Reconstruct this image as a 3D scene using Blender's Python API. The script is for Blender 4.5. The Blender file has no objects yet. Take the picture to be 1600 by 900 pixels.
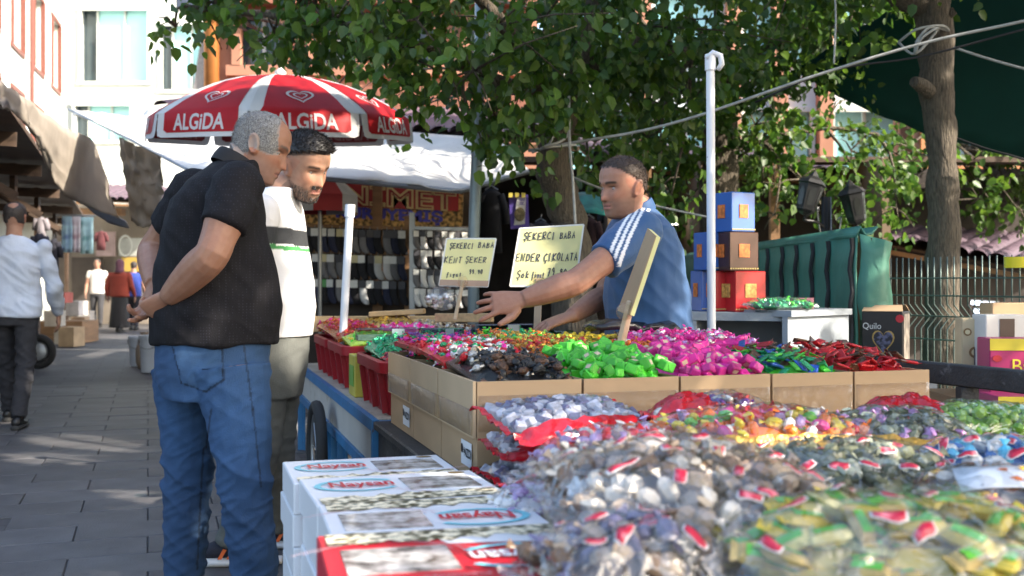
import bpy, bmesh, math, random
import numpy as np
from mathutils import Vector, Matrix, Euler, noise
random.seed(11); np.random.seed(11)
R = math.radians
scene = bpy.context.scene
COL = scene.collection
# ------------------------------------------------------------------ camera
F, HY, CH = 1700.0, 440.0, 1.13            # focal length in photo pixels, horizon row, camera height
cam_data = bpy.data.cameras.new('camera')
cam = bpy.data.objects.new('camera', cam_data); COL.objects.link(cam)
cam.location = (0, 0, CH); cam.rotation_euler = (R(90), 0, 0)
cam_data.sensor_width = 36; cam_data.lens = F / 1600 * 36
cam_data.shift_y = -(450 - HY) / 1600
cam_data.clip_start = .05; cam_data.clip_end = 500
cam_data.dof.use_dof = True; cam_data.dof.focus_distance = 4.0; cam_data.dof.aperture_fstop = 3.8
scene.camera = cam
# ------------------------------------------------------------------ sky, sun, exposure
SUN_DIR = Vector((.86, -.40, .62)).normalized()   # towards the sun
world = bpy.data.worlds.new('World'); scene.world = world; world.use_nodes = True
wn = world.node_tree.nodes; wl = world.node_tree.links
sky = wn.new('ShaderNodeTexSky'); sky.sky_type = 'NISHITA'; sky.sun_disc = False
sky.sun_elevation = math.asin(SUN_DIR.z); sky.sun_rotation = math.atan2(SUN_DIR.x, SUN_DIR.y)
sky.air_density = 1.2; sky.dust_density = 2.5; sky.ozone_density = 1.0
wn['Background'].inputs['Strength'].default_value = .15
wl.new(sky.outputs[0], wn['Background'].inputs['Color'])
sun_data = bpy.data.lights.new('sun', 'SUN'); sun_data.energy = 3.7; sun_data.angle = R(.55); sun_data.color = (1, .9, .76)
sun = bpy.data.objects.new('sun', sun_data); COL.objects.link(sun)
sun.rotation_euler = (-SUN_DIR).to_track_quat('-Z', 'Y').to_euler(); sun.location = (20, -8, 16)
vs = scene.view_settings
vs.view_transform = 'Standard'; vs.look = 'None'; vs.gamma = 1; vs.use_curve_mapping = False; vs.exposure = 1.78
scene.cycles.use_adaptive_sampling = True; scene.cycles.use_denoising = True
scene.cycles.max_bounces = 8; scene.cycles.transparent_max_bounces = 12; scene.cycles.sample_clamp_indirect = 6
scene.cycles.caustics_reflective = False; scene.cycles.caustics_refractive = False

def P(px, py, d):                                   # photo pixel at a distance -> place in the world
    return Vector(((px - 800) / F * d, d, CH - (py - HY) / F * d))
TH = R(16.5); TO = Vector((-.0988, 3.0, 0)); TZ = .574
TU = Vector((math.cos(TH), math.sin(TH), 0)); TV = Vector((-math.sin(TH), math.cos(TH), 0))
def T(u, v, z): return TO + TU * u + TV * v + Vector((0, 0, z))     # stall coordinates
# ------------------------------------------------------------------ materials
MATS = {}
def mat(name, col, rough=.6, var=.12, scale=6., bump=0., bscale=60., metal=0., col2=None, trans=0., rand=0., attr=None,
        coat=0., alpha=1., spec=.5, stretch=(1, 1, 1), emit=0., detail=4., thresh=None, sheen=0., bdist=.01, stain=None):
    if name in MATS: return MATS[name]
    m = bpy.data.materials.new(name); m.use_nodes = True; MATS[name] = m
    nt = m.node_tree; n = nt.nodes; l = nt.links; b = n['Principled BSDF']
    tc = n.new('ShaderNodeTexCoord'); mp = n.new('ShaderNodeMapping'); l.new(tc.outputs['Object'], mp.inputs['Vector'])
    mp.inputs['Scale'].default_value = stretch
    ns = n.new('ShaderNodeTexNoise'); ns.inputs['Scale'].default_value = scale; ns.inputs['Detail'].default_value = detail
    l.new(mp.outputs[0], ns.inputs['Vector'])
    c1 = tuple(max(0, c * (1 - var)) for c in col) + (1,)
    c2 = tuple(min(1, c * (1 + var)) for c in (col2 or col)) + (1,)
    rp = n.new('ShaderNodeValToRGB'); e = rp.color_ramp.elements
    e[0].color = c1; e[1].color = c2
    e[0].position, e[1].position = thresh or (.3, .7)
    l.new(ns.outputs[0], rp.inputs[0]); out = rp.outputs[0]
    if attr:
        at = n.new('ShaderNodeAttribute'); at.attribute_name = attr
        mx = n.new('ShaderNodeMix'); mx.data_type = 'RGBA'; mx.blend_type = 'MULTIPLY'; mx.inputs[0].default_value = 1
        l.new(at.outputs['Color'], mx.inputs[6]); l.new(out, mx.inputs[7]); out = mx.outputs[2]
    if stain:                                       # worn or dirty blotches with a shape of their own
        n3 = n.new('ShaderNodeTexNoise'); n3.inputs['Scale'].default_value = stain[1]; n3.inputs['Detail'].default_value = 8
        n3.inputs['Roughness'].default_value = .7; l.new(tc.outputs['Object'], n3.inputs['Vector'])
        r3 = n.new('ShaderNodeValToRGB'); r3.color_ramp.elements[0].position = stain[2]; r3.color_ramp.elements[1].position = stain[2] + .08
        l.new(n3.outputs[0], r3.inputs[0])
        mx = n.new('ShaderNodeMix'); mx.data_type = 'RGBA'; l.new(r3.outputs[0], mx.inputs[0])
        l.new(out, mx.inputs[6]); mx.inputs[7].default_value = tuple(stain[0]) + (1,); out = mx.outputs[2]
    if rand:
        oi = n.new('ShaderNodeObjectInfo'); hs = n.new('ShaderNodeHueSaturation')
        mr = n.new('ShaderNodeMapRange'); mr.inputs[3].default_value = 1 - rand; mr.inputs[4].default_value = 1 + rand
        l.new(oi.outputs['Random'], mr.inputs[0]); l.new(mr.outputs[0], hs.inputs['Value']); l.new(out, hs.inputs['Color']); out = hs.outputs[0]
    l.new(out, b.inputs['Base Color'])
    b.inputs['Roughness'].default_value = rough; b.inputs['Metallic'].default_value = metal
    b.inputs['Specular IOR Level'].default_value = spec
    if coat: b.inputs['Coat Weight'].default_value = coat; b.inputs['Coat Roughness'].default_value = .12
    if sheen: b.inputs['Sheen Weight'].default_value = sheen
    if alpha < 1: b.inputs['Alpha'].default_value = alpha
    if emit:
        b.inputs['Emission Strength'].default_value = emit; b.inputs['Emission Color'].default_value = tuple(col) + (1,)
    if bump:
        n2 = n.new('ShaderNodeTexNoise'); n2.inputs['Scale'].default_value = bscale; n2.inputs['Detail'].default_value = 6
        l.new(mp.outputs[0], n2.inputs['Vector'])
        bp = n.new('ShaderNodeBump'); bp.inputs['Strength'].default_value = bump; bp.inputs['Distance'].default_value = bdist
        l.new(n2.outputs[0], bp.inputs['Height']); l.new(bp.outputs[0], b.inputs['Normal'])
    if trans:                                       # thin cloth or leaf: part of the light passes through
        tr = n.new('ShaderNodeBsdfTranslucent'); l.new(out, tr.inputs['Color'])
        ms = n.new('ShaderNodeMixShader'); ms.inputs[0].default_value = trans
        l.new(b.outputs[0], ms.inputs[1]); l.new(tr.outputs[0], ms.inputs[2])
        l.new(ms.outputs[0], n['Material Output'].inputs['Surface'])
    return m
def film(name, tint=(1, 1, 1), gloss=.12, rough=.09, bump=.5, bscale=26., haze=0.):
    if name in MATS: return MATS[name]
    m = bpy.data.materials.new(name); m.use_nodes = True; MATS[name] = m
    nt = m.node_tree; n = nt.nodes; l = nt.links; n.remove(n['Principled BSDF'])
    tr = n.new('ShaderNodeBsdfTransparent'); tr.inputs[0].default_value = tuple(tint) + (1,)
    gl = n.new('ShaderNodeBsdfGlossy'); gl.inputs['Roughness'].default_value = rough
    tc = n.new('ShaderNodeTexCoord'); ns = n.new('ShaderNodeTexNoise'); ns.inputs['Scale'].default_value = bscale
    ns.inputs['Detail'].default_value = 3; ns.inputs['Distortion'].default_value = 1.2
    l.new(tc.outputs['Object'], ns.inputs['Vector'])
    bp = n.new('ShaderNodeBump'); bp.inputs['Strength'].default_value = bump; bp.inputs['Distance'].default_value = .02
    l.new(ns.outputs[0], bp.inputs['Height']); l.new(bp.outputs[0], gl.inputs['Normal'])
    lw = n.new('ShaderNodeLayerWeight'); fr = n.new('ShaderNodeMath'); fr.operation = 'POWER'; fr.inputs[1].default_value = 4; l.new(lw.outputs['Facing'], fr.inputs[0])
    fm = n.new('ShaderNodeMath'); fm.operation = 'MULTIPLY'; fm.inputs[1].default_value = .55; l.new(fr.outputs[0], fm.inputs[0])
    ad = n.new('ShaderNodeMath'); ad.operation = 'ADD'; ad.use_clamp = True; ad.inputs[1].default_value = gloss
    l.new(fm.outputs[0], ad.inputs[0])
    ms = n.new('ShaderNodeMixShader'); l.new(ad.outputs[0], ms.inputs[0])
    if haze:
        df = n.new('ShaderNodeBsdfDiffuse'); df.inputs[0].default_value = (.85, .85, .85, 1); m2 = n.new('ShaderNodeMixShader'); m2.inputs[0].default_value = haze
        l.new(tr.outputs[0], m2.inputs[1]); l.new(df.outputs[0], m2.inputs[2]); l.new(m2.outputs[0], ms.inputs[1])
    else: l.new(tr.outputs[0], ms.inputs[1])
    l.new(gl.outputs[0], ms.inputs[2]); l.new(ms.outputs[0], n['Material Output'].inputs['Surface'])
    return m
# ------------------------------------------------------------------ objects
def W(o):
    m = o.matrix_basis.copy()
    while o.parent: o = o.parent; m = o.matrix_basis @ m
    return m
def tag(o, label=None, cat=None, group=None, kind=None):
    if label: o['label'] = label
    if cat: o['category'] = cat
    if group: o['group'] = group
    if kind: o['kind'] = kind
    return o
def thing(name, label, cat, loc=(0, 0, 0), rz=0., group=None):
    o = bpy.data.objects.new(name, None); COL.objects.link(o); o.empty_display_size = .05
    o.location = loc; o.rotation_euler = (0, 0, rz)
    return tag(o, label, cat, group)
class MB:                                           # collects shapes, becomes one mesh
    def __init__(s): s.v = []; s.f = []; s.m = []
    def add(s, vs, fs, mi=0):
        k = len(s.v); s.v.extend([tuple(v) for v in vs]); s.f.extend([tuple(i + k for i in f) for f in fs]); s.m.extend([mi] * len(fs)); return s
    def box(s, c, d, rz=0., mi=0, M=None, bev=0.):
        hx, hy, hz = d[0] / 2, d[1] / 2, d[2] / 2; m = (Matrix.Translation(Vector(c)) @ Matrix.Rotation(rz, 4, 'Z')) if M is None else M
        if bev:
            b = min(bev, hx * .9, hy * .9, hz * .9); vs = []; idx = {}
            for sx in (-1, 1):
                for sy in (-1, 1):
                    for sz in (-1, 1):
                        for ax in range(3):
                            p = [sx * (hx - b), sy * (hy - b), sz * (hz - b)]; p[ax] += (sx, sy, sz)[ax] * b
                            idx[(sx, sy, sz, ax)] = len(vs); vs.append(m @ Vector(p))
            fs = []
            S = (-1, 1)
            for ax in range(3):
                for q in S:
                    o1, o2 = [a for a in range(3) if a != ax]; loop = []
                    for (a, bq) in ((-1, -1), (1, -1), (1, 1), (-1, 1)):
                        k = [0, 0, 0]; k[ax] = q; k[o1] = a; k[o2] = bq; loop.append(idx[(k[0], k[1], k[2], ax)])
                    fs.append(loop)
            for ax in range(3):
                o1, o2 = [a for a in range(3) if a != ax]
                for a in S:
                    for bq in S:
                        k0 = [0, 0, 0]; k0[o1] = a; k0[o2] = bq; k1 = list(k0); k0[ax] = -1; k1[ax] = 1
                        fs.append([idx[(*k0, o1)], idx[(*k1, o1)], idx[(*k1, o2)], idx[(*k0, o2)]])
            for a in S:
                for bq in S:
                    for c_ in S: fs.append([idx[(a, bq, c_, 0)], idx[(a, bq, c_, 1)], idx[(a, bq, c_, 2)]])
            return s.add(vs, fs, mi)
        vs = [m @ Vector((x, y, z)) for x in (-hx, hx) for y in (-hy, hy) for z in (-hz, hz)]
        return s.add(vs, [(0, 1, 3, 2), (4, 6, 7, 5), (0, 4, 5, 1), (2, 3, 7, 6), (0, 2, 6, 4), (1, 5, 7, 3)], mi)
    def beam(s, a, b, w, h=None, mi=0, up=Vector((0, 0, 1)), bev=0.):   # rectangular bar between two points
        a, b = Vector(a), Vector(b); h = h or w; d = b - a; L = d.length; z = d / L
        if abs(z.dot(up)) > .98: up = Vector((0, 1, 0))
        x = up.cross(z).normalized(); y = z.cross(x); m = Matrix((x, y, z)).transposed().to_4x4(); m.translation = (a + b) / 2
        return s.box((0, 0, 0), (w, h, L), M=m, mi=mi, bev=bev)
    def tube(s, pts, rad, n=8, mi=0, cap=True, close=False):
        pts = [Vector(p) for p in pts]; k = len(pts)
        if not hasattr(rad, '__len__'): rad = [rad] * k
        ref = None; vs = []; fs = []
        for i, p in enumerate(pts):
            if close: t = pts[(i + 1) % k] - pts[i - 1]
            else: t = pts[min(i + 1, k - 1)] - pts[max(i - 1, 0)]
            if t.length < 1e-9: t = Vector((0, 0, 1))
            t.normalize()
            if ref is None: ref = Vector((0, 0, 1)) if abs(t.z) < .9 else Vector((1, 0, 0))
            x = (ref - t * ref.dot(t)).normalized(); y = t.cross(x); ref = x
            for j in range(n):
                a = 2 * math.pi * j / n; vs.append(p + (x * math.cos(a) + y * math.sin(a)) * rad[i])
        for i in range(k if close else k - 1):
            for j in range(n):
                i2 = (i + 1) % k
                fs.append((i * n + j, i * n + (j + 1) % n, i2 * n + (j + 1) % n, i2 * n + j))
        if cap and not close: fs += [tuple(range(n))[::-1], tuple((k - 1) * n + j for j in range(n))]
        return s.add(vs, fs, mi)
    def loft(s, rings, cap=True, mi=0, closed=True):          # rings: lists of points, equal counts
        n = len(rings[0]); vs = [p for r in rings for p in r]; fs = []
        for i in range(len(rings) - 1):
            for j in range(n if closed else n - 1): fs.append((i * n + j, i * n + (j + 1) % n, (i + 1) * n + (j + 1) % n, (i + 1) * n + j))
        if cap and closed: fs += [tuple(range(n))[::-1], tuple((len(rings) - 1) * n + j for j in range(n))]
        return s.add(vs, fs, mi)
    def lathe(s, prof, c=(0, 0, 0), n=16, mi=0, cap=True, M=None):
        c = Vector(c); M = M or Matrix.Identity(4)
        return s.loft([[c + (M @ Vector((r * math.cos(2 * math.pi * j / n), r * math.sin(2 * math.pi * j / n), z))) for j in range(n)] for r, z in prof], cap, mi)
    def ball(s, c, r, n=10, m=6, mi=0, M=None):
        r = r if hasattr(r, '__len__') else (r, r, r); c = Vector(c)
        rings = []
        for i in range(m + 1):
            a = -math.pi / 2 + math.pi * (i * .96 + .02 * m) / m
            rings.append([c + ((M or Matrix.Identity(3)) @ Vector((r[0] * math.cos(a) * math.cos(2 * math.pi * j / n), r[1] * math.cos(a) * math.sin(2 * math.pi * j / n), r[2] * math.sin(a)))) for j in range(n)])
        return s.loft(rings, True, mi)
    def prism(s, poly, off, mi=0):                  # polygon (3D points, flat) extruded by a vector
        off = Vector(off); n = len(poly); vs = [Vector(p) for p in poly] + [Vector(p) + off for p in poly]
        return s.add(vs, [tuple(range(n))[::-1], tuple(range(n, 2 * n))] + [(i, (i + 1) % n, (i + 1) % n + n, i + n) for i in range(n)], mi)
    def sheet(s, rows, th=.004, mi=0):              # grid of points, given a thickness
        nr, nc = len(rows), len(rows[0]); g = [[Vector(p) for p in r] for r in rows]
        def nrm(i, j):
            a = g[min(i + 1, nr - 1)][j] - g[max(i - 1, 0)][j]; b = g[i][min(j + 1, nc - 1)] - g[i][max(j - 1, 0)]
            k = a.cross(b); return k.normalized() if k.length > 1e-12 else Vector((0, 0, 1))
        A = [g[i][j] for i in range(nr) for j in range(nc)]; B = [g[i][j] - nrm(i, j) * th for i in range(nr) for j in range(nc)]
        k = nr * nc; q = lambda i, j: i * nc + j; fs = []
        for i in range(nr - 1):
            for j in range(nc - 1):
                fs += [(q(i, j), q(i, j + 1), q(i + 1, j + 1), q(i + 1, j)), (k + q(i, j), k + q(i + 1, j), k + q(i + 1, j + 1), k + q(i, j + 1))]
        for j in range(nc - 1):
            fs += [(q(0, j), k + q(0, j), k + q(0, j + 1), q(0, j + 1)), (q(nr - 1, j), q(nr - 1, j + 1), k + q(nr - 1, j + 1), k + q(nr - 1, j))]
        for i in range(nr - 1):
            fs += [(q(i, 0), q(i + 1, 0), k + q(i + 1, 0), k + q(i, 0)), (q(i, nc - 1), k + q(i, nc - 1), k + q(i + 1, nc - 1), q(i + 1, nc - 1))]
        return s.add(A + B, fs, mi)
    def build(s, name, mats, parent=None, smooth=False, label=None, cat=None, group=None, kind=None, fix=True, col=None, base=None):
        v = np.array(s.v, dtype=np.float64)
        if parent is not None:
            mi = np.array(W(parent).inverted()); v = v @ mi[:3, :3].T + mi[:3, 3]; loc = None
        else:
            loc = base if base is not None else (float((v[:, 0].min() + v[:, 0].max()) / 2), float((v[:, 1].min() + v[:, 1].max()) / 2), float(v[:, 2].min()))
            v = v - np.array(loc)
        me = bpy.data.meshes.new(name); me.from_pydata(v.tolist(), [], s.f)
        mats = mats if isinstance(mats, (list, tuple)) else [mats]
        for m in mats: me.materials.append(m)
        if len(mats) > 1: me.polygons.foreach_set('material_index', s.m)
        if fix:
            bm = bmesh.new(); bm.from_mesh(me); bmesh.ops.recalc_face_normals(bm, faces=bm.faces); bm.to_mesh(me); bm.free()
        if smooth is True: me.polygons.foreach_set('use_smooth', [True] * len(me.polygons))
        elif smooth: me.polygons.foreach_set('use_smooth', [True] * len(me.polygons)); me.set_sharp_from_angle(angle=R(smooth))
        if col is not None:
            ca = me.color_attributes.new('Col', 'FLOAT_COLOR', 'POINT'); ca.data.foreach_set('color', np.concatenate([col, np.ones((len(col), 1))], 1).astype(np.float32).ravel())
        o = bpy.data.objects.new(name, me); COL.objects.link(o)
        if parent is not None: o.parent = parent
        else: o.location = loc
        return tag(o, label, cat, group, kind)
def kids(o): return [c for c in COL.objects if c.parent == o]
_kid_cache = {}
def copy_tree(o, loc=None, rot=None, parent=None, label=None, group=None, scale=None):
    if o.name not in _kid_cache: _kid_cache[o.name] = kids(o)
    c = o.copy(); COL.objects.link(c); c.parent = parent
    if loc is not None: c.location = loc
    if rot is not None: c.rotation_euler = rot
    if scale is not None: c.scale = (scale,) * 3 if not hasattr(scale, '__len__') else scale
    if label: c['label'] = label
    if group: c['group'] = group
    for ch in _kid_cache[o.name]: copy_tree(ch, parent=c)
    return c
def text_mesh(txt, size=1., bold=0., extrude=0., shear=0.):     # flat lettering: (verts Nx3 centred, faces)
    cu = bpy.data.curves.new('t', 'FONT'); cu.body = txt; cu.size = size; cu.align_x = 'CENTER'; cu.align_y = 'CENTER'
    cu.offset = bold; cu.extrude = extrude; cu.shear = shear; cu.resolution_u = 3; cu.fill_mode = 'FRONT' if not extrude else 'BOTH'
    o = bpy.data.objects.new('t', cu); COL.objects.link(o)
    dg = bpy.context.evaluated_depsgraph_get(); me = o.evaluated_get(dg).to_mesh()
    v = np.array([p.co[:] for p in me.vertices]); f = [tuple(p.vertices) for p in me.polygons]
    bpy.data.objects.remove(o); bpy.data.curves.remove(cu); return v, f
def put_text(mb, txt, org, ux, uy, size, mi=0, bold=0., off=.002, fit=None, shear=0.):
    v, f = text_mesh(txt, size, bold, shear=shear); org, ux, uy = Vector(org), Vector(ux).normalized(), Vector(uy).normalized(); n = ux.cross(uy)
    s = fit / (v[:, 0].max() - v[:, 0].min()) if fit else 1.
    return mb.add([org + ux * (p[0] * s) + uy * p[1] + n * off for p in v], f, mi)
def N3(p, s, o=0.): return noise.noise(Vector(p) * s + Vector((o, o * 1.7, -o)))
def lerp(a, b, t): return a + (b - a) * t
def interp_poly(pts, n):                            # resample a polyline evenly by index (Catmull-Rom)
    pts = [Vector(p) for p in pts]; out = []; k = len(pts) - 1
    for i in range(n):
        t = i / (n - 1) * k; a = min(int(t), k - 1); f = t - a
        p0, p1, p2, p3 = pts[max(a - 1, 0)], pts[a], pts[a + 1], pts[min(a + 2, k)]
        out.append(.5 * ((2 * p1) + (p2 - p0) * f + (2 * p0 - 5 * p1 + 4 * p2 - p3) * f * f + (3 * p1 - p0 - 3 * p2 + p3) * f ** 3))
    return out
# ================================================================== the setting
def ground_material():
    m = mat('paving_ground', (.085, .082, .084), rough=.7, var=.3, scale=1.3, bump=.25, bscale=90, stain=((.07, .068, .07), 2.2, .57))
    nt = m.node_tree; n = nt.nodes; l = nt.links; b = n['Principled BSDF']
    src = b.inputs['Base Color'].links[0].from_socket
    tc = n.new('ShaderNodeTexCoord'); mp = n.new('ShaderNodeMapping'); mp.inputs['Rotation'].default_value = (0, 0, R(-18.5))
    l.new(tc.outputs['Object'], mp.inputs[0])
    br = n.new('ShaderNodeTexBrick'); br.inputs['Scale'].default_value = 1; br.inputs['Mortar Size'].default_value = .008
    br.inputs['Brick Width'].default_value = .62; br.inputs['Row Height'].default_value = .31
    br.inputs['Color1'].default_value = (1, 1, 1, 1); br.inputs['Color2'].default_value = (.78, .78, .8, 1); br.inputs['Mortar'].default_value = (.45, .43, .42, 1)
    l.new(mp.outputs[0], br.inputs['Vector'])
    mx = n.new('ShaderNodeMix'); mx.data_type = 'RGBA'; mx.blend_type = 'MULTIPLY'; mx.inputs[0].default_value = 1
    l.new(src, mx.inputs[6]); l.new(br.outputs[0], mx.inputs[7]); l.new(mx.outputs[2], b.inputs['Base Color'])
    return m
SA = R(18.5); SD = Vector((-math.sin(SA), math.cos(SA), 0)); SW = Vector((math.cos(SA), math.sin(SA), 0))
g = MB(); g.add([(-150, -60, -.012), (150, -60, -.012), (150, 220, -.012), (-150, 220, -.012)], [(0, 1, 2, 3)])
ground = g.build('ground', ground_material(), kind='structure', fix=False, base=(0, 0, 0))
ground['label'] = 'dark grey paved market street with worn slabs'
slab_mat = mat('slab_stone', (.088, .086, .09), rough=.62, var=.22, scale=5, bump=.3, bscale=120, rand=.16, stain=((.07, .068, .07), 9, .58))
sl = MB(); sl.box((0, 0, -.016), (.616, .306, .032), bev=.004)
slab0 = None; cands = []
for r in range(-4, 40):
    for c in range(-20, 12):
        s = 3.4 + r * .31; w = c * .62 + (r % 2) * .31
        p = SW * w + SD * s
        if p.y < 2.4 or p.y > 12: continue
        px = 800 + F * p.x / p.y
        if -90 < px < 520 and HY + CH * F / p.y < 980: cands.append((p.y, p))
cands.sort(key=lambda t: t[0])
for i, (d, p) in enumerate(cands[:300]):
    o = sl.build('paving_slab', slab_mat, ground) if slab0 is None else slab0.copy()
    if slab0 is None: slab0 = o
    else: COL.objects.link(o)
    o.parent = ground; o.location = (p.x, p.y, random.uniform(-.003, .002)); o.rotation_euler = (random.gauss(0, .004), random.gauss(0, .004), SA)

white_wall = mat('pale_render_wall', (.62, .65, .62), rough=.85, var=.05, scale=1.2, bump=.1, bscale=30, stain=((.5, .5, .46), 1.1, .62))
brown_frame = mat('red_brown_frame', (.17, .055, .04), rough=.5, var=.1)
cyan_glass = mat('pale_cyan_blind', (.4, .78, .8), rough=.25, var=.06, scale=.8, coat=.4)
dark_glass = mat('dark_glass', (.05, .07, .08), rough=.08, var=.2, scale=1.5)
terracotta = mat('terracotta_wall', (.4, .19, .12), rough=.8, var=.12, scale=1.5, bump=.15, bscale=25)
purple_tile = mat('purple_roof_tile', (.1, .065, .09), rough=.6, var=.2, scale=9, bump=.2)
wood_dark = mat('dark_wood', (.075, .045, .028), rough=.7, var=.3, scale=3, stretch=(1, 1, 8), bump=.3)
wood_brown = mat('brown_wood', (.24, .13, .06), rough=.6, var=.25, scale=3, stretch=(1, 1, 6), bump=.2)
steel = mat('grey_steel', (.3, .31, .32), rough=.4, metal=.8, var=.15)
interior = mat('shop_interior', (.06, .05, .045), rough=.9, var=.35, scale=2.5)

def facade_frame(p0, p1):                          # p0 -> p1 along the foot of a wall; returns placing function
    p0, p1 = Vector(p0), Vector(p1); d = (p1 - p0); L = d.length; d.normalize(); n = Vector((d.y, -d.x, 0))
    return (lambda s, z, o=0.: p0 + d * s + Vector((0, 0, z)) + n * o), L, d, n
def wall_with_holes(mb, at, L, z0, z1, holes, th, mi=0):      # a wall panel cut by rectangular openings, given thickness
    xs = sorted({0, L, *[h[0] for h in holes], *[h[1] for h in holes]}); zs = sorted({z0, z1, *[h[2] for h in holes], *[h[3] for h in holes]})
    for i in range(len(xs) - 1):
        for j in range(len(zs) - 1):
            cx, cz = (xs[i] + xs[i + 1]) / 2, (zs[j] + zs[j + 1]) / 2
            if any(h[0] < cx < h[1] and h[2] < cz < h[3] for h in holes): continue
            q = [at(xs[i], zs[j]), at(xs[i + 1], zs[j]), at(xs[i + 1], zs[j + 1]), at(xs[i], zs[j + 1])]
            mb.add(q, [(0, 1, 2, 3)], mi)
    for (a, b, c, d) in holes:                     # reveals
        for (s1, z1_, s2, z2_) in ((a, c, b, c), (b, c, b, d), (b, d, a, d), (a, d, a, c)):
            mb.add([at(s1, z1_), at(s2, z2_), at(s2, z2_, -th), at(s1, z1_, -th)], [(0, 1, 2, 3)], mi)
def window(par, at, d, h, frame_m, pane_m, fw=.12, proud=.05, mull=1, inset=.2, pane2=None):
    a, b, z0, z1 = h
    f = MB()
    for (s1, z1_, s2, z2_) in ((a - fw, z0, b + fw, z0), (a - fw, z1, b + fw, z1)): f.beam(at(s1, z1_, proud / 2), at(s2, z2_, proud / 2), proud + .02, fw)
    for s_ in (a, b): f.beam(at(s_, z0 + fw / 2, proud / 2), at(s_, z1 - fw / 2, proud / 2), fw * .98, proud + .016, up=d)
    w = f.build('window', frame_m, par)
    n = mull + 1
    for k in range(n):
        cut = [i / n for i in range(n + 1)]
        if pane2: cut = [0, .22, .62, 1][:n + 1] if n == 3 else cut
        sa, sb = lerp(a, b, cut[k]) + .03, lerp(a, b, cut[k + 1]) - .03
        q = MB(); q.box((0, 0, 0), (1, 1, 1), M=Matrix.Identity(4)) if False else None
        q.prism([at(sa, z0, -inset), at(sb, z0, -inset), at(sb, z1, -inset), at(sa, z1, -inset)], at(0, 0, -inset - .03) - at(0, 0, -inset))
        q.build('pane', pane2 if (pane2 and k == 0) else pane_m, w)
        if k:
            q = MB(); s_ = lerp(a, b, cut[k]); q.beam(at(s_, z0, -inset + .03), at(s_, z1, -inset + .03), .07, .05, up=d); q.build('mullion', white_wall, w)

# pale building that closes the street, seen between the awnings
b1 = thing('pale_building', 'pale overexposed building with cyan blinds closing the end of the street', 'building', P(215, 440, 31).xy.to_3d())
at, L, d, n = facade_frame(P(100, 440, 31).xy.to_3d(), P(352, 440, 31).xy.to_3d())
def pr(px, D=31): return (px - 100) / F * D
def pz(py, D=31): return CH + (HY - py) / F * D
holes = [(pr(126), pr(233), pz(130), pz(14)), (pr(251), pr(326), pz(143), pz(38)), (pr(116), pr(206), pz(222), pz(163)), (pr(251), pr(326), pz(232), pz(175)),
         (pr(126), pr(233), pz(-20), pz(-140)), (pr(251), pr(326), pz(-10), pz(-125))]
m = MB(); wall_with_holes(m, at, L, 0, 14, holes, .25)
m.prism([at(0, 0, -.6), at(L, 0, -.6), at(L, 14, -.6), at(0, 14, -.6)], n * -.2); m.build('wall', white_wall, b1)
for h in holes: window(b1, at, d, h, white_wall, cyan_glass, fw=.1, mull=2, pane2=dark_glass)
m = MB(); m.prism([at(pr(300), pz(140), -.12), at(pr(322), pz(140), -.12), at(pr(323), pz(55), -.12), at(pr(314), pz(48), -.12)], n * .03)
m.build('curtain', mat('grey_curtain', (.16, .15, .16), var=.4, scale=12, stretch=(6, 1, 1)), b1)
for z_ in (14.1, 3.9):
    m = MB(); m.beam(at(0, z_, .05), at(L, z_, .05), .22, .22); m.build('cornice', white_wall, b1)
# white building along the left side of the street
b2 = thing('white_building', 'white building with red-brown window frames along the left of the street', 'building', (-9, 20, 0))
q0, q1 = P(-110, 440, 17.5).xy.to_3d(), P(99, 440, 30.7).xy.to_3d()
at, L, d, n = facade_frame(q0, q1)
holes = [(s_, s_ + 1.3, z_, z_ + 1.9) for s_ in (1.2, 3.8, 6.4, 9.0, 11.6) for z_ in (3.5, 6.3, 9.1) if s_ + 1.3 < L - .3]
m = MB(); wall_with_holes(m, at, L, 0, 13, holes, .3); m.prism([at(0, 0, -.5), at(L, 0, -.5), at(L, 13, -.5), at(0, 13, -.5)], n * -.2); m.build('wall', white_wall, b2)
for h in holes: window(b2, at, d, h, brown_frame, white_wall, fw=.1, proud=.03, mull=1)
for s_ in (3.2, 8.4):
    m = MB(); m.tube([at(s_, 3.0, .08), at(s_, 13, .08)], .05, 8); m.build('downpipe', brown_frame, b2)
# terracotta building behind the tree
b3 = thing('terracotta_building', 'terracotta building with brown ledges behind the umbrella and leaves', 'building', (-3, 17, 0))
D3 = 17
at, L, d, n = facade_frame(P(322, 440, D3).xy.to_3d(), P(840, 440, D3).xy.to_3d())
pr = lambda px: (px - 322) / F * D3
pz = lambda py: CH + (HY - py) / F * D3
holes = [(pr(x), pr(x) + .75, z_, z_ + 1.0) for x in (372, 490, 610, 730) for z_ in (pz(112), pz(-60), pz(-230))]
m = MB(); wall_with_holes(m, at, L, 2.2, 9.2, holes, .3); m.prism([at(0, 2.2, -.5), at(L, 2.2, -.5), at(L, 9.2, -.5), at(0, 9.2, -.5)], n * -.3); m.build('wall', terracotta, b3)
for h in holes: window(b3, at, d, h, terracotta, dark_glass, fw=.16, proud=.12, mull=1)
for z_ in (pz(112) - .55, pz(-60) - .5, pz(-230) - .5):
    m = MB(); m.beam(at(.3, z_, .2), at(L, z_, .2), .4, .5); m.build('ledge', mat('brown_ledge', (.26, .1, .06), rough=.7, var=.15), b3)
m = MB(); m.tube([at(.12, 2.3, .12), at(.12, 9, .12)], .12, 12); m.build('drainpipe', mat('copper_pipe', (.5, .2, .06), rough=.35, metal=.5), b3, smooth=True)
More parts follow.
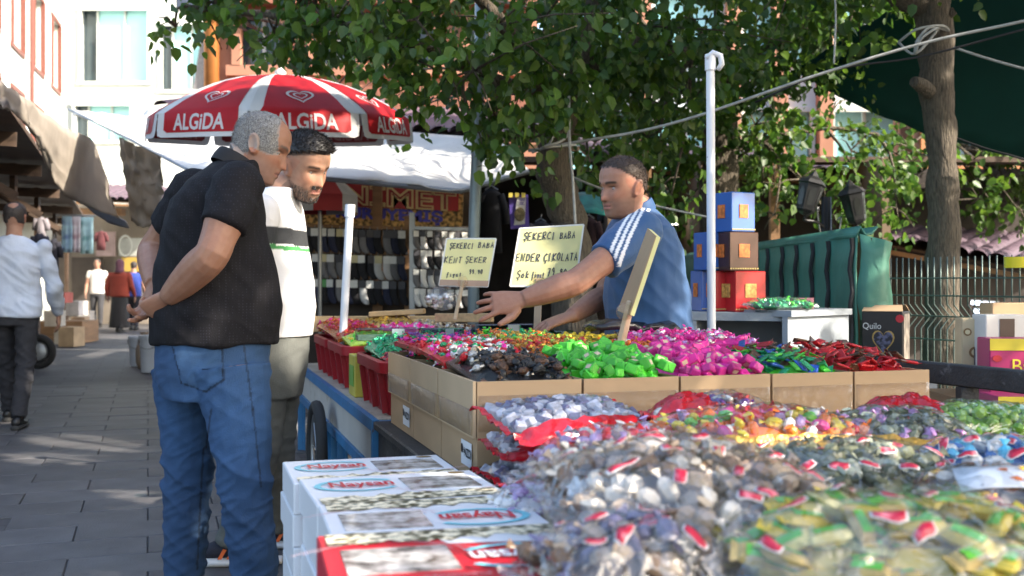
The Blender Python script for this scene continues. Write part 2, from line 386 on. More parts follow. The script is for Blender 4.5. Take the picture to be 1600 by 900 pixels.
# tiled canopy roof along the shops, in pieces
def tiled_roof(label, a, b, depth, rise, tiles=True):
    a, b = Vector(a), Vector(b); t = thing('tiled_roof', label, 'roof', ((a + b) / 2))
    d = (b - a).normalized(); nb = Vector((-d.y, d.x, 0)); L = (b - a).length
    m = MB(); m.sheet([[a + nb * depth + Vector((0, 0, rise)), b + nb * depth + Vector((0, 0, rise))], [a, b]], .03); m.build('roof_boards', wood_dark, t)
    m = MB(); m.beam(a - Vector((0, 0, .08)), b - Vector((0, 0, .08)), .05, .14, up=nb); m.build('fascia', wood_brown, t)
    k = int(L / .2); proto = None
    for i in range(k):
        c = a + d * ((i + .5) * L / k) + Vector((0, 0, .05)) - nb * .05
        if proto is None:
            q = MB(); e = nb * depth + Vector((0, 0, rise))
            q.loft([[c + e * f + d * (.1 * math.cos(w)) + Vector((0, 0, .07 * math.sin(w))) for w in [math.pi * j / 6 for j in range(7)]] for f in (0, .5, 1)], closed=False)
            proto = q.build('roof_tile', purple_tile, t, smooth=True); c0 = c
        else:
            o = proto.copy(); COL.objects.link(o); o.location = c - c0 + Vector((0, 0, random.uniform(-.01, .01)))
    return t
tiled_roof('purple tiled eave behind the left end of the umbrella', P(243, 172, 13), P(470, 196, 12.6), 3.2, .7)
tiled_roof('purple tiled eave above the white tarpaulin behind the leaves', P(560, 208, 12.4), P(905, 222, 12.2), 3.2, .7)
tiled_roof('purple tiled eave right of the vendor behind the leaves', P(925, 250, 13), P(1320, 278, 13), 3, .55)
tiled_roof('low purple tiled eave behind the lit tree trunk', P(1375, 380, 12.5), P(1640, 428, 11.4), 2.6, .4)
tiled_roof('small purple tiled eave far down the street between the tarpaulins', P(120, 312, 27), P(285, 320, 27), 2, .45)
# pale-blue building behind the right-hand trees
b4 = thing('pale_blue_building', 'pale blue-white building with brown pillars behind the trees', 'building', (4, 20, 0))
D4 = 19.5
at, L, d, n = facade_frame(P(850, 440, D4).xy.to_3d(), P(1420, 440, D4).xy.to_3d())
pr = lambda px: (px - 850) / F * D4
pz = lambda py: CH + (HY - py) / F * D4
holes = [(pr(x), pr(x) + 1.25, z_, z_ + 1.3) for x in (880, 1020, 1160, 1300) for z_ in (pz(285), pz(100), pz(-80))]
m = MB(); wall_with_holes(m, at, L, 0, 9, holes, .3); m.prism([at(0, 0, -.5), at(L, 0, -.5), at(L, 9, -.5), at(0, 9, -.5)], n * -.3)
m.build('wall', mat('pale_blue_wall', (.6, .67, .7), rough=.8, var=.06, scale=1), b4)
for h in holes: window(b4, at, d, h, white_wall, cyan_glass, fw=.08, mull=1)
for x in (862, 1002, 1142, 1215, 1285, 1412):
    m = MB(); m.beam(at(pr(x), 0, .12), at(pr(x), 9, .12), .3, .24, up=d); m.build('pillar', terracotta, b4)
# building with big orange-framed windows at the right edge
b5 = thing('brick_building', 'building with orange-brown framed windows beyond the fence on the right', 'building', (8, 17, 0))
D5 = 16
at, L, d, n = facade_frame(P(1425, 440, D5).xy.to_3d(), P(1800, 440, D5).xy.to_3d())
pr = lambda px: (px - 1425) / F * D5
pz = lambda py: CH + (HY - py) / F * D5
holes = [(pr(x), pr(x) + .95, z_, z_ + .92) for x in (1440, 1545, 1650) for z_ in (pz(394), pz(265), pz(135))]
m = MB(); wall_with_holes(m, at, L, 0, 6.2, holes, .25); m.prism([at(0, 0, -.5), at(L, 0, -.5), at(L, 6.2, -.5), at(0, 6.2, -.5)], n * -.3); m.build('wall', terracotta, b5)
for h in holes: window(b5, at, d, h, mat('orange_wood', (.42, .17, .06), rough=.5, var=.15), mat('blue_glass', (.2, .3, .34), rough=.06, var=.3, scale=.7), fw=.1, mull=1)

# dark shop row under the eaves: back wall, floor-to-eave partitions
sh = thing('shop_row', 'dark open shop fronts under the tiled eaves behind the stall', 'shops', (0, 13, 0))
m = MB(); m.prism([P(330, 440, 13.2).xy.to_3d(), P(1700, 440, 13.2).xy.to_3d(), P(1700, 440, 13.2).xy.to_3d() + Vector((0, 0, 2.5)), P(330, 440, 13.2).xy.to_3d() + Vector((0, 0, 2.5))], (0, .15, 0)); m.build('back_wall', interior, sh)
m = MB(); m.prism([P(330, 440, 13).xy.to_3d() + Vector((0, 0, 2.52)), P(1700, 440, 13).xy.to_3d() + Vector((0, 0, 2.52)), P(1780, 440, 12.0).xy.to_3d() + Vector((0, 0, 2.45)), P(300, 440, 12.0).xy.to_3d() + Vector((0, 0, 2.45))], (0, 0, .06)); m.build('ceiling', wood_dark, sh)
for px in (470, 730, 955, 1100, 1380):
    m = MB(); b = P(px, 440, 11.6); m.box((b.x, 12.3, 1.22), (.09, 1.6, 2.44)); m.build('partition', mat('partition_board', (.16, .11, .07), rough=.8, var=.3, scale=2, stain=((.25, .2, .15), 3, .6)), sh)
for px in (590, 1010, 1210):
    m = MB(); b = P(px, 440, 10.9); m.beam((b.x, 10.9, 0), (b.x, 10.9, 2.44), .09, .09); m.build('post', wood_brown, sh)

def carton(par_label, c, dims, rz, m_, group=None, open_=False, name='carton', cat='box', extra=None):
    t = thing(name, par_label, cat, c, rz, group)
    dx, dy, dz = dims; q = MB(); q.box((0, 0, dz / 2), (dx, dy, dz), bev=.004); q2 = MB()
    M_ = W(t); q.v = [tuple(M_ @ Vector(v)) for v in q.v]; q.build('box_body', m_, t)
    f = MB()
    for s in (-1, 1): f.box((0, s * dy * .25, dz + .003), (dx * .99, dy * .485, .005))
    f.v = [tuple(M_ @ Vector(v)) for v in f.v]; f.build('flap', m_, t)
    if extra: extra(t, M_, dx, dy, dz)
    return t
kraft = mat('kraft_card', (.42, .28, .16), rough=.75, var=.1, scale=3, bump=.06, bscale=150, stretch=(1, 1, 3))
kraft2 = mat('pale_kraft_card', (.5, .36, .22), rough=.75, var=.1, scale=3, bump=.06, bscale=150)

# ------------------------------------------------------------------ left market row
lm = thing('stall_row', 'dark roofed row of stalls along the left of the street', 'stalls', (-6, 14, 0))
def LE(D): return -3.75 - .352 * (D - 8)
m = MB(); m.sheet([[(LE(D) - 4.5, D - 1.6, 2.75), (LE(D) - .1, D, 2.62)] for D in (6.3, 12, 18, 27)], .05); m.build('roof', wood_dark, lm)
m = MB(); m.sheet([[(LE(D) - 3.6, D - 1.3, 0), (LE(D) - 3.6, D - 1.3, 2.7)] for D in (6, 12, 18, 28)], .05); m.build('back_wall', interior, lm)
for D in (7.4, 10.5, 13.5, 17, 21, 25):
    if D > 12:
        m = MB(); m.beam((LE(D) - .5, D, 0), (LE(D) - .5, D, 2.6), .07, .07); m.build('post', wood_dark, lm)
    m = MB(); m.beam((LE(D) - .15, D, 2.5), (LE(D) - 3.5, D - 1.27, 2.6), .06, .14); m.build('rafter', wood_dark, lm)
    m = MB(); m.beam((LE(D) - .15, D, 1.95), (LE(D) - 1.0, D - .36, 2.5), .05, .08); m.build('brace', wood_dark, lm)
beige = mat('beige_tarpaulin', (.52, .46, .39), rough=.7, var=.12, scale=2.5, bump=.35, bscale=9, trans=.45, stain=((.4, .34, .27), 3, .64), bdist=.03)
white_tarp = mat('white_tarpaulin', (.8, .79, .76), rough=.6, var=.05, scale=2, bump=.3, bscale=7, trans=.3, bdist=.03, stain=((.62, .6, .56), 2.5, .64))
def tarp(name, label, top, bot, nc, nr, m_, sag=.0, wob=.03, seed=0.):
    a, b = interp_poly([P(*p) for p in top], nc), interp_poly([P(*p) for p in bot], nc)
    rows = []
    for i in range(nr):
        t = i / (nr - 1); row = []
        for j in range(nc):
            p = a[j].lerp(b[j], t); s = math.sin(math.pi * t)
            p = p + Vector((0, -1, 0)) * (wob * 2 * N3((j * .6, i * .5, seed), 1.)) + Vector((0, 0, -sag * s + wob * N3((j * .9, i * .45, seed + 4), 1.) * (.4 + s)))
            row.append(p)
        rows.append(row)
    q = MB(); q.sheet(rows, .006); return q.build(name, m_, None, True, label, 'tarpaulin')
tarp('tarpaulin', 'beige tarpaulin sagging from the roof of the left stalls', [(-40, 92, 6.9), (2, 128, 7.6), (40, 153, 8.2), (75, 180, 9.4), (110, 203, 10.8), (147, 222, 12.2), (166, 276, 12.6)],
     [(-30, 150, 7.3), (15, 160, 7.9), (45, 192, 8.5), (65, 240, 9.5), (95, 298, 10.8), (135, 322, 12), (190, 342, 12.8)], 30, 12, beige, .1, .05, 1.)
tarp('tarpaulin', 'pale blue-grey tarpaulin hem hanging over the hanging towels', [(118, 308, 13.2), (150, 322, 13.2), (196, 345, 13.2)], [(124, 314, 13.3), (165, 346, 13.3), (202, 357, 13.3)], 14, 5,
     mat('grey_blue_tarpaulin', (.4, .44, .52), rough=.6, var=.08, trans=.2), 0, .02, 5.)
tarp('tarpaulin', 'beige tarpaulin flap hanging down beside the white tarpaulin', [(186, 214, 10.6), (215, 228, 10.6), (252, 243, 10.5)], [(205, 346, 11.2), (228, 356, 11), (256, 342, 10.6)], 14, 16, beige, 0, .06, 9.)
tarp('tarpaulin', 'large sunlit white tarpaulin stretched behind the red umbrella', [(110, 171, 12.3), (160, 176, 12.2), (215, 182, 12), (240, 168, 12.1), (330, 176, 12), (440, 190, 11.9), (560, 198, 11.8), (660, 208, 11.6), (760, 216, 11.3), (806, 232, 11)],
     [(118, 178, 12), (160, 196, 11), (205, 217, 10.4), (292, 263, 9.9), (350, 268, 9.6), (440, 276, 9.4), (560, 280, 9.3), (640, 287, 9.2), (720, 297, 9.2), (826, 266, 9.4)], 46, 14, white_tarp, .03, .03, 2.)
m = MB(); m.tube([P(108, 171, 12), P(205, 219, 10.4), P(292, 265, 9.9)], .014, 8); m.build('tarpaulin_pole', steel, label='thin pole along the edge of the white tarpaulin', cat='pole')
m = MB(); m.tube([P(505, 279, 9.25), P(720, 299, 9.2), P(826, 268, 9.4)], .022, 8); m.build('tarpaulin_pole', steel, label='thin pole under the right hem of the white tarpaulin', cat='pole')
# ================================================================== far street: goods, shops, signs
fw = thing('street_end_shop', 'cluttered shop front with signs at the far end of the street', 'shop', P(160, 440, 29).xy.to_3d())
D = 29
m = MB(); a, b = P(40, 440, D), P(330, 440, D); m.prism([(a.x, D, 0), (b.x, D, 0), (b.x, D, 3.2), (a.x, D, 3.2)], (0, .2, 0)); m.build('wall', mat('dim_shop_wall', (.2, .17, .14), var=.4, scale=1.2), fw)
def panel(par, name, x0, y0, x1, y1, D, m_, th=.04):
    q = MB(); q.prism([P(x0, y1, D), P(x1, y1, D), P(x1, y0, D), P(x0, y0, D)], (0, th, 0)); return q.build(name, m_, par)
panel(fw, 'sign_board', 186, 372, 262, 400, 28.6, mat('grey_sign', (.4, .42, .4), var=.3, scale=2))
panel(fw, 'sign_board', 190, 402, 262, 424, 28.5, mat('yellow_sign', (.45, .3, .06), var=.2, scale=2))
panel(fw, 'sign_board', 150, 362, 180, 400, 28.6, mat('pink_panel', (.34, .25, .25), var=.3, scale=3))
panel(fw, 'lintel', 96, 325, 190, 336, 27.8, wood_brown, .3)
panel(fw, 'doorway', 112, 402, 160, 470, 28.7, interior)
q = MB()
for k in range(3):
    pass
q.loft([[P(196 + 11 * math.cos(w) * r_, 384 + 17 * math.sin(w) * r_, 28.5 - .02) for w in [2 * math.pi * j / 20 for j in range(20)]] for r_ in (1, .84)], cap=False); q.build('sign_ring', white_wall, fw)
# hanging towels
for i, (x0, x1, c, lb) in enumerate(((97, 112, (.25, .4, .75), 'blue'), (112, 126, (.72, .45, .5), 'pink'), (126, 146, (.3, .62, .62), 'turquoise'))):
    q = MB(); rows = []
    for r in range(8):
        rows.append([P(lerp(x0, x1, j / 6), 337 + r * 8.2 + (2 if i == 2 else 0), 20 + .05 * math.sin(j * 1.9 + i) * (r / 7)) for j in range(7)])
    q.sheet(rows, .012); q.build('towel', mat('towel_' + lb, c, rough=.95, var=.35, scale=5, bump=.4, bscale=80, col2=tuple(min(1, k * 1.5 + .1) for k in c), detail=1), None, True,
                            f'{lb} patterned towel hanging over the street', 'towel', 'towels hanging over the street')
q = MB(); q.tube([P(88, 336, 20), P(150, 337, 20)], .015); q.build('towel_rail', steel, label='rail holding the hanging patterned towels', cat='rail')
# hanging garments under the left roof
def garment(label, cx, cy, w, h, D, c, sleeves=True, cat='garment', group=None, rot=0.):
    t = thing('hanging_garment', label, cat, P(cx, cy, D), rot, group); M_ = W(t); mm = mat('cloth_%.2f_%.2f_%.2f' % c, c, rough=.95, var=.2, scale=8, bump=.4, bscale=20)
    hw, hh = w / F * D / 2, h / F * D / 2; q = MB()
    prof = [(-hh, hw * .85, .05), (-hh * .3, hw * .8, .06), (hh * .5, hw * .82, .06), (hh * .85, hw * .7, .045), (hh, hw * .25, .025)]
    q.loft([[M_ @ Vector((a_ * math.cos(v) * (1 + .05 * math.sin(5 * v + z * 9)), b_ * math.sin(v), z)) for v in [2 * math.pi * j / 18 for j in range(18)]] for z, a_, b_ in prof]); q.build('body_cloth', mm, t, True)
    if sleeves:
        for s in (-1, 1):
            q = MB(); q.tube([M_ @ Vector((s * hw * .62, 0, hh * .82)), M_ @ Vector((s * hw * 1.05, .01, hh * .3)), M_ @ Vector((s * hw * 1.12, .01, -hh * .1))], [.05, .045, .04], 8); q.build('sleeve', mm, t, True)
    q = MB(); q.tube([M_ @ Vector((-hw * .5, 0, hh * .97)), M_ @ Vector((0, 0, hh * 1.1)), M_ @ Vector((hw * .5, 0, hh * .97))], .006, 6)
    q.tube([M_ @ Vector((0, 0, hh * 1.1)), M_ @ Vector((.01, 0, hh * 1.25)), M_ @ Vector((0, 0, hh * 1.3))], .005, 6); q.build('hanger', steel, t)
    return t
garment('dark navy garment hanging behind the man in the pale shirt', 62, 395, 26, 60, 14.5, (.03, .035, .06))
garment('grey shirt hanging under the left stall roof', 64, 358, 18, 38, 16, (.22, .2, .22))
garment('black garment hanging near the towels on the left', 84, 400, 18, 52, 16, (.02, .02, .03))
garment('dark red shirt hanging at the far shop front', 158, 376, 17, 30, 27, (.1, .03, .035))
# goods piled along the left side of the street
gid = 0
for (cx, by, w, h, D, c, lb) in ((112, 516, 26, 30, 19, (.42, .3, .18), 'brown carton on the ground at the foot of the left-hand pile'), (86, 470, 24, 24, 19.5, (.4, .36, .3), 'pale carton raised on the left-hand pile'),
                                 (104, 492, 26, 22, 19.8, (.5, .46, .4), 'off-white carton in the middle of the left-hand pile'), (126, 500, 20, 36, 21, (.35, .24, .15), 'upright brown carton right of the left-hand pile'),
                                 (120, 466, 22, 22, 22, (.55, .52, .5), 'white carton on top of the left-hand pile'), (98, 446, 20, 16, 21, (.38, .1, .08), 'red carton near the top of the left-hand pile'),
                                 (135, 480, 18, 20, 24, (.4, .38, .36), 'grey carton at the back of the left-hand pile')):
    b = P(cx, by, D); z = max(0, b.z) if by < 510 else 0
    z = {470: .33, 492: .0, 466: .45, 446: .72, 480: .2}.get(by, 0)
    if z:
        pass
    carton(lb, (b.x, b.y, z), (w / F * D, .35, h / F * D), random.uniform(-.2, .2), mat('goods_%d' % gid, c, rough=.8, var=.2), 'goods piled along the left of the street'); gid += 1
q = MB(); b = P(104, 440, 20.4); q.box((b.x, 20.4, .2), (.9, .8, .4)); q.build('goods_crate', wood_brown, label='low wooden crate under the pile of cartons on the left', cat='crate')
# hand cart with a green frame and a rubber wheel
ct = thing('hand_cart', 'green hand cart with a black rubber wheel behind the man in the pale shirt', 'cart', P(57, 516, 14).xy.to_3d())
c = P(60, 440, 14); wheel_z = .23
q = MB(); q.tube([Vector((c.x + .18 * math.cos(a), 14, wheel_z + .18 * math.sin(a))) for a in [2 * math.pi * k / 24 for k in range(24)]], .05, 10, close=True); wh = q.build('wheel', mat('rubber', (.02, .02, .02), rough=.8), ct, True)
q = MB(); q.lathe([(.001, -.03), (.1, -.035), (.13, 0), (.1, .035), (.001, .03)], (0, 0, 0), 20, M=Matrix.Rotation(R(90), 4, 'X')); q.v = [(v[0] + c.x, v[1] + 14, v[2] + wheel_z) for v in q.v]; q.build('hub', mat('grey_hub', (.4, .42, .44), rough=.4, metal=.5), wh, True)
q = MB()
q.tube([(c.x - .1, 13.98, .3), (c.x - .1, 14.1, 1.25), (c.x - .3, 14.2, 1.3)], .022, 8); q.tube([(c.x - .5, 13.98, .3), (c.x - .5, 14.1, 1.25), (c.x - .3, 14.2, 1.3)], .022, 8)
q.box((c.x - .3, 14.05, .5), (.42, .06, .5)); q.build('frame', mat('green_paint', (.03, .1, .05), rough=.5, stain=((.1, .06, .04), 8, .62)), ct)
# white buckets and a tan sack behind the man in black
for (px, D, h, lb) in ((217, 14.6, .4, 'white plastic bucket behind the hands of the man in black'), (235, 13.6, .46, 'taller white bucket behind the jeans of the man in black')):
    b = P(px, 440, D); t = thing('bucket', lb, 'bucket', (b.x, D, 0), 0, 'white buckets on the street')
    q = MB(); q.lathe([(.11, .0), (.13, h * .9), (.142, h * .9), (.142, h), (.12, h), (.115, h - .02)], (b.x, D, 0), 20); q.build('pail', mat('white_plastic', (.6, .62, .66), rough=.4, var=.06), t, 40)
    q = MB(); q.tube([Vector((b.x + .14 * math.cos(a), D - .02 - .1 * math.sin(a), h * .9 - .12 * math.sin(a))) for a in [math.pi * k / 10 for k in range(11)]], .006, 6); q.build('handle', steel, t)
b = P(226, 440, 14.2); q = MB()
q.loft([[Vector((b.x + r_ * math.cos(a) * (1 + .1 * math.sin(3 * a + z * 9)), 14.2 + r_ * math.sin(a), z)) for a in [2 * math.pi * k / 14 for k in range(14)]] for z, r_ in ((0, .09), (.08, .12), (.25, .11), (.36, .07), (.42, .03), (.47, .06))])
q.build('sack', mat('tan_sack', (.36, .26, .18), rough=.9, bump=.4, bscale=40), None, True, 'small tan sack tied at the top between the white buckets', 'sack')

# ------------------------------------------------------------------ nut shop sign and sock racks
SDp = 10.98
ns = thing('shop_sign', 'red shop sign reading NIMET KURUYEMIS over a pattern of nuts', 'sign', P(620, 346, SDp))
q = MB(); q.prism([P(478, 352, SDp), P(722, 358, SDp), P(724, 296, SDp), P(470, 284, SDp)], (0, .06, 0)); q.build('nut_panel', mat('nut_print', (.42, .25, .08), rough=.6, var=.75, scale=26, detail=1.5, thresh=(.4, .6)), ns)
q = MB(); q.prism([P(500, 320, SDp - .02), P(716, 330, SDp - .02), P(717, 297, SDp - .02), P(500, 285, SDp - .02)], (0, .03, 0)); q.build('red_panel', mat('red_sign', (.4, .02, .02), rough=.4, var=.2, scale=3), ns)
ux = (P(716, 315, SDp) - P(500, 300, SDp)).normalized()
q = MB(); put_text(q, 'NİMET', P(622, 311, SDp - .022), ux, (0, 0, 1), .26, bold=.012, fit=1.16, off=.004); lt = q.build('lettering_rim', mat('tan_letter', (.7, .55, .26), rough=.6), ns)
q = MB(); put_text(q, 'NİMET', P(622, 311, SDp - .024), ux, (0, 0, 1), .25, bold=-.004, fit=1.13, off=.012); q.build('lettering', mat('letter_red', (.3, .03, .03), rough=.6), ns)
q = MB(); put_text(q, 'KURUYEMİŞ', P(608, 336, SDp - .004), (1, 0, -.05), (0, 0, 1), .15, bold=.006, fit=1.08, off=.004); q.build('lettering', mat('letter_blue', (.07, .07, .5), rough=.5), ns)
# small red parasol further back
rp = thing('red_parasol', 'small red and grey parasol beside the nut shop sign', 'umbrella', P(505, 440, 10.4).xy.to_3d())
def parasol_small(t, c, r_, h):
    q = MB(); n_ = 8
    for k in range(n_):
        a0, a1 = 2 * math.pi * k / n_, 2 * math.pi * (k + 1) / n_
        q.sheet([[c + Vector((0, 0, h)), c + Vector((0, 0, h))], [c + Vector((r_ * .55 * math.cos(a0), r_ * .55 * math.sin(a0), h * .55)), c + Vector((r_ * .55 * math.cos(a1), r_ * .55 * math.sin(a1), h * .55))],
                 [c + Vector((r_ * math.cos(a0), r_ * math.sin(a0), 0)), c + Vector((r_ * math.cos(a1), r_ * math.sin(a1), 0))], [c + Vector((r_ * math.cos(a0), r_ * math.sin(a0), -.16)), c + Vector((r_ * math.cos(a1), r_ * math.sin(a1), -.16))]], .004, k % 2)
    q.build('canopy', [mat('dull_red_cloth', (.3, .02, .025), rough=.7), mat('dull_grey_cloth', (.4, .4, .4), rough=.7)], t)
    q = MB(); q.tube([(c.x, c.y, 0), (c.x, c.y, c.z + h)], .02); q.build('pole', steel, t)
parasol_small(rp, P(500, 306, 10.4), .36, .3)
# sock racks: rails, posts and every pair of socks
def rack(label, x0, x1, rows, D):
    t = thing('sock_rack', label, 'rack', P((x0 + x1) / 2, 440, D).xy.to_3d())
    for x in (x0, x1):
        q = MB(); a = P(x, 440, D + .05); q.beam((a.x, D + .05, 0), (a.x, D + .05, 1.78), .05, .04); q.build('post', wood_brown if D > 10.4 else steel, t)
    for y in rows:
        q = MB(); q.beam(P(x0, y, D), P(x1, y + (x1 - x0) * .03, D), .03, .03); q.build('rail', wood_brown if D > 10.4 else steel, t)
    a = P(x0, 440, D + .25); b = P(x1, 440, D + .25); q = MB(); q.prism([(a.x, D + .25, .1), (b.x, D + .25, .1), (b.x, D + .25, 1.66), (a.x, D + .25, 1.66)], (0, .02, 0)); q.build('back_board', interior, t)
R1 = (352, 392, 431); R2 = (356, 386, 416, 446)
rack('brown wooden rack of dark socks under the shop sign', 474, 636, R1, 10.7); rack('steel rack of packed white socks left of the post', 644, 738, R2, 10.2)
def sock_proto(c, m1, m2):
    t = thing('sock_pair', 'x', 'socks', (0, 0, -50 - 2 * c))
    M_ = W(t); h = .24; w = .042
    prof = [(0, 0, w, .016), (-.06, 0, w * .95, .018), (-.13, .0, w * .92, .018), (-.165, .008, w, .02), (-.2, .022, w * .95, .02), (-.225, .035, w * .7, .016), (-.235, .042, w * .3, .008)]
    q = MB(); q.loft([[M_ @ Vector((o_ + a_ * math.cos(v), b_ * math.sin(v), z)) for v in [2 * math.pi * j / 10 for j in range(10)]] for z, o_, a_, b_ in prof]); q.build('socks', m1, t, True)
    q = MB(); q.box((0, 0, 0), (w * 1.7, .004, .075), M=M_ @ Matrix.Translation((0, -.022, -.035))); q.build('card_label', m2, t)
    q = MB(); q.tube([M_ @ Vector((0, 0, -.002)), M_ @ Vector((0, -.004, .02)), M_ @ Vector((0, .008, .03))], .004, 5); q.build('hook', steel, t)
    return t
sockm = [mat('sock_black', (.018, .018, .022), rough=.95, rand=.3), mat('sock_navy', (.03, .035, .07), rough=.95, rand=.3), mat('sock_grey', (.16, .16, .17), rough=.95, rand=.3), mat('sock_white', (.6, .6, .6), rough=.95, rand=.1)]
cardm = [mat('card_white', (.66, .66, .64), rough=.5, rand=.1), mat('card_black', (.04, .04, .05), rough=.5), mat('card_green', (.08, .3, .1), rough=.5), mat('card_cream', (.55, .5, .3), rough=.5)]
protos = {}
names = ['black', 'navy', 'grey', 'white']; cn = ['white', 'black', 'green', 'cream']
rowname = ['top', 'middle', 'bottom']
rowname2 = ['top', 'second', 'third', 'lowest']
rng = random.Random(4)
def hang(a, c, D, x, y, label, group, sc):
    if (a, c) not in protos: protos[(a, c)] = sock_proto(a * 4 + c, sockm[a], cardm[c]); o = protos[(a, c)]
    else: o = copy_tree(protos[(a, c)])
    o.location = P(x, y, D) + Vector((0, -.03, -.03)); o.rotation_euler = (0, 0, rng.uniform(-.35, .35)); o.scale = (sc, sc, sc); o['label'] = label; o['group'] = group
for r, y in enumerate(R1):
    for k in range(13):
        a = rng.choice([0, 0, 0, 1, 1, 2, 3] if r else [0, 0, 1, 1, 0, 2]); c = rng.choice([0, 0, 1, 1, 2, 3] if r != 1 else [0, 3, 1, 0])
        if r == 1 and k == 9: a, c = 3, 3
        x = 482 + k * 12.2 + rng.uniform(-1.5, 1.5)
        hang(a, c, 10.7, x, y + (x - 474) * .03, f'{names[a]} socks with a {cn[c]} card on the {rowname[r]} rail of the wooden rack', f'socks on the {rowname[r]} rail of the wooden rack', 1.0)
for r, y in enumerate(R2):
    for k in range(8):
        x = 651 + k * 10.8 + rng.uniform(-1, 1); a = rng.choice([3, 3, 2, 0, 0]); c = rng.choice([0, 0, 0, 1])
        hang(a, c, 10.2, x, y + (x - 644) * .03, f'{names[a]} socks with a {cn[c]} card on the {rowname2[r]} rail of the steel rack', f'socks on the {rowname2[r]} rail of the steel rack', .72)
# garments, pennant and lamps in the dark shop
for i, (x, y, w, h, D, c, lb) in enumerate(((768, 345, 40, 100, 11.4, (.012, .013, .018), 'black jacket hanging in the dark shop right of the steel post'), (920, 385, 34, 90, 11.2, (.03, .012, .015), 'dark red-black garment hanging behind the large yellow sign'),
                                          (1035, 400, 36, 80, 11.6, (.014, .016, .014), 'black garment hanging behind the shoulder of the vendor'), (845, 380, 34, 70, 11.5, (.02, .02, .03), 'dark jacket hanging behind the tree trunk by the pennant'),
                                          (955, 345, 30, 50, 12, (.05, .06, .07), 'grey shirt hanging behind the face of the vendor'))): garment(lb, x, y, w, h, D, c)
pn = thing('football_pennant', 'purple and white football pennant with a dark crest hanging in the shop', 'pennant', P(811, 330, 10))
q = MB(); q.sheet([[P(795 + 3 * t_, 306 + 52 * t_, 10), P(825 + 2 * t_, 304 + 52 * t_, 10)] for t_ in (0, .3, .6, 1)], .01); q.build('cloth', mat('purple_cloth', (.12, .08, .4), rough=.8), pn)
q = MB(); q.prism([P(803, 352, 9.985), P(820, 350, 9.985), P(822, 308, 9.985), P(808, 309, 9.985)], (0, .006, 0)); q.build('white_band', mat('white_cloth', (.6, .6, .62), rough=.8), pn)
q = MB(); put_text(q, 'RE', P(816, 315, 9.975), (0, 0, 1), (-1, 0, 0), .06, off=.002); q.build('lettering', mat('purple_letter', (.1, .06, .35)), pn)
q = MB(); q.lathe([(.001, 0), (.04, 0), (.05, .004), (.035, .008), (.001, .006)], (0, 0, 0), 16, M=Matrix.Rotation(R(90), 4, 'X')); cc = P(812, 335, 9.97); q.v = [(v[0] + cc.x, v[1] + cc.y, v[2] * 1.3 + cc.z) for v in q.v]; q.build('crest', mat('crest_gold', (.16, .13, .07), var=.6, scale=60), pn)
q = MB()
for k in range(3): q.box(P(798 + k * 10, 305, 9.98), (.035, .02, .04))
q.build('tab', mat('yellow_tab', (.6, .5, .1)), pn)
tarp('shop_awning', 'teal awning with orange print behind the vendor', [(893, 302, 10.2), (920, 300, 10.2), (948, 306, 10.2)], [(900, 334, 9.8), (922, 332, 9.8), (952, 338, 9.8)], 10, 6, mat('teal_awning', (.05, .3, .26), rough=.5, var=.5, scale=5, trans=.3, stain=((.55, .2, .08), 9, .6)), 0, .02, 3.)
for i, (x, y) in enumerate(((1056, 351), (1086, 389))):
    t = thing('ceiling_lamp', 'small lit lamp in the dark shop ' + ('above the back of the vendor' if i == 0 else 'low behind the back of the vendor'), 'lamp', P(x, y, 12.4))
    q = MB(); q.lathe([(.001, .0), (.05, .0), (.06, .02), (.04, .05), (.001, .06)], P(x, y, 12.4), 16); q.build('diffuser', mat('lamp_glow', (1, .97, .85), emit=2.2), t, True)
    q = MB(); q.tube([P(x, y, 12.4) + Vector((0, 0, .07)), P(x, y, 12.4) + Vector((0, 0, .3 if i == 0 else .6))], .01); q.build('cord', wood_dark, t)
for i, (x, y) in enumerate(((1540, 474), (1545, 487))):
    t = thing('tube_lamp', ('upper' if i == 0 else 'lower') + ' bluish lit tube lamp seen through the wire fence', 'lamp', P(x, y, 10.5)); q = MB(); q.tube([P(x - 22, y - 1, 10.5), P(x + 18, y + 2, 10.5)], .018, 8); q.build('tube', mat('tube_glow', (.7, .8, 1), emit=2.), t, True)
    q = MB(); q.beam(P(x - 24, y - 4, 10.53), P(x + 20, y - 1, 10.53), .03, .03); q.build('fitting', steel, t)
    q = MB(); q.beam(P(x - 24, y - 4, 10.55), (P(x - 24, y, 10.55).x, 10.55, 0), .03, .03); q.build('support', wood_dark, t)
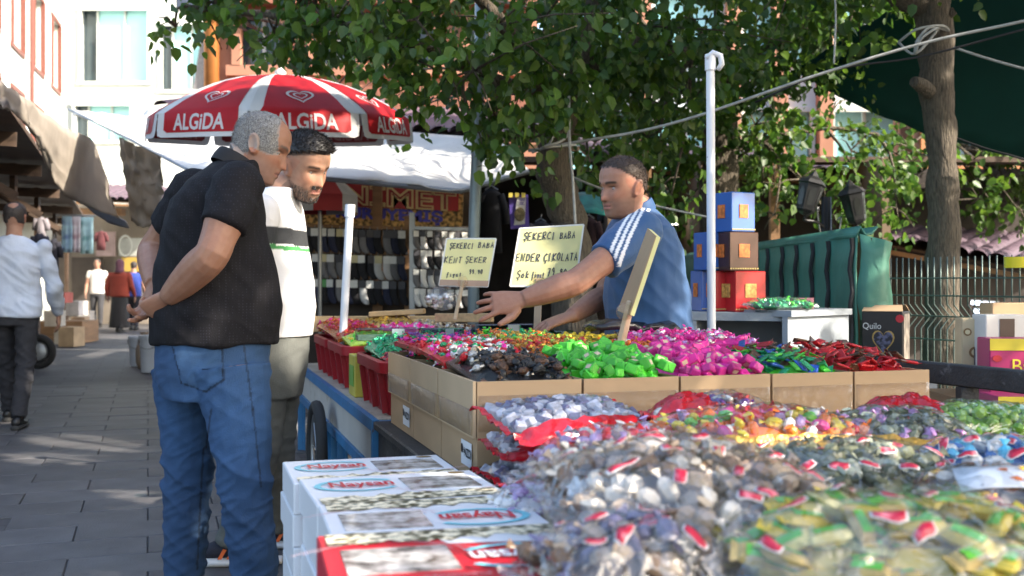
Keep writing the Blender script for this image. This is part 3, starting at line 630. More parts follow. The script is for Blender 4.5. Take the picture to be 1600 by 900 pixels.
# ================================================================== umbrella
um = thing('parasol', 'big red and white parasol with heart logo and ALGiDA lettering', 'umbrella', P(438, 440, 8.3).xy.to_3d())
UC = P(438, 440, 8.3); UC.z = 0
red_cloth = mat('red_umbrella_cloth', (.62, .014, .022), rough=.55, var=.08, scale=3, trans=.42, bump=.15, bscale=12)
white_cloth = mat('white_umbrella_cloth', (.8, .79, .78), rough=.6, var=.04, scale=3, trans=.3, bump=.15, bscale=12)
UR, UH, UF, UZ = 1.0, .335, .17, 2.365
Utilt = Matrix.Rotation(R(5), 4, 'X')
def US(k, s, t, off=0.):                           # panel k, s across -1..1, t 0..1 canopy, beyond 1 the flap
    a0, a1 = R(-90 + 45 * k), R(-45 + 45 * k); am = (a0 + a1) / 2
    f = (s + 1) / 2; tc = min(t, 1.)
    p0 = Vector((math.cos(a0), math.sin(a0), 0)); p1 = Vector((math.cos(a1), math.sin(a1), 0)); q = p0.lerp(p1, f)
    bow = 1 + .035 * (1 - s * s)
    r_ = tc * UR; z = UH * (1 - tc ** 2.15) - .03 * (1 - s * s) * tc * (1 - tc) * 2
    p = q * (r_ * bow); p.z = z
    nrm = Vector((math.cos(am) * .55, math.sin(am) * .55, .83))
    if t > 1:
        g = t - 1; out = Vector((math.cos(am), math.sin(am), 0))
        p += out * (.03 * g / UF + .012 * math.sin(s * 4 + k) * g / UF); p.z -= g; nrm = out
    p += nrm * off
    w = Utilt @ p; return Vector((UC.x + w.x, UC.y + w.y, UZ + w.z))
def heart(n=40):
    pts = []
    for i in range(n):
        a = 2 * math.pi * i / n; pts.append((16 * math.sin(a) ** 3 / 17, (13 * math.cos(a) - 5 * math.cos(2 * a) - 2 * math.cos(3 * a) - math.cos(4 * a)) / 17))
    return pts
for k in range(8):
    g = []; ts = [i / 9 for i in range(10)] + [1.0001, 1 + UF * .35, 1 + UF * .7, 1 + UF * .93, 1 + UF]
    for t in ts:
        sm = 1. if t <= 1 else (.975 if t < 1 + UF * .8 else (.95 if t < 1 + UF * .97 else .86))
        g.append([US(k, -sm + 2 * sm * j / 10, t) for j in range(11)])
    q = MB(); q.sheet(g, .003); pn = q.build('canopy_panel', white_cloth, um, 50)
    for sgn, nm in ((1, 'red_field'), (-1, 'red_lining')):
        g = []
        for t in [.1, .3, .5, .7, .85, .95, 1.0001, 1 + UF * .4, 1 + UF * .7, 1 + UF * .8]:
            if sgn < 0 and t < 1: continue
            sm = .76 if t <= 1 else (.8 if t < 1 + UF * .75 else .72)
            if t < .2: sm = .7
            g.append([US(k, -sm + 2 * sm * j / 8, t, .004 if sgn > 0 else -.007) for j in range(9)])
        q = MB(); q.sheet(g, .002); q.build(nm, red_cloth if sgn > 0 else mat('pale_red_lining', (.42, .06, .06), rough=.7, trans=.2), pn, 50)
    v, f = text_mesh('ALGiDA', .15, .0035); hwv = v[:, 0].max()
    for sgn in (1, -1):
        q = MB(); q.add([US(k, p[0] / hwv * .55, 1 + UF * .42 - (p[1]) * 1.02, .0085 if sgn > 0 else -.011) for p in v], f); q.build('lettering', white_cloth if sgn > 0 else mat('pink_lettering', (.6, .3, .28), rough=.7), pn)
    q = MB()                                       # heart swirl: two nested ribbons
    for sc, wd in ((1., .2), (.52, .24)):
        hp = heart(); out = [US(k, x * .34 * sc, .80 - y * .105 * sc, .008) for x, y in hp]; inn = [US(k, x * .34 * sc * (1 - wd), .80 - (y * (1 - wd) - .02) * .105 * sc, .008) for x, y in hp]
        q.loft([out, inn], cap=False)
    q.build('heart_logo', white_cloth, pn)
    q = MB(); q.tube([US(k, -1, t, -.015) for t in (.03, .3, .6, .85, 1.0)], .008, 6); q.build('rib', steel, um)
q = MB(); q.tube([(UC.x, UC.y, 0.02), (UC.x, UC.y, UZ + UH - .01)], .022, 12); q.build('pole', steel, um, True)
q = MB(); q.lathe([(.04, UH - .02), (.045, UH + .03), (.02, UH + .05), (.012, UH + .08), (.001, UH + .085)], (UC.x, UC.y, UZ), 12); q.build('finial', white_cloth, um, True)
q = MB(); q.lathe([(.26, 0), (.26, .05), (.22, .08), (.05, .1), (.04, .3), (.001, .3)], (UC.x, UC.y, .0), 20); q.build('base', mat('grey_base', (.2, .2, .2), rough=.8), um, 40)

# ================================================================== posts, ropes, lanterns
galv = mat('galvanised_post', (.24, .3, .33), rough=.45, metal=.4, var=.15, scale=5)
q = MB(); q.tube([P(739, 440, 8.2).xy.to_3d(), P(740, 380, 8.2), P(745, 240, 8.2), P(750, 85, 8.2), P(752, -120, 8.2)], .043, 12)
po = q.build('steel_post', galv, None, True, 'grey-blue steel post rising into the leaves behind the small yellow sign', 'post')
q = MB(); q.lathe([(.09, 0), (.09, .02), (.05, .03), (.05, .06), (.001, .06)], P(739, 440, 8.2).xy.to_3d(), 12); q.build('foot_plate', galv, po)
def white_pole(label, a, b, r_, hook):
    a, b = Vector(a), Vector(b); t = thing('white_pole', label, 'pole', a); d = (b - a).normalized()
    wp = mat('chipped_white_paint', (.74, .74, .76), rough=.45, var=.05, scale=6, stain=((.04, .035, .03), 22, .69))
    q = MB(); q.tube([a, (a + b) / 2, b], r_, 14); q.build('tube', wp, t, 40)
    q = MB(); q.tube([b - d * .06, b + d * .008], r_ * 1.28, 14); q.build('sleeve', wp, t, 40)
    if hook:
        q = MB(); q.tube([b + Vector((-.02, -.01, -.012)), b + Vector((.01, -.012, .012)), b + Vector((.04, -.012, .0)), b + Vector((.046, -.012, -.035)), b + Vector((.03, -.012, -.06))], [.012, .014, .014, .013, .01], 8); q.build('hook', wp, t, True)
    return t
white_pole('tall chipped white pole with a hook right of the vendor', P(1113, 440, 4.6).xy.to_3d(), P(1110, 88, 4.6), .0185, True)
white_pole('short leaning white pole standing in the candy trays behind the men', P(534, 560, 6.0), P(547, 322, 6.0), .022, False)
rope_m = mat('grey_rope', (.42, .42, .4), rough=.9, var=.2, scale=20, bump=.3, bscale=120)
black_m = mat('black_cable', (.015, .015, .017), rough=.6)
def rope(label, pts, r_, m_=rope_m, n=24, name='rope', cat='rope'):
    q = MB(); q.tube(interp_poly(pts, n), r_, 6); return q.build(name, m_, None, True, label, cat)
rope('thick grey rope stretched from the central trunk to the upper right', [P(826, 236, 7.6), P(900, 222, 7.45), P(1000, 205, 7.3), P(1100, 178, 7.1), P(1262, 122, 6.9), P(1440, 68, 6.75), P(1600, 33, 6.6), P(1760, -5, 6.4)], .0095)
rope('thin black cable sagging beside the grey rope', [P(1180, 160, 7.3), P(1300, 110, 7.1), P(1440, 88, 7.0), P(1600, 46, 6.8), P(1760, 8, 6.6)], .007, black_m, name='cable', cat='cable')
rope('grey cord running from the right-hand trunk towards the right edge', [P(1490, 74, 7.3), P(1545, 92, 7.2), P(1610, 110, 7.1), P(1760, 150, 7)], .008, name='cord', cat='cord')
rope('grey cord loops tied round the right-hand trunk', [P(1404, 66, 7.35), P(1432, 46, 7.2), P(1470, 40, 7.25), P(1482, 48, 7.4), P(1455, 42, 7.2), P(1434, 62, 7.18), P(1430, 84, 7.2), P(1440, 60, 7.15), P(1466, 44, 7.2), P(1430, 84, 7.2), P(1404, 66, 7.35)], .009, n=50, name='cord', cat='cord')
rope('grey cord loops tied round the central trunk', [P(832, 238, 7.5), P(858, 225, 7.3), P(874, 190, 7.3), P(888, 208, 7.35), P(874, 222, 7.28), P(848, 230, 7.3), P(900, 226, 7.4)], .009, n=30, name='cord', cat='cord')
rope('vertical white cord hanging beside the central trunk', [P(889, 150, 7.3), P(890, 225, 7.3), P(895, 280, 7.3), P(899, 350, 7.3)], .009, name='cord', cat='cord')
rope('white cord slanting behind the head of the vendor', [P(886, 273, 8.4), P(940, 295, 8.3), P(1010, 318, 8.2), P(1110, 340, 8.1)], .008, name='cord', cat='cord')
rope('thin cable above the fence at the far right', [P(1490, 214, 8.5), P(1540, 232, 8.3), P(1610, 252, 8.1), P(1760, 300, 8)], .008, black_m, name='cable', cat='cable')
rope('short grey cord dangling in front of the green net', [P(1304, -20, 6.8), P(1306, 30, 6.8), P(1303, 100, 6.8)], .006, name='cord', cat='cord')
# green shade net
net_m = mat('green_net', (.004, .06, .045), rough=.8, var=.2, scale=1.5, trans=.35, bump=.2, bscale=4)
rows = []
A, B, C, E = P(1238, 112, 9.6), P(1680, 262, 8.6), P(1990, -150, 7.6), P(1440, -20, 8.9)
for i in range(14):
    a = A.lerp(E, i / 13); b = B.lerp(C, i / 13); row = []
    for j in range(18):
        t = j / 17; p = a.lerp(b, t); p.z -= .14 * math.sin(math.pi * t) * (1 - i / 20) - .05 * N3((j * .5, i * .4, 3), 1); row.append(p)
    rows.append(row)
q = MB(); q.sheet(rows, .005); q.build('shade_net', net_m, None, True, 'dark green shade net stretched behind the right-hand trunk', 'net')
# street lantern with two heads
iron = mat('black_iron', (.012, .012, .013), rough=.4, var=.2)
ln = thing('street_lantern', 'black iron street lamp with two lantern heads behind the green stall', 'street lamp', P(1291, 440, 8.6).xy.to_3d())
b = P(1291, 440, 8.6); q = MB(); q.tube([(b.x, 8.6, 0), (b.x, 8.6, P(0, 308, 8.6).z)], [.06, .04], 12); q.lathe([(.11, 0), (.1, .25), (.07, .3), (.05, .5)], (b.x, 8.6, 0), 12); q.build('post', iron, ln, True)
for (px, py, s, tl) in ((1265, 303, -1, .25), (1334, 318, 1, -.2)):
    c = P(px, py, 8.5); M_ = Matrix.Translation(c) @ Matrix.Rotation(tl, 4, 'Y')
    q = MB(); q.loft([[M_ @ Vector((r_ * math.cos(a), r_ * math.sin(a), z)) for a in [2 * math.pi * j / 6 for j in range(6)]] for r_, z in ((.02, -.17), (.06, -.15), (.075, -.13), (.1, .07), (.115, .08), (.09, .11), (.04, .14), (.02, .17), (.004, .19))]); hd = q.build('lantern_head', iron, ln)
    for j in range(6):
        a0, a1 = 2 * math.pi * j / 6, 2 * math.pi * (j + 1) / 6
        def lp(f, z, o=.004): r_ = lerp(.075, .1, (z + .13) / .2); p = Vector((math.cos(a0), math.sin(a0), 0)).lerp(Vector((math.cos(a1), math.sin(a1), 0)), f) * (r_ + o); p.z = z; return M_ @ p
        q = MB(); q.add([lp(.22, -.1), lp(.78, -.1), lp(.78, .02), lp(.5, .05), lp(.22, .02)], [(0, 1, 2, 3, 4)]); q.build('glass', mat('lantern_glass', (.03, .032, .03), rough=.15), hd, fix=False)
    q = MB(); e = Vector((b.x, 8.6, c.z - .28)); q.tube(interp_poly([e, e.lerp(c, .5) + Vector((0, 0, -.08)), c + Vector((s * .04, .02, -.2)), c + Vector((0, 0, -.15))], 10), .012, 8); q.build('arm', iron, ln, True)
    q = MB(); q.tube(interp_poly([e + Vector((0, 0, -.1)), e.lerp(c, .35) + Vector((0, 0, -.12)), e.lerp(c, .55) + Vector((0, 0, .02)), e.lerp(c, .4) + Vector((0, 0, .04))], 12), .007, 6); q.build('scroll', steel, ln, True)
# ================================================================== green covered stall
GX, G0, G1, GZ = 1.78, 5.6, 11.4, 1.375
gs = thing('covered_stall', 'stall wrapped in green tarpaulin with black straps right of the vendor', 'stall', (GX + .45, 8, 0))
green_t = mat('green_tarpaulin', (.06, .2, .145), rough=.55, var=.18, scale=3, bump=.4, bscale=8, bdist=.02, stain=((.06, .2, .15), 2.2, .62))
rows = []
for i in range(9):
    z = GZ * (1 - i / 8); row = []
    for j in range(60):
        y = lerp(G0, G1, (j / 59) ** 1.3); bul = .02 * math.sin((y - G0) / .36 * math.pi * 1.0) ** 2
        row.append((GX - bul * math.sin(math.pi * i / 8) + .012 * N3((y * 2, z * 3, 1), 1.), y, z + .012 * N3((y, 4, z), 2.)))
    rows.append(row)
q = MB(); q.sheet(rows, .01); q.build('side_sheet', green_t, gs, True)
q = MB(); q.sheet([[(GX + .014 * k, lerp(G0, G1, j / 20), GZ + .015 + .03 * math.sin(k * 1.2) + .01 * N3((j, k, 2), 1.)) for j in range(21)] for k in (-1, 1, 3, 5, 7)], .01); q.build('top_sheet', green_t, gs, True)
q = MB(); q.sheet([[(GX + .03 + .012 * math.sin(i * 1.7), G0 - .012 - .01 * i * math.sin(k * 1.3), GZ - i * .09) for i in range(6)] for k in range(5)], .006)
q.v = []; q.f = []; q.m = []
q.sheet([[(GX + .005 + .055 * k + .012 * math.sin(i * 1.3 + k), G0 - .02 + .02 * math.sin(k * 2.1 + i * .6), GZ - i * .088 - .015 * k) for k in range(4 if True else 0)] for i in range(6)], .006); q.build('loose_flap', green_t, gs, True)
for y in (5.62, 6.04, 6.36, 6.72, 7.07, 7.47, 7.82, 8.4, 9.1, 10.0):
    q = MB(); q.tube([(GX - .028 + .006 * math.sin(z * 30), y + .008 * math.sin(z * 23 + y), z) for z in [GZ - .02 - k * .055 for k in range(24)]], .013, 6); q.build('strap', black_m, gs)
q = MB()
for y in (5.62, 8, 10.5): q.beam((GX + .05, y, 0), (GX + .05, y, GZ - .02), .05, .05)
q.build('frame', iron, gs)
# ================================================================== wire fence
fd0, fd1 = 6.6, 5.6
fn = thing('wire_fence', 'dark green wire mesh fence with bent tops in front of the lit trunk', 'fence', P(1480, 440, 6.2).xy.to_3d())
wire_m = mat('fence_wire', (.10, .14, .13), rough=.4, metal=.5)
fa, fb = Vector((P(1362, 440, 6.7).x, 6.7, 0)), Vector((P(1640, 440, 5.5).x, 5.5, 0))
fnrm = Vector((fb - fa)).normalized(); fout = Vector((fnrm.y, -fnrm.x, 0))
FT = 1.27
def fpt(t, z, o=0.): p = fa.lerp(fb, t) + fout * o; p.z = z; return p
wires = 26
for k in range(wires):
    t = (k + .3) / wires
    q = MB(); q.tube([fpt(t, .1), fpt(t, .72), fpt(t, .86), fpt(t, .93, -.07), fpt(t, 1.0, 0), fpt(t, 1.1, 0), fpt(t, FT + .0)], .0042, 6); q.build('upright_wire', wire_m, fn, True)
for z, o in ((.3, 0), (.55, 0), (.8, 0), (.93, -.07), (1.05, 0), (1.15, 0)):
    q = MB(); q.tube([fpt(0, z, o), fpt(1, z, o)], .0045, 6); q.build('cross_wire', wire_m, fn)
for t in (0, 1):
    q = MB(); q.beam(fpt(t, 0, -.03), fpt(t, 1.2, -.03), .05, .05); q.build('post', wire_m, fn)
# roll of yellow tape on the fence top
c = P(1592, 410, 5.6); q = MB(); q.lathe([(.05, -.022), (.07, -.028), (.072, .028), (.05, .022)], c, 24); q.loft([[c + Vector((.05 * math.cos(a), .05 * math.sin(a), z)) for a in [2 * math.pi * j / 24 for j in range(24)]] for z in (-.022, .022)], cap=False)
q.build('tape_roll', mat('yellow_tape', (.75, .62, .03), rough=.25, var=.05), None, 40, 'roll of yellow tape resting on top of the wire fence', 'tape')
# ================================================================== grey trough stand and chocolate boxes
gm = mat('grey_board', (.28, .31, .34), rough=.7, var=.15, scale=4, bump=.2, stain=((.2, .2, .2), 6, .62))
st = thing('grey_stand', 'grey board counter with open front behind the pole right of the vendor', 'counter', P(1200, 440, 5.2).xy.to_3d())
cz = P(0, 488, 5.3).z
a, b = P(1072, 440, 5.35), P(1232, 440, 5.2); a.z = b.z = 0
dd = (b - a).normalized(); nn = Vector((-dd.y, dd.x, 0))
q = MB(); q.prism([a + Vector((0, 0, cz - .04)), b + Vector((0, 0, cz - .04)), b + nn * .4 + Vector((0, 0, cz - .04)), a + nn * .4 + Vector((0, 0, cz - .04))], (0, 0, .04)); q.build('top_board', gm, st)
for p in (a + dd * .02, b - dd * .03):
    q = MB(); q.prism([p, p + dd * .03, p + dd * .03 + nn * .38, p + nn * .38], (0, 0, cz - .042)); q.build('side_board', gm, st)
q = MB(); q.prism([a + nn * .38, b + nn * .38, b + nn * .4, a + nn * .4], (0, 0, cz - .042)); q.build('back_board', gm, st)
q = MB(); q.prism([a + Vector((0, 0, .45)) + nn * .03, b + Vector((0, 0, .45)) + nn * .03, b + nn * .37 + Vector((0, 0, .45)), a + nn * .37 + Vector((0, 0, .45))], (0, 0, .03)); q.build('shelf', gm, st)
p0, p1 = P(1231, 440, 5.16), P(1326, 440, 5.55); p0.z = p1.z = 0
gp = thing('joined_counter', 'sunlit grey wooden panel joined to the right of the open counter', 'panel', (p0 + p1) / 2)
q = MB(); d2 = (p1 - p0).normalized(); n2 = Vector((-d2.y, d2.x, 0)); q.prism([p0, p1, p1 + n2 * .03, p0 + n2 * .03], (0, 0, P(0, 494, 5.3).z)); q.build('board', gm, gp)
q = MB(); q.prism([p0 + n2 * -.02, p1 + n2 * -.02, p1 + n2 * .3, p0 + n2 * .3], (0, 0, .03)); q.v = [(v[0], v[1], v[2] + P(0, 494, 5.3).z + .001) for v in q.v]; q.build('top_board', gm, gp)
q = MB(); q.prism([p1 + n2 * .04, p1 + n2 * .28, p1 + n2 * .28 + d2 * -.03, p1 + n2 * .04 + d2 * -.03], (0, 0, P(0, 494, 5.3).z)); q.build('side_board', gm, gp)
def gift_box(label, c, dims, rz, col, stamp, lid=True, group='boxes of chocolate on the grey counter'):
    t = thing('chocolate_box', label, 'box', c, rz, group); M_ = W(t); dx, dy, dz = dims; mm = mat('gift_%.2f_%.2f_%.2f' % col, col, rough=.35, var=.1, coat=.3)
    q = MB(); q.box((0, 0, 0), dims, M=M_ @ Matrix.Translation((0, 0, dz / 2)), bev=.004); q.build('carton', mm, t)
    q = MB(); q.box((0, 0, 0), (dx * .36, .003, dz * .34), M=M_ @ Matrix.Translation((0, -dy / 2 - .0025, dz * .52))); q.build('orange_print', stamp, t); q = MB(); q.box((0, 0, 0), (.003, dy * .36, dz * .34), M=M_ @ Matrix.Translation((-dx / 2 - .0025, 0, dz * .52))); q.build('orange_print', stamp, t)
    q = MB()
    for k in range(12): q.box((0, 0, 0), (dx * .05, .003, .006), M=M_ @ Matrix.Translation((-dx * .46 + k * dx * .084, -dy / 2 - .0025, .012)))
    q.build('dotted_trim', mat('gold_dot', (.6, .45, .15), rough=.4), t)
    return t
ost = mat('orange_stamp', (.6, .16, .03), rough=.5, var=.4, scale=60); yst = mat('gold_stamp', (.55, .3, .08), rough=.4, var=.5, scale=60)
bz = cz + .001; bx = lambda px, D: P(px, 440, D).x
blue = (.03, .12, .4); brn = (.06, .02, .012); rd = (.5, .015, .02)
D = 5.42
gift_box('red chocolate box standing right on the grey counter', (bx(1161, D), D, bz), (.17, .15, .2), .3, rd, yst)
gift_box('red chocolate box standing behind the tall white pole', (bx(1122, D + .06), D + .06, bz), (.1, .14, .2), .3, rd, yst)
gift_box('blue chocolate box at the bottom left of the stack', (bx(1098, D + .12), D + .12, bz), (.075, .14, .204), .25, blue, ost)
gift_box('dark brown chocolate box in the middle of the stack', (bx(1150, D), D, bz + .201), (.165, .15, .192), .35, brn, ost)
gift_box('blue chocolate box behind the white pole beside the brown box', (bx(1106, D + .06), D + .06, bz + .205), (.09, .14, .19), .3, blue, ost)
gift_box('blue chocolate box on top of the stack', (bx(1146, D), D, bz + .394), (.15, .15, .195), .5, blue, ost)
# black heart chocolate carton, other sweets cartons by the fence
def art_carton(label, px, py_top, py_bot, D, w, dep, rz, col, front, name='sweets_carton'):
    b = P(px, py_bot, D); t = thing(name, label, 'box', b, rz, None); M_ = W(t); h = P(px, py_top, D).z - b.z
    q = MB(); q.box((0, 0, 0), (w, dep, h), M=M_ @ Matrix.Translation((0, 0, h / 2)), bev=.004); q.build('carton', mat('carton_%.2f_%.2f_%.2f' % col, col, rough=.35, var=.1), t)
    front(t, M_, w, dep, h); return t
def fl(t, M_, pts, y, m_, nm): q = MB(); q.prism([M_ @ Vector((x, y, z)) for x, z in pts], (M_.to_3x3() @ Vector((0, -.002, 0)))); q.build(nm, m_, t)
def lbl(t, M_, txt, x, z, y, size, m_, fit=None): q = MB(); put_text(q, txt, M_ @ Vector((x, y, z)), M_.to_3x3() @ Vector((1, 0, 0)), (0, 0, 1), size, fit=fit, off=.001); q.build('lettering', m_, t)
silver = mat('silver_print', (.6, .6, .58), rough=.4); gold = mat('gold_print', (.45, .3, .1), rough=.35, metal=.6); redp = mat('red_print', (.5, .02, .03), rough=.4)
def f_heart(t, M_, w, dep, h):
    y = -dep / 2 - .001; hp = heart(28)
    fl(t, M_, [(x * .058 + .005, .115 + z * .075) for x, z in hp], y, gold, 'heart_rim')
    fl(t, M_, [(x * .05 + .005, .115 + z * .066) for x, z in hp], y - .0025, mat('dark_praline', (.06, .06, .1), var=.8, scale=50, thresh=(.45, .6)), 'heart_picture')
    lbl(t, M_, 'Quilo', -.05, h - .075, y - .001, .045, silver, .09)
    fl(t, M_, [(.085 + .02 * math.cos(a), h - .035 + .02 * math.sin(a)) for a in [2 * math.pi * k / 16 for k in range(16)]], y - .0005, redp, 'round_badge')
    q = MB(); q.box((0, 0, 0), (.002, dep * .9, h * .9), M=M_ @ Matrix.Translation((w / 2 + .0025, 0, h / 2))); q.build('side_print', mat('side_print', (.2, .17, .14), var=.8, scale=16, rough=.35), t)
    for s in (-1, 1):
        q = MB(); q.prism([M_ @ Vector((-w / 2, s * dep / 2, h)), M_ @ Vector((w / 2, s * dep / 2, h)), M_ @ Vector((w / 2 - .01, s * dep * .28, h + .03)), M_ @ Vector((-w / 2 + .01, s * dep * .3, h + .028))], (0, 0, .003)); q.build('flap', kraft, t)
q = MB(); a = P(1340, 440, 5.3); q.box((P(1388, 0, 5.7).x, 5.75, .33), (.42, .34, .66)); q.build('plinth', gm, label='low grey plinth under the black heart carton', cat='plinth')
art_carton('black chocolate carton with a heart picture and Quilo lettering', 1384, 486, 566, 5.6, .2, .2, -.5, (.015, .014, .016), f_heart)
pk = (.42, .02, .12)
def f_bal(t, M_, w, dep, h):
    y = -dep / 2 - .001
    fl(t, M_, [(-w / 2, h - .05), (w / 2, h - .05), (w / 2, h), (-w / 2, h)], y, mat('yellow_print', (.7, .55, .04), rough=.4), 'yellow_band')
    lbl(t, M_, 'Bal', -.012, h * .55, y - .002, .085, mat('yellow_letter', (.75, .62, .05), rough=.4))
    fl(t, M_, [(-w * .4 + .02 * math.cos(a), h * .68 + .014 * math.sin(a)) for a in [2 * math.pi * k / 16 for k in range(16)]], y - .001, redp, 'round_badge')
def f_cream(t, M_, w, dep, h):
    y = -dep / 2 - .001
    for (x, z, r_) in ((-.06, .03, .02), (.03, .06, .024), (-.03, .12, .026), (.06, .14, .02), (-.07, .18, .018), (.02, .19, .02)):
        fl(t, M_, [(x * w / .2 + r_ * math.cos(a), z * h / .22 + r_ * math.sin(a)) for a in [2 * math.pi * k / 14 for k in range(14)]], y, mat('brown_ring', (.2, .11, .04), rough=.5), 'ring_print')
        fl(t, M_, [(x * w / .2 + r_ * .6 * math.cos(a), z * h / .22 + r_ * .6 * math.sin(a)) for a in [2 * math.pi * k / 14 for k in range(14)]], y - .0025, mat('cream_print', (.6, .5, .3), rough=.5), 'ring_print')
    fl(t, M_, [(-.03, .01), (.03, .01), (.03, h * .6), (-.03, h * .6)], y - .005, mat('grey_window', (.14, .13, .12), rough=.2), 'window_print')
def f_white(t, M_, w, dep, h):
    y = -dep / 2 - .001
    fl(t, M_, [(-.035, h * .55), (.035, h * .55), (.035, h * .95), (-.035, h * .95)], y, mat('dark_print', (.06, .03, .02), rough=.4), 'picture'); 
    for k in range(3): fl(t, M_, [(-w * .42 + .02 + .018 * math.cos(a) + k * .007, h * .5 + .025 * k - .02 + .012 * math.sin(a)) for a in [2 * math.pi * j / 10 for j in range(10)]], y - .001, iron, 'emblem')
FS = thing('goods_bench', 'low bench carrying the pink and cream cartons by the fence', 'bench', (2.35, 4.85, 0))
q = MB(); q.box((2.5, 4.92, .6), (1.1, .55, .04)); q.build('bench_top', wood_brown, FS)
for x in (2.05, 2.95):
    for y in (4.72, 5.12): q = MB(); q.beam((x, y, 0), (x, y, .58), .05, .05); q.build('leg', wood_brown, FS)
def on_bench(label, px, D, w, dep, h, rz, col, fr, z=.621):
    b = P(px, 440, D); t = thing('sweets_carton', label, 'box', (b.x, D, z), rz); M_ = W(t)
    q = MB(); q.box((0, 0, 0), (w, dep, h), M=M_ @ Matrix.Translation((0, 0, h / 2)), bev=.004); q.build('carton', mat('carton_%.2f_%.2f_%.2f' % col, col, rough=.4, var=.1), t)
    if fr: fr(t, M_, w, dep, h)
    return t
on_bench('cream carton patterned with brown rings against the trunk', 1526, 5.05, .16, .16, .34, -.2, (.5, .4, .25), f_cream)
on_bench('white and silver sweets carton behind the pink boxes', 1562, 4.95, .2, .12, .36, .1, (.62, .6, .56), f_white)
on_bench('pink and yellow carton reading Bal at the right edge', 1592, 4.72, .3, .16, .265, -.08, pk, f_bal)
on_bench('open brown carton behind the white sweets carton', 1590, 5.1, .3, .14, .41, 0, (.42, .28, .16), None)
b = P(1592, 440, 4.35)
fs2 = thing('sweets_carton', 'lower pink carton below the black rail at the right edge', 'box', (b.x + .02, 4.35, .42), -.05); M_ = W(fs2)
q = MB(); q.box((0, 0, 0), (.28, .2, .26), M=M_ @ Matrix.Translation((0, 0, .13)), bev=.004); q.build('carton', mat('carton_pink2', pk, rough=.4), fs2); f_bal(fs2, M_, .28, .2, .26)
q = MB(); q.box((b.x + .02, 4.35, .21), (.4, .3, .418)); q.build('crate', wood_brown, label='wooden crate under the lower pink carton', cat='crate')
# grey unit on a bracket high on the wall at the top edge
c = P(312, 4, 16.2); ac = thing('wall_unit', 'dark grey box unit on a bracket high above the umbrella', 'unit', c - Vector((0, 0, .12)))
q = MB(); q.box(c, (.62, .3, .26), bev=.02); q.build('casing', mat('slate_casing', (.06, .075, .11), rough=.5, var=.1), ac)
q = MB(); q.box(c + Vector((.02, .02, -.15)), (.5, .22, .04)); q.build('tray', mat('slate_tray', (.04, .05, .07), rough=.6), ac)
q = MB(); q.beam(c + Vector((.1, .1, .0)), Vector((P(330, 0, 17).x, 17.1, c.z)), .04, .04); q.build('bracket', steel, ac)
# ================================================================== trees
def fast_mesh(name, v, quads, mats, mi=None, col=None, smooth=False, parent=None, loc=(0, 0, 0)):
    me = bpy.data.meshes.new(name); n = len(v); k = quads.shape[1]; nf = len(quads)
    me.vertices.add(n); me.vertices.foreach_set('co', (np.asarray(v, dtype=np.float32) - np.array(loc, dtype=np.float32)).ravel())
    me.loops.add(nf * k); me.loops.foreach_set('vertex_index', quads.astype(np.int32).ravel())
    me.polygons.add(nf); me.polygons.foreach_set('loop_start', np.arange(nf, dtype=np.int32) * k)
    for m in mats: me.materials.append(m)
    if mi is not None: me.polygons.foreach_set('material_index', mi.astype(np.int32))
    if smooth: me.polygons.foreach_set('use_smooth', np.ones(nf, dtype=bool))
    if col is not None:
        ca = me.color_attributes.new('Col', 'FLOAT_COLOR', 'POINT'); ca.data.foreach_set('color', np.concatenate([col, np.ones((n, 1))], 1).astype(np.float32).ravel())
    me.update(calc_edges=True); me.validate()
    o = bpy.data.objects.new(name, me); COL.objects.link(o)
    if parent is not None: o.parent = parent
    else: o.location = loc
    return o
LEAF = np.array([(0, 0, 0), (.16, .34, .07), (.58, .34, .05), (1, 0, -.1), (.58, -.34, .05), (.16, -.34, .07)])
LEAFQ = np.array([(0, 3, 2, 1), (0, 5, 4, 3)])
leaf_mat = mat('leaf', (1, 1, 1), rough=.42, var=.1, scale=40, trans=.55, attr='Col', spec=.5)
bark = mat('bark', (.105, .085, .062), rough=.9, var=.45, scale=26, stretch=(3.2, 3.2, .55), bump=1., bscale=24, bdist=.03, stain=((.05, .04, .03), 3, .62))
# places chosen to be sunlit: leaves between them and the sun are cut out
GAPS = [(P(492, 262, 4.3), .15), (P(470, 345, 4.32), .13), (P(470, 440, 4.32), .13), (P(452, 520, 4.3), .1), (P(545, 188, 7.4), .17), (P(1045, 400, 4.5), .11), (P(1015, 335, 4.5), .05), (P(1480, 235, 7.4), .16), (P(1480, 470, 7.4), .22),
        (P(575, 484, 6.6), .12), (P(1180, 510, 5.2), .15), (P(1410, 515, 5.6), .14), (P(120, 690, 7.7), .28), (P(60, 720, 7), .2), (P(60, 400, 8.6), .2), (P(1250, 520, 5.3), .14), (P(880, 650, 2.7), .1), (P(1130, 330, 5.4), .06), (P(700, 410, 5), .12), (P(850, 400, 4.7), .1), (P(1270, 700, 2.2), .09), (P(250, 212, 11), .5), (P(340, 235, 10.6), .5), (P(160, 185, 11.6), .4), (P(430, 245, 10.2), .5), (P(560, 240, 10.4), .65), (P(650, 250, 10.2), .65), (P(740, 255, 10), .5), (P(40, 170, 8.6), .45), (P(75, 215, 9.8), .55), (P(115, 250, 11), .6), (P(150, 300, 12), .5), (P(225, 290, 10.8), .35), (P(1100, 745, 1.85), .06), (P(1220, 680, 2.4), .08), (P(1440, 700, 2.5), .07), (P(330, 160, 8), .25), (P(440, 145, 8.2), .45), (P(560, 165, 8.1), .25), (P(1000, 720, 2.2), .06)]
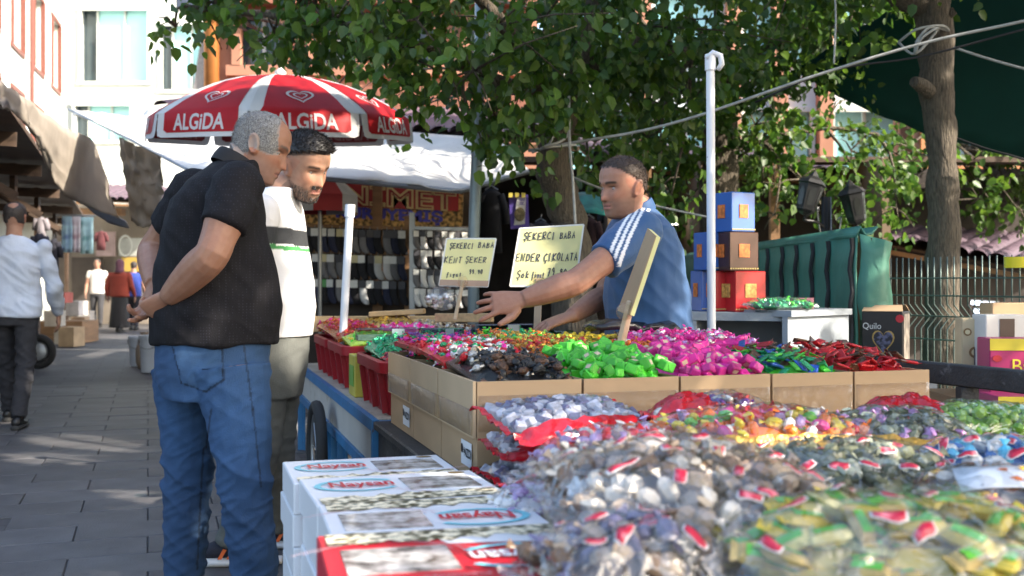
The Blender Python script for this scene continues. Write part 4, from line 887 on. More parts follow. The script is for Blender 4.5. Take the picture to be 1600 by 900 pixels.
def gap_keep(p):
    keep = np.ones(len(p), bool); s = np.array(SUN_DIR)
    for c, r_ in GAPS:
        d = p - np.array(c); t = d @ s; perp = np.linalg.norm(d - t[:, None] * s, axis=1); keep &= ~((perp < r_ + .05) & (t > .3))
    return keep
def leaf_cloud(blobs, per, size, seed, palette, droop=.6):
    rs = np.random.RandomState(seed); C = []; Dd = []; Nn = []; S = []
    for (c, r_, dens) in blobs:
        c = np.array(c); k = max(3, int(per * dens * r_ ** 2.2))
        tw = rs.normal(size=(k, 3)); tw /= np.linalg.norm(tw, axis=1)[:, None]; tw = tw * (rs.uniform(.25, 1, (k, 1)) ** .5) * r_ * np.array([1.08, 1, .85])
        for t in tw:
            m_ = rs.randint(9, 16); ln_ = rs.uniform(.15, .4); dr = rs.normal(size=3) * .6 + t / (r_ + 1e-6) * .5 + np.array([0, 0, -.35]); dr /= np.linalg.norm(dr)
            f = rs.uniform(0, 1, m_); p = c + t + dr * (f[:, None] * ln_) + rs.normal(size=(m_, 3)) * .045
            C.append(p); d = dr * .5 + rs.normal(size=(m_, 3)) * .55 + np.array([0, 0, -droop]); Dd.append(d); S.append(size * rs.uniform(.45, 1.3, m_))
    C = np.concatenate(C); Dd = np.concatenate(Dd); S = np.concatenate(S); n = len(C)
    Dd /= np.linalg.norm(Dd, axis=1)[:, None]
    up = rs.normal(size=(n, 3)) * .7 + np.array([.25, -.35, .6]); Y = np.cross(up, Dd); Y /= np.linalg.norm(Y, axis=1)[:, None] + 1e-9; Z = np.cross(Dd, Y)
    dx_ = 800 + F * C[:, 0] / np.maximum(C[:, 1], .5); dy_ = HY - F * (C[:, 2] - CH) / np.maximum(C[:, 1], .5)
    keep = gap_keep(C) & ~((C[:, 1] > 3) & (C[:, 1] < 8.6) & (dx_ > 215) & (dx_ < 655) & (dy_ < 240) & (dy_ > 190 - 82 * (1 - np.abs((dx_ - 438) / 215) ** 2))); C, Dd, Y, Z, S = C[keep], Dd[keep], Y[keep], Z[keep], S[keep]; n = len(C)
    pal = np.array(palette); col = pal[rs.randint(0, len(pal), n)] * rs.uniform(.75, 1.25, (n, 1))
    return C, Dd, Y, Z, S, col
def leaf_verts(C, Dd, Y, Z, S, col):
    L = LEAF[None, :, :] * S[:, None, None]
    v = C[:, None, :] + L[:, :, :1] * Dd[:, None, :] + L[:, :, 1:2] * Y[:, None, :] + L[:, :, 2:] * Z[:, None, :]
    n = len(C); q = (np.arange(n) * 6)[:, None, None] + LEAFQ[None]
    return v.reshape(-1, 3), q.reshape(-1, 4), np.repeat(col, 6, axis=0)
def limb(pts, rad, n=12, seed=0., knob=.0):
    ctr = interp_poly(pts, max(10, len(pts) * 6)); rr = np.interp(np.linspace(0, 1, len(ctr)), np.linspace(0, 1, len(rad)), rad)
    q = MB(); q.tube(ctr, list(rr), n); vv = []
    for i, v in enumerate(q.v):
        c = ctr[min(i // n, len(ctr) - 1)]; d = Vector(v) - c; vv.append(c + d * (1 + .22 * N3(v, 7, seed) + .12 * N3(v, 22, seed) + knob * max(0, N3(v, 3.2, seed + 3))))
    q.v = [tuple(x) for x in vv]; return q
def tree(name, label, trunk, rads, limbs, blobs, per, size, seed, palette, individuals=0, group=None, twigs=True):
    base = Vector(trunk[0]); base.z = 0
    t = thing(name, label, 'tree', base, 0, group)
    q = limb(trunk, rads, 18, seed, .2); q.build('trunk', bark, t, True)
    for l_, r_ in limbs: limb(l_, r_, 10, seed + 1).build('limb', bark, t, True)
    top = Vector(trunk[-1]); q = MB()
    srcs = [Vector(p) for l_, _ in limbs for p in l_[1:]] + [top]
    for (c, r_, dn) in blobs:
        c = Vector(c); s = min(srcs, key=lambda p: (p - c).length); mid = s.lerp(c, .5) + Vector((random.uniform(-.1, .1), random.uniform(-.1, .1), .08))
        q.tube(interp_poly([s, mid, c], 6), [.02, .017, .014, .011, .008, .005], 6)
        for _ in range(4):
            e = c + Vector((random.gauss(0, 1), random.gauss(0, 1), random.gauss(0, .7))) * r_ * .6; q.tube([c, c.lerp(e, .5) + Vector((0, 0, .03)), e], [.009, .006, .003], 5)
    q.build('branches', bark, t, True)
    C, Dd, Y, Z, S, col = leaf_cloud(blobs, per, size, seed, palette)
    rest = np.ones(len(C), bool)
    if individuals:
        px = 800 + F * C[:, 0] / C[:, 1]; py = HY - F * (C[:, 2] - CH) / C[:, 1]; vis = (px > 5) & (px < 1595) & (py > 5) & (C[:, 1] > 2)
        order = np.argsort(np.where(vis, C[:, 1] / S, 1e9))[:individuals]; rest[order] = False
        pm = [mat('single_leaf_%d' % i, tuple(c), rough=.42, var=.15, scale=30, trans=.42, rand=.2, spec=.4) for i, c in enumerate(palette)]; pr_ = []
        for i, m_ in enumerate(pm):
            me = bpy.data.meshes.new('leaf'); me.from_pydata(LEAF.tolist(), [], LEAFQ.tolist()); me.materials.append(m_); pr_.append(me)
        for i in order:
            o = bpy.data.objects.new('leaf', pr_[i % len(pr_)]); COL.objects.link(o); o.parent = t
            M_ = Matrix((Dd[i] * S[i], Y[i] * S[i], Z[i] * S[i])).transposed().to_4x4(); M_.translation = Vector(C[i]) - base; o.matrix_basis = M_
    v, qd, cc = leaf_verts(C[rest], Dd[rest], Y[rest], Z[rest], S[rest], col[rest])
    o = fast_mesh('crown', v - np.array(base), qd, [leaf_mat], col=cc, parent=t); o['kind'] = 'stuff'
    return t
PAL = [(.075, .16, .02), (.095, .185, .022), (.06, .135, .028), (.125, .21, .03), (.085, .16, .055)]
PAL2 = [(.06, .14, .018), (.085, .17, .02), (.11, .2, .022), (.045, .11, .018)]
B = lambda l: [(P(x, y, d), r_, (k[0] if k else 1.)) for (x, y, d, r_, *k) in l]
tree('mulberry_tree', 'leafy tree with a dark leaning trunk in the middle behind the stall',
     [P(905, 440, 7.9).xy.to_3d(), P(893, 380, 7.9), P(880, 320, 7.85), P(866, 250, 7.8), P(868, 200, 7.8), P(884, 150, 7.8)], [.18, .135, .125, .125, .13, .11],
     [([P(880, 165, 7.8), P(900, 120, 7.75), P(918, 60, 7.7), P(935, -20, 7.7), P(960, -200, 7.7)], [.1, .085, .07, .06, .03]),
      ([P(868, 205, 7.8), P(846, 150, 7.6), P(822, 90, 7.3), P(770, 20, 7), P(690, -60, 6.8)], [.09, .075, .06, .045, .03]),
      ([P(845, 150, 7.6), P(740, 110, 7.1), P(620, 60, 6.8), P(480, 30, 7), P(340, 20, 7.4)], [.05, .035, .028, .02, .01]),
      ([P(900, 120, 7.8), P(980, 90, 8), P(1080, 80, 8.4)], [.06, .04, .025])],
     B([(275, 42, 7.5, .13, .9), (318, 20, 7.5, .2, .8), (365, 28, 7.3, .3, .9), (335, -40, 7.4, .3), (430, 52, 7.1, .3), (450, 95, 9.8, .3), (470, 5, 7, .35), (530, 130, 9.8, .3), (540, 80, 9.6, .55), (520, 40, 6.8, .26), (555, 0, 6.6, .38), (620, 110, 9.5, .6), (640, 80, 6.7, .3),
        (650, 165, 9.4, .26), (650, 30, 6.5, .4), (705, 120, 6.8, .3), (745, 205, 7.1, .14), (740, 110, 6.7, .5), (775, 40, 6.7, .6), (775, 180, 7.1, .26), (800, 240, 7.3, .16, .6), (830, 120, 7.2, .45), (850, 30, 7.4, .6),
        (835, 215, 7.4, .22, .7), (930, 60, 7.7, .6), (960, 150, 8, .45), (1000, 40, 8, .6), (935, 215, 8.3, .3), (1010, 215, 8.6, .36), (1060, 120, 8.4, .5), (1085, 30, 8.4, .6), (1035, 290, 9, .25, .7), (920, 270, 8.8, .2, .6), (1040, 340, 9, .14, .6),
        (470, 60, 10.4, .5), (570, 50, 10.4, .6), (680, 80, 10.2, .7), (780, 100, 10, .7), (860, 150, 9.8, .6), (880, 60, 10, .7), (970, 110, 10, .7), (1000, 190, 10, .5), (640, 10, 10.2, .7), (760, 0, 10.2, .7), (380, -130, 7.3, .6), (520, -150, 6.9, .8), (680, -180, 6.8, .9), (850, -220, 7.4, 1.), (1020, -170, 8, 1.), (620, -380, 7, .9), (800, -430, 7.5, 1.1), (980, -400, 8, 1.)]),
     150, .084, 3, PAL, 300)
tree('background_tree', 'dense darker tree behind the tall white pole', [P(1125, 440, 10.2).xy.to_3d(), P(1122, 330, 10.2), P(1126, 230, 10.2), P(1124, 150, 10.1), P(1120, 60, 10)], [.2, .17, .16, .15, .1],
     [([P(1124, 150, 10.1), P(1180, 90, 9.9), P(1260, 30, 9.6), P(1330, -60, 9.4)], [.08, .06, .045, .02]), ([P(1124, 180, 10.1), P(1060, 110, 10), P(1000, 30, 9.8)], [.08, .05, .02]),
      ([P(1126, 240, 10.2), P(1190, 220, 10.3), P(1290, 200, 10.5), P(1370, 210, 10.6)], [.05, .035, .02, .01])],
     B([(1110, 100, 9.6, .6), (1180, 40, 9.4, .7), (1250, 60, 9.4, .5), (1090, 190, 10, .45), (1060, 230, 10.2, .4), (1170, 120, 9.8, .4), (1210, 150, 9.8, .3, .7), (1300, 40, 9, .5), (1340, 5, 9, .5), (1180, 195, 10.2, .36), (1235, 225, 10.2, .36), (1150, 230, 10.6, .36), (1210, 260, 10.6, .36),
        (1300, 175, 10.4, .3, .6), (1330, 235, 10.6, .36, .7), (1250, 280, 10, .28, .7), (1190, 285, 10.3, .26, .8), (1210, 335, 9.7, .22), (1290, 330, 9.9, .3), (1350, 300, 10.2, .36), (1400, 240, 10.8, .4), (1400, 325, 10, .26), (1010, 300, 10.3, .3, .7), (1060, 320, 10.4, .3, .7),
        (950, 245, 9.6, .25, .7), (1130, -80, 9.6, .9), (1280, -100, 9.4, .9), (1200, -280, 9.6, 1.1), (1050, -330, 9.8, 1.)]), 135, .085, 5, PAL2, 0)
tree('lit_trunk_tree', 'tree with a thick furrowed sunlit trunk beside the wire fence', [P(1470, 440, 7.5).xy.to_3d(), P(1470, 560, 7.5), P(1472, 450, 7.5), P(1474, 330, 7.5), P(1471, 230, 7.5), P(1464, 150, 7.5), P(1462, 60, 7.5), P(1452, -30, 7.45)], [.155, .12, .108, .1, .1, .118, .115, .13],
     [([P(1455, 10, 7.5), P(1405, -15, 7.4), P(1345, -60, 7.2), P(1270, -160, 7)], [.12, .1, .08, .05]), ([P(1460, 10, 7.5), P(1490, -80, 7.3), P(1540, -220, 7)], [.11, .08, .05]), ([P(1462, 150, 7.5), P(1440, 134, 7.36), P(1428, 128, 7.3)], [.06, .05, .04]), ([P(1470, 40, 7.5), P(1484, 22, 7.42), P(1492, 16, 7.4)], [.04, .03, .025])],
     B([(1330, -110, 7.4, .7), (1430, -180, 7.2, .8), (1560, -220, 7, .9), (1290, -260, 6.8, .9), (1470, -400, 7, 1.1), (1650, -380, 6.8, 1.1), (1250, -50, 7.4, .35)]), 90, .085, 8, PAL, 0)
tree('far_tree', 'light green tree behind the right-hand trunk and fence', [P(1560, 440, 13.5).xy.to_3d(), P(1558, 350, 13.5), P(1550, 260, 13.5), P(1560, 180, 13.5)], [.14, .11, .09, .05],
     [([P(1550, 260, 13.5), P(1510, 230, 13.3), P(1480, 215, 13.2)], [.05, .03, .015])],
     B([(1530, 235, 13, .5, .8), (1590, 250, 13, .5, .8), (1640, 270, 13, .5), (1520, 285, 13, .36, .7), (1580, 190, 13.4, .6, .8), (1540, 145, 13.5, .6), (1660, 170, 13.5, .8), (1580, 310, 12.8, .24, .6), (1400, 190, 13.6, .45, .6), (1440, 270, 13.4, .4, .7), (1400, 120, 13.8, .4, .5), (1420, 230, 12.4, .45), (1520, 250, 12, .45), (1560, 330, 12, .3), (1380, 290, 12.2, .35), (1600, 340, 11.8, .3), (1530, 310, 12, .35)]), 80, .1, 13, PAL2, 0)
# unseen tree, added with leaf clumps along sun rays to shade stall, street and trunk
def SH(x, y, z, t): return Vector((x, y, z)) + SUN_DIR * t
sb = []
rs_ = random.Random(21)
for (u0, v0, t) in ((.2, 3.0, 5.4), (.9, 3.2, 5.6), (1.3, 2.4, 5.2), (.6, 2.0, 5.2), (0, 4.0, 5.8), (.8, 4.3, 5.8), (1.5, 4.6, 5.6), (-.3, 5.2, 6.4), (.5, 5.6, 6.2), (-1.2, 3.7, 6.6), (-1.1, 4.5, 6.8), (-.7, 2.6, 6.2), (-1.0, 6.4, 7.2), (-.2, 6.8, 7),
                    (1.2, 5.6, 5.8), (1.9, 6.4, 5.6), (1.2, 1.2, 5.2), (-2.2, 5.2, 7.6), (-1.6, 5.4, 7.4), (-2.6, 6.8, 8), (-1.8, 7.6, 8), (-3.2, 8.4, 8.6), (-2.2, 4.2, 7.6), (-2.8, 5.6, 8.2), (-3.0, 4.4, 8.4), (-3.6, 6.2, 8.8), (-2.4, 9.2, 8.4), (-3.8, 7.4, 9), (-1.4, 9, 7.8), (-4.4, 9.6, 9.4), (.4, 1.2, 5.4), (1.9, 3.2, 5), (2.2, 4.6, 5), (2.9, 7.3, 4), (2.9, 7.4, 5.2), (3.0, 7.2, 2.9), (3.8, 8.6, 4.6), (4.6, 9.6, 5), (3.4, 9.4, 5.4), (5.4, 11, 5.4), (4.2, 11, 6), (-1.9, 3.2, 7.2)):
    sb.append((SH(u0, v0, .9, t) + Vector((0, 0, rs_.uniform(-.3, .4))), rs_.uniform(.62, .8), 1.))
for X_ in np.arange(-8.5, -.6, .95):
    for Y_ in np.arange(3.4, 16.5, .95):
        if X_ > -.9 - .32 * (Y_ - 3) and X_ > -2: continue
        if X_ < -3.4 - .36 * (Y_ - 4) - 1.5: continue
        sb.append((SH(X_ + rs_.uniform(-.3, .3), Y_ + rs_.uniform(-.3, .3), 0, (5.2 - X_ * .85 + rs_.uniform(-.4, .5)) / .86), rs_.uniform(.62, .78), 1.5))
for z_ in (1.7, 2.4, 3.1): sb.append((SH(2.95, 7.4, z_, 4.2), .6, 1.2)); sb.append((SH(3.3, 6.9, z_, 5.4), .6, 1.2))
tree('unseen_shade_tree', 'unseen broad leafy tree added right of the stall to shade it', [(6.2, 1.6, 0), (6.2, 1.55, 1.2), (6.1, 1.5, 2.4), (5.9, 1.4, 3.4)], [.22, .18, .16, .12],
     [([(6.0, 1.45, 3.0), (5.2, 1.0, 3.9), (4.4, .6, 4.4)], [.09, .06, .03]), ([(6.0, 1.45, 3.0), (5.6, 2.4, 4.0), (5.2, 3.4, 4.6)], [.09, .06, .03]), ([(6.0, 1.45, 3.1), (6.2, .2, 4.2), (6.2, -.6, 4.8)], [.08, .05, .03])], sb, 62, .15, 17, PAL, 0)
# ================================================================== stall tables
blk = mat('worn_black_rubber', (.03, .03, .032), rough=.7, var=.4, scale=8, bump=.4, bscale=70, stain=((.11, .11, .115), 14, .6))
bt = thing('black_table', 'low black table carrying the cartons and bags of sweets', 'table', T(1, -.3, 0))
def tbox(mb, u0, u1, v0, v1, z0, z1, mi=0, bev=0.):
    return mb.box(T((u0 + u1) / 2, (v0 + v1) / 2, (z0 + z1) / 2), (u1 - u0, v1 - v0, z1 - z0), TH, mi, bev=bev)
q = MB(); tbox(q, -.055, 2.02, -2.0, 1.42, TZ - .035, TZ - .002, bev=.006); q.build('table_top', blk, bt)
q = MB(); tbox(q, -.035, -.01, -1.98, 1.41, TZ - .15, TZ - .037); q.build('side_skirt', blk, bt)
for u in (.06, 1.9):
    for v in (-1.9, -.3, 1.3): q = MB(); q.beam(T(u, v, 0), T(u, v, TZ - .036), .05, .05); q.build('leg', iron, bt)
# black rail at the right end of the stall
rl = thing('black_rail', 'black metal rail standing at the right end of the row of cartons', 'rail', P(1530, 440, 3.75).xy.to_3d())
q = MB(); a, b = P(1375, 566, 4.15), P(1680, 596, 3.35); a.z = b.z = .805; q.beam(a, b, .05, .075, bev=.005); q.build('bar', blk, rl)
q = MB(); c = P(1530, 440, 3.75); c = a.lerp(b, .5); q.beam((c.x, c.y, TZ), (c.x, c.y, .766), .06, .05); q.build('upright', blk, rl)
# blue table
blue_p = mat('worn_blue_paint', (.03, .16, .34), rough=.5, var=.15, scale=6, bump=.2, stain=((.09, .06, .045), 16, .6))
cream_p = mat('grubby_cream_panel', (.5, .48, .44), rough=.6, var=.1, scale=3, stain=((.3, .26, .2), 5, .58))
ply = mat('grubby_plywood', (.42, .36, .28), rough=.8, var=.2, scale=6, stain=((.24, .2, .15), 6, .58))
bl = thing('blue_table', 'worn blue iron table with cream side panel under the red tubs', 'table', T(.4, 3, 0))
V0, V1, U0, U1 = 1.46, 4.6, -.03, .86
q = MB(); tbox(q, U0, U1, V0, V1, TZ - .02, TZ); q.build('table_top', ply, bl)
q = MB(); tbox(q, U0 - .028, U0 - .001, V0, V1, TZ - .045, TZ + .002); tbox(q, U0 - .028, U0 - .001, V0, V1, TZ - .235, TZ - .19)
tbox(q, U0 - .028, U0 - .001, V0 - .035, V0 - .0005, TZ - .235, TZ + .001); tbox(q, U0 + .002, U1, V0 - .03, V0 - .001, TZ - .045, TZ - .004); q.build('rail', blue_p, bl)
q = MB(); tbox(q, U0 - .014, U0 - .003, V0 + .002, V1 - .01, TZ - .188, TZ - .047); q.build('side_panel', cream_p, bl)
for u in (U0 - .012, U1 - .05):
    for v in (V0 + 1.0, V0 + 1.25, V1 - .1, V0 + 2.3):
        q = MB(); q.beam(T(u, v, 0), T(u, v, TZ - .236), .04, .012, up=TV); q.beam(T(u + .022, v, 0), T(u + .022, v, TZ - .236), .012, .04, up=TV); q.build('leg', blue_p, bl)
    q = MB(); q.beam(T(u, V0 + .5, TZ - .236), T(u, V0 + 1.0, .05), .035, .03); q.build('brace', blue_p, bl)
    q = MB(); q.beam(T(u, V0 + 1.6, TZ - .236), T(u, V0 + 1.28, .05), .035, .03); q.build('brace', blue_p, bl)
def wheel(label, u, v, r_, group):
    t = thing('cart_wheel', label, 'wheel', T(u, v, 0), 0, group)
    q = MB(); c = T(u, v, r_); q.tube([c + TV * (math.cos(a) * (r_ - .03)) + Vector((0, 0, math.sin(a) * (r_ - .03))) for a in [2 * math.pi * k / 28 for k in range(28)]], .03, 10, close=True); q.build('tyre', mat('rubber', (.02, .02, .02), rough=.8), t, True)
    q = MB(); q.tube([c + TV * (math.cos(a) * (r_ - .07)) + Vector((0, 0, math.sin(a) * (r_ - .07))) for a in [2 * math.pi * k / 28 for k in range(28)]], .012, 8, close=True); q.build('rim', steel, t, True)
    for k in range(8): q = MB(); a = 2 * math.pi * k / 8; q.tube([c, c + TV * (math.cos(a) * (r_ - .07)) + Vector((0, 0, math.sin(a) * (r_ - .07)))], .005, 5); q.build('spoke', steel, t)
wheel('spoked rubber wheel under the blue table near its corner', .3, 2.1, .26, 'cart wheels under the blue table')
wheel('rubber wheel just behind the grey trousers', -.13, 2.75, .26, 'cart wheels under the blue table')
q = MB(); q.box(T(.1, 1.35, .06), (.5, .12, .1), TH); q.box(T(-.2, 1.6, .05), (.16, .16, .1), TH, bev=.02); q.build('timber_block', mat('maroon_block', (.13, .05, .05), rough=.8, var=.3), label='maroon painted timber block on the ground under the tables', cat='block')
# ------------------------------------------------------------------ open cartons
tape_m = film('packing_tape', (.95, .9, .8), .03, .14, .9, 30., .06)
sticker = mat('white_sticker', (.74, .75, .78), rough=.5, var=.03)
inkm = mat('black_ink', (.015, .015, .02), rough=.5)
BH = .279
def open_carton(label, u0, u1, v0, v1, z0=TZ, h=BH, side=False, stick=False):
    t = thing('open_carton', label, 'box', T((u0 + u1) / 2, (v0 + v1) / 2, z0), 0, 'open cartons of candy')
    w = .006; g_ = .004; u0 += g_; u1 -= g_; v0 += g_; v1 -= g_
    q = MB(); tbox(q, u0, u1, v0, v0 + w, z0 + .001, z0 + h); q.build('front_wall', kraft, t)
    q = MB(); tbox(q, u0, u1, v1 - w, v1, z0 + .001, z0 + h); q.build('rear_wall', kraft, t)
    for a, b in ((u0, u0 + w), (u1 - w, u1)): q = MB(); tbox(q, a, b, v0 + w + .0005, v1 - w - .0005, z0 + .001, z0 + h - .002); q.build('side_wall', kraft, t)
    q = MB(); tbox(q, u0 + w, u1 - w, v0 + w, v1 - w, z0 + .002, z0 + .008); q.build('base', kraft, t)
    if side:
        q = MB(); tbox(q, u0 - .012, u0 - .003, v0 + .002, v1 - .004, z0 + h * .44, z0 + h + .001); fl_ = q.build('folded_flap', kraft2, t)
        q = MB(); q.sheet([[T(u0 - .0135 - .001 * math.sin(k), lerp(v0 + .002, v1 - .004, k / 8), z) for k in range(9)] for z in (z0 + h * .46, z0 + h * .6, z0 + h * .72)], .0004); q.build('tape', tape_m, fl_, True)
    q = MB(); q.sheet([[T(lerp(u0 + .003, u1 - .003, k / 10), v0 - .0015 - .0015 * abs(N3((k, j, u0 * 9), .9)), z0 + h * f) for k in range(11)] for j, f in enumerate((.50, .62, .74, .86))], .0004); q.build('tape', tape_m, t, True)
    if stick:
        x = u0 - .003; s = MB(); s.prism([T(x, v0 + .05, z0 + .03), T(x, v0 + .17, z0 + .03), T(x, v0 + .17, z0 + .1), T(x, v0 + .05, z0 + .1)], TU * -.001); sk = s.build('sticker', sticker, t)
        s = MB(); c = T(x - .0025, v0 + .155, z0 + .075); s.add([c + TV * (.012 * math.cos(a)) + Vector((0, 0, .014 * math.sin(a))) for a in [2 * math.pi * k / 16 for k in range(16)]], [tuple(range(16))])
        put_text(s, 'Snk.', T(x - .0025, v0 + .122, z0 + .072), -TV, (0, 0, 1), .026); put_text(s, 'NZDI', T(x - .0025, v0 + .08, z0 + .068), -TV, (0, 0, 1), .034, bold=.001)
        s.build('lettering', inkm, sk)
    return t
UB = [0, .314, .6156, .916, 1.2, 1.477]
what = ['black foil twists', 'green foil cubes', 'bright pink cubes', 'green and brown bars', 'red wrapped bars']
for k in range(5): open_carton('front-row carton filled with ' + what[k], UB[k], UB[k + 1], 0, .45, side=(k == 0), stick=(k == 0))
what2 = ['red, white and green twists', 'orange and gold twists', 'gold and pale twists', 'shiny pink and white twists', 'pale mixed sweets']
for k in range(5): open_carton('second-row carton filled with ' + what2[k], UB[k], UB[k + 1], .45, .9, side=(k == 0))
what3 = ['green and red foil sweets', 'green and gold foil sweets', 'yellow sweets by the hand of the vendor']
for k in range(3): open_carton('third-row carton filled with ' + what3[k], UB[k], UB[k + 1], .9, 1.35, side=(k == 0), stick=(k == 0))
# ------------------------------------------------------------------ sweets
def foil(name, c, metal=.45, rough=.26, var=.35): return mat('foil_' + name, c, rough=rough, metal=metal, var=var, scale=70, bump=.5, bscale=160, rand=.22, coat=.3, detail=2)
def c_cube():
    q = MB(); q.box((0, 0, 0), (1, .92, .74), bev=.09)
    for s in (-1, 1): q.prism([(-.26, -.2, s * .371), (.26, -.2, s * .371), (.26, .2, s * .371), (-.26, .2, s * .371)], (0, 0, s * .006), 1)
    for s in (-1, 1): q.add([(-.4, s * .455, .3), (.4, s * .455, .3), (.1, s * .52, -.18), (-.1, s * .52, -.18)], [(0, 1, 2, 3)])
    return q
def c_bar():
    q = MB(); q.box((0, 0, 0), (1.3, .8, .26), bev=.1)
    for s in (-1, 1): q.prism([(s * .64, -.38, 0), (s * .9, -.42, .04), (s * .9, .42, -.04), (s * .64, .38, 0)], (0, 0, .03))
    return q
def c_twist(n=8):
    q = MB(); prof = [(-.95, .34), (-.8, .2), (-.58, .07), (-.5, .2), (-.35, .34), (0, .4), (.35, .34), (.5, .2), (.58, .07), (.8, .2), (.95, .34)]
    q.loft([[(x, r_ * math.cos(a) * (1 + .12 * math.sin(3 * a + x * 4)), r_ * (1 if abs(x) < .55 else .35) * math.sin(a)) for a in [2 * math.pi * j / n for j in range(n)]] for x, r_ in prof]); return q
def c_ball():
    q = MB(); q.ball((0, 0, 0), (.5, .45, .4), 7, 4); return q
def c_label():
    q = MB(); q.loft([[(x, w * math.cos(a), h * math.sin(a)) for a in [2 * math.pi * j / 8 for j in range(8)]] for x, w, h in ((-.95, .4, .03), (-.72, .3, .05), (-.62, .36, .2), (-.3, .42, .3), (.3, .42, .3), (.62, .36, .2), (.72, .3, .05), (.95, .4, .03))])
    for s in (-1, 1): q.sheet([[(x, y, s * (.312 - .9 * y * y - .12 * abs(x) ** 3)) for y in (-.2, 0, .2)] for x in (-.5, -.25, .25, .5)], .012 * s, 1)
    return q
CANDY = {'cube': c_cube(), 'bar': c_bar(), 'twist': c_twist(), 'ball': c_ball(), 'label': c_label()}
CSIZE = {'cube': .037, 'bar': .036, 'twist': .024, 'ball': .022, 'label': .03}
def heap_z(u, v, u0, u1, v0, v1, zr, h, slope):
    a = min(u - u0, u1 - u) / ((u1 - u0) / 2); b = (v - v0) / (v1 - v0)
    return zr + h * (min(1, a * 2.2) ** .5) * min(1, b * 4 + .15) ** .6 * min(1, (1 - b) * 6 + .5) + slope * b
def spots(u0, u1, v0, v1, zr, h, slope, size, n, rs, deep=1.):
    out = []
    for _ in range(n):
        u = rs.uniform(u0 + size * .5, u1 - size * .5); v = rs.uniform(v0 + size * .5, v1 - size * .4)
        out.append((T(u, v, heap_z(u, v, u0, u1, v0, v1, zr, h, slope) + rs.uniform(-deep, .15) * size), (rs.gauss(0, .5), rs.gauss(0, .5), rs.uniform(0, 6.28))))
    return out
def heap(label, kind, mats, u0, u1, v0, v1, zr, h, slope, n, seed, cat='sweets', size=None, thing_name='candy_heap'):
    rs = random.Random(seed); s = size or CSIZE[kind]; proto = CANDY[kind]; pv = np.array(proto.v); V = []; Fc = []; MI = []; k = 0; nm = 1 if kind != 'label' else 1
    for p, r_ in spots(u0, u1, v0, v1, zr, h, slope, s, n, rs, 1.6):
        M_ = np.array(Euler(r_).to_matrix()) * (s * rs.uniform(.85, 1.12)); V.append(pv @ M_.T + np.array(p)); c = rs.randrange(len(mats))
        Fc.extend([tuple(i + k for i in f) for f in proto.f]); MI.extend([c] * len(proto.f)); k += len(pv)
    # the mass of sweets below the visible ones
    q = MB(); nb = 9
    q.sheet([[T(lerp(u0 + .008, u1 - .008, j / nb), lerp(v0 + .008, v1 - .008, i / nb), heap_z(lerp(u0 + .008, u1 - .008, j / nb), lerp(v0 + .008, v1 - .008, i / nb), u0, u1, v0, v1, zr, h, slope) - s * 1.0) for j in range(nb + 1)] for i in range(nb + 1)], .02)
    q.f = [tuple(i for i in f) for f in q.f]; base_n = len(q.v)
    q.v.extend([tuple(x) for x in np.concatenate(V)]); q.m = [0] * len(q.f) + MI; q.f.extend([tuple(i + base_n for i in f) for f in Fc])
    return q.build(thing_name, mats, None, False, label, cat, None, 'stuff', fix=False, base=T((u0 + u1) / 2, (v0 + v1) / 2, zr - .06))
def individuals(name, label, kind, mats, u0, u1, v0, v1, zr, h, slope, n, seed, group, size=None):
    rs = random.Random(seed); s = size or CSIZE[kind]; meshes = []
    for m_ in mats:
        o = CANDY[kind].build(name, [m_, PRN] if max(CANDY[kind].m) else m_, None, False, base=(0, 0, 0)); meshes.append(o.data); bpy.data.objects.remove(o)
    # spread evenly: jittered grid, then settle on the heap
    nu = max(2, int(math.sqrt(n * (u1 - u0) / (v1 - v0)))); nv = max(2, int(n / nu))
    for i in range(nu):
        for j in range(nv):
            u = lerp(u0 + s * .55, u1 - s * .55, (i + .5 + rs.uniform(-.42, .42)) / nu); v = lerp(v0 + s * .5, v1 - s * .3, (j + .5 + rs.uniform(-.42, .42)) / nv)
            o = bpy.data.objects.new(name, rs.choice(meshes)); COL.objects.link(o)
            o.location = T(u, v, heap_z(u, v, u0, u1, v0, v1, zr, h, slope) + rs.uniform(.0, .5) * s); tl = .32 if kind == 'bar' else .5; o.rotation_euler = (rs.gauss(0, tl), rs.gauss(0, tl), rs.uniform(0, 6.28)); f = s * rs.uniform(.88, 1.12); o.scale = (f, f, f)
            tag(o, label, 'candy', group)
FG = foil('green', (.07, .5, .03), .1, .35, .15); FP = foil('pink', (.72, .02, .3), .15, .35, .18); FP2 = foil('pink2', (.6, .015, .22), .2, .3, .2); FR = foil('red', (.52, .008, .014), .2, .32, .25); FK = foil('black', (.02, .02, .022), .35, .25, .3)
FW = foil('silver', (.62, .6, .58), .5, .25, .2); FO = foil('orange', (.6, .14, .02), .45, .25, .4); FY = foil('gold', (.62, .36, .05), .65, .22, .3); FT_ = foil('teal', (.02, .3, .12), .45, .22, .4); FB = foil('blue', (.02, .09, .4), .3, .3)
FV = foil('violet', (.16, .05, .3), .35, .25); FM = foil('maroon', (.2, .03, .07), .45, .24, .4); FBR = foil('brown', (.1, .045, .02), .3, .3, .4); FL = foil('lime', (.38, .55, .05), .25, .3); FC = foil('cream', (.55, .45, .3), .2, .35); FLI = foil('lilac', (.5, .25, .5), .4, .25); FYB = mat('yellow_sweet', (.7, .5, .03), rough=.35, var=.2, scale=60)
PRN = mat('gold_wrapper_print', (.6, .45, .3), rough=.4, var=.5, scale=90)
ZR = TZ + BH - .012
sl_ = .05
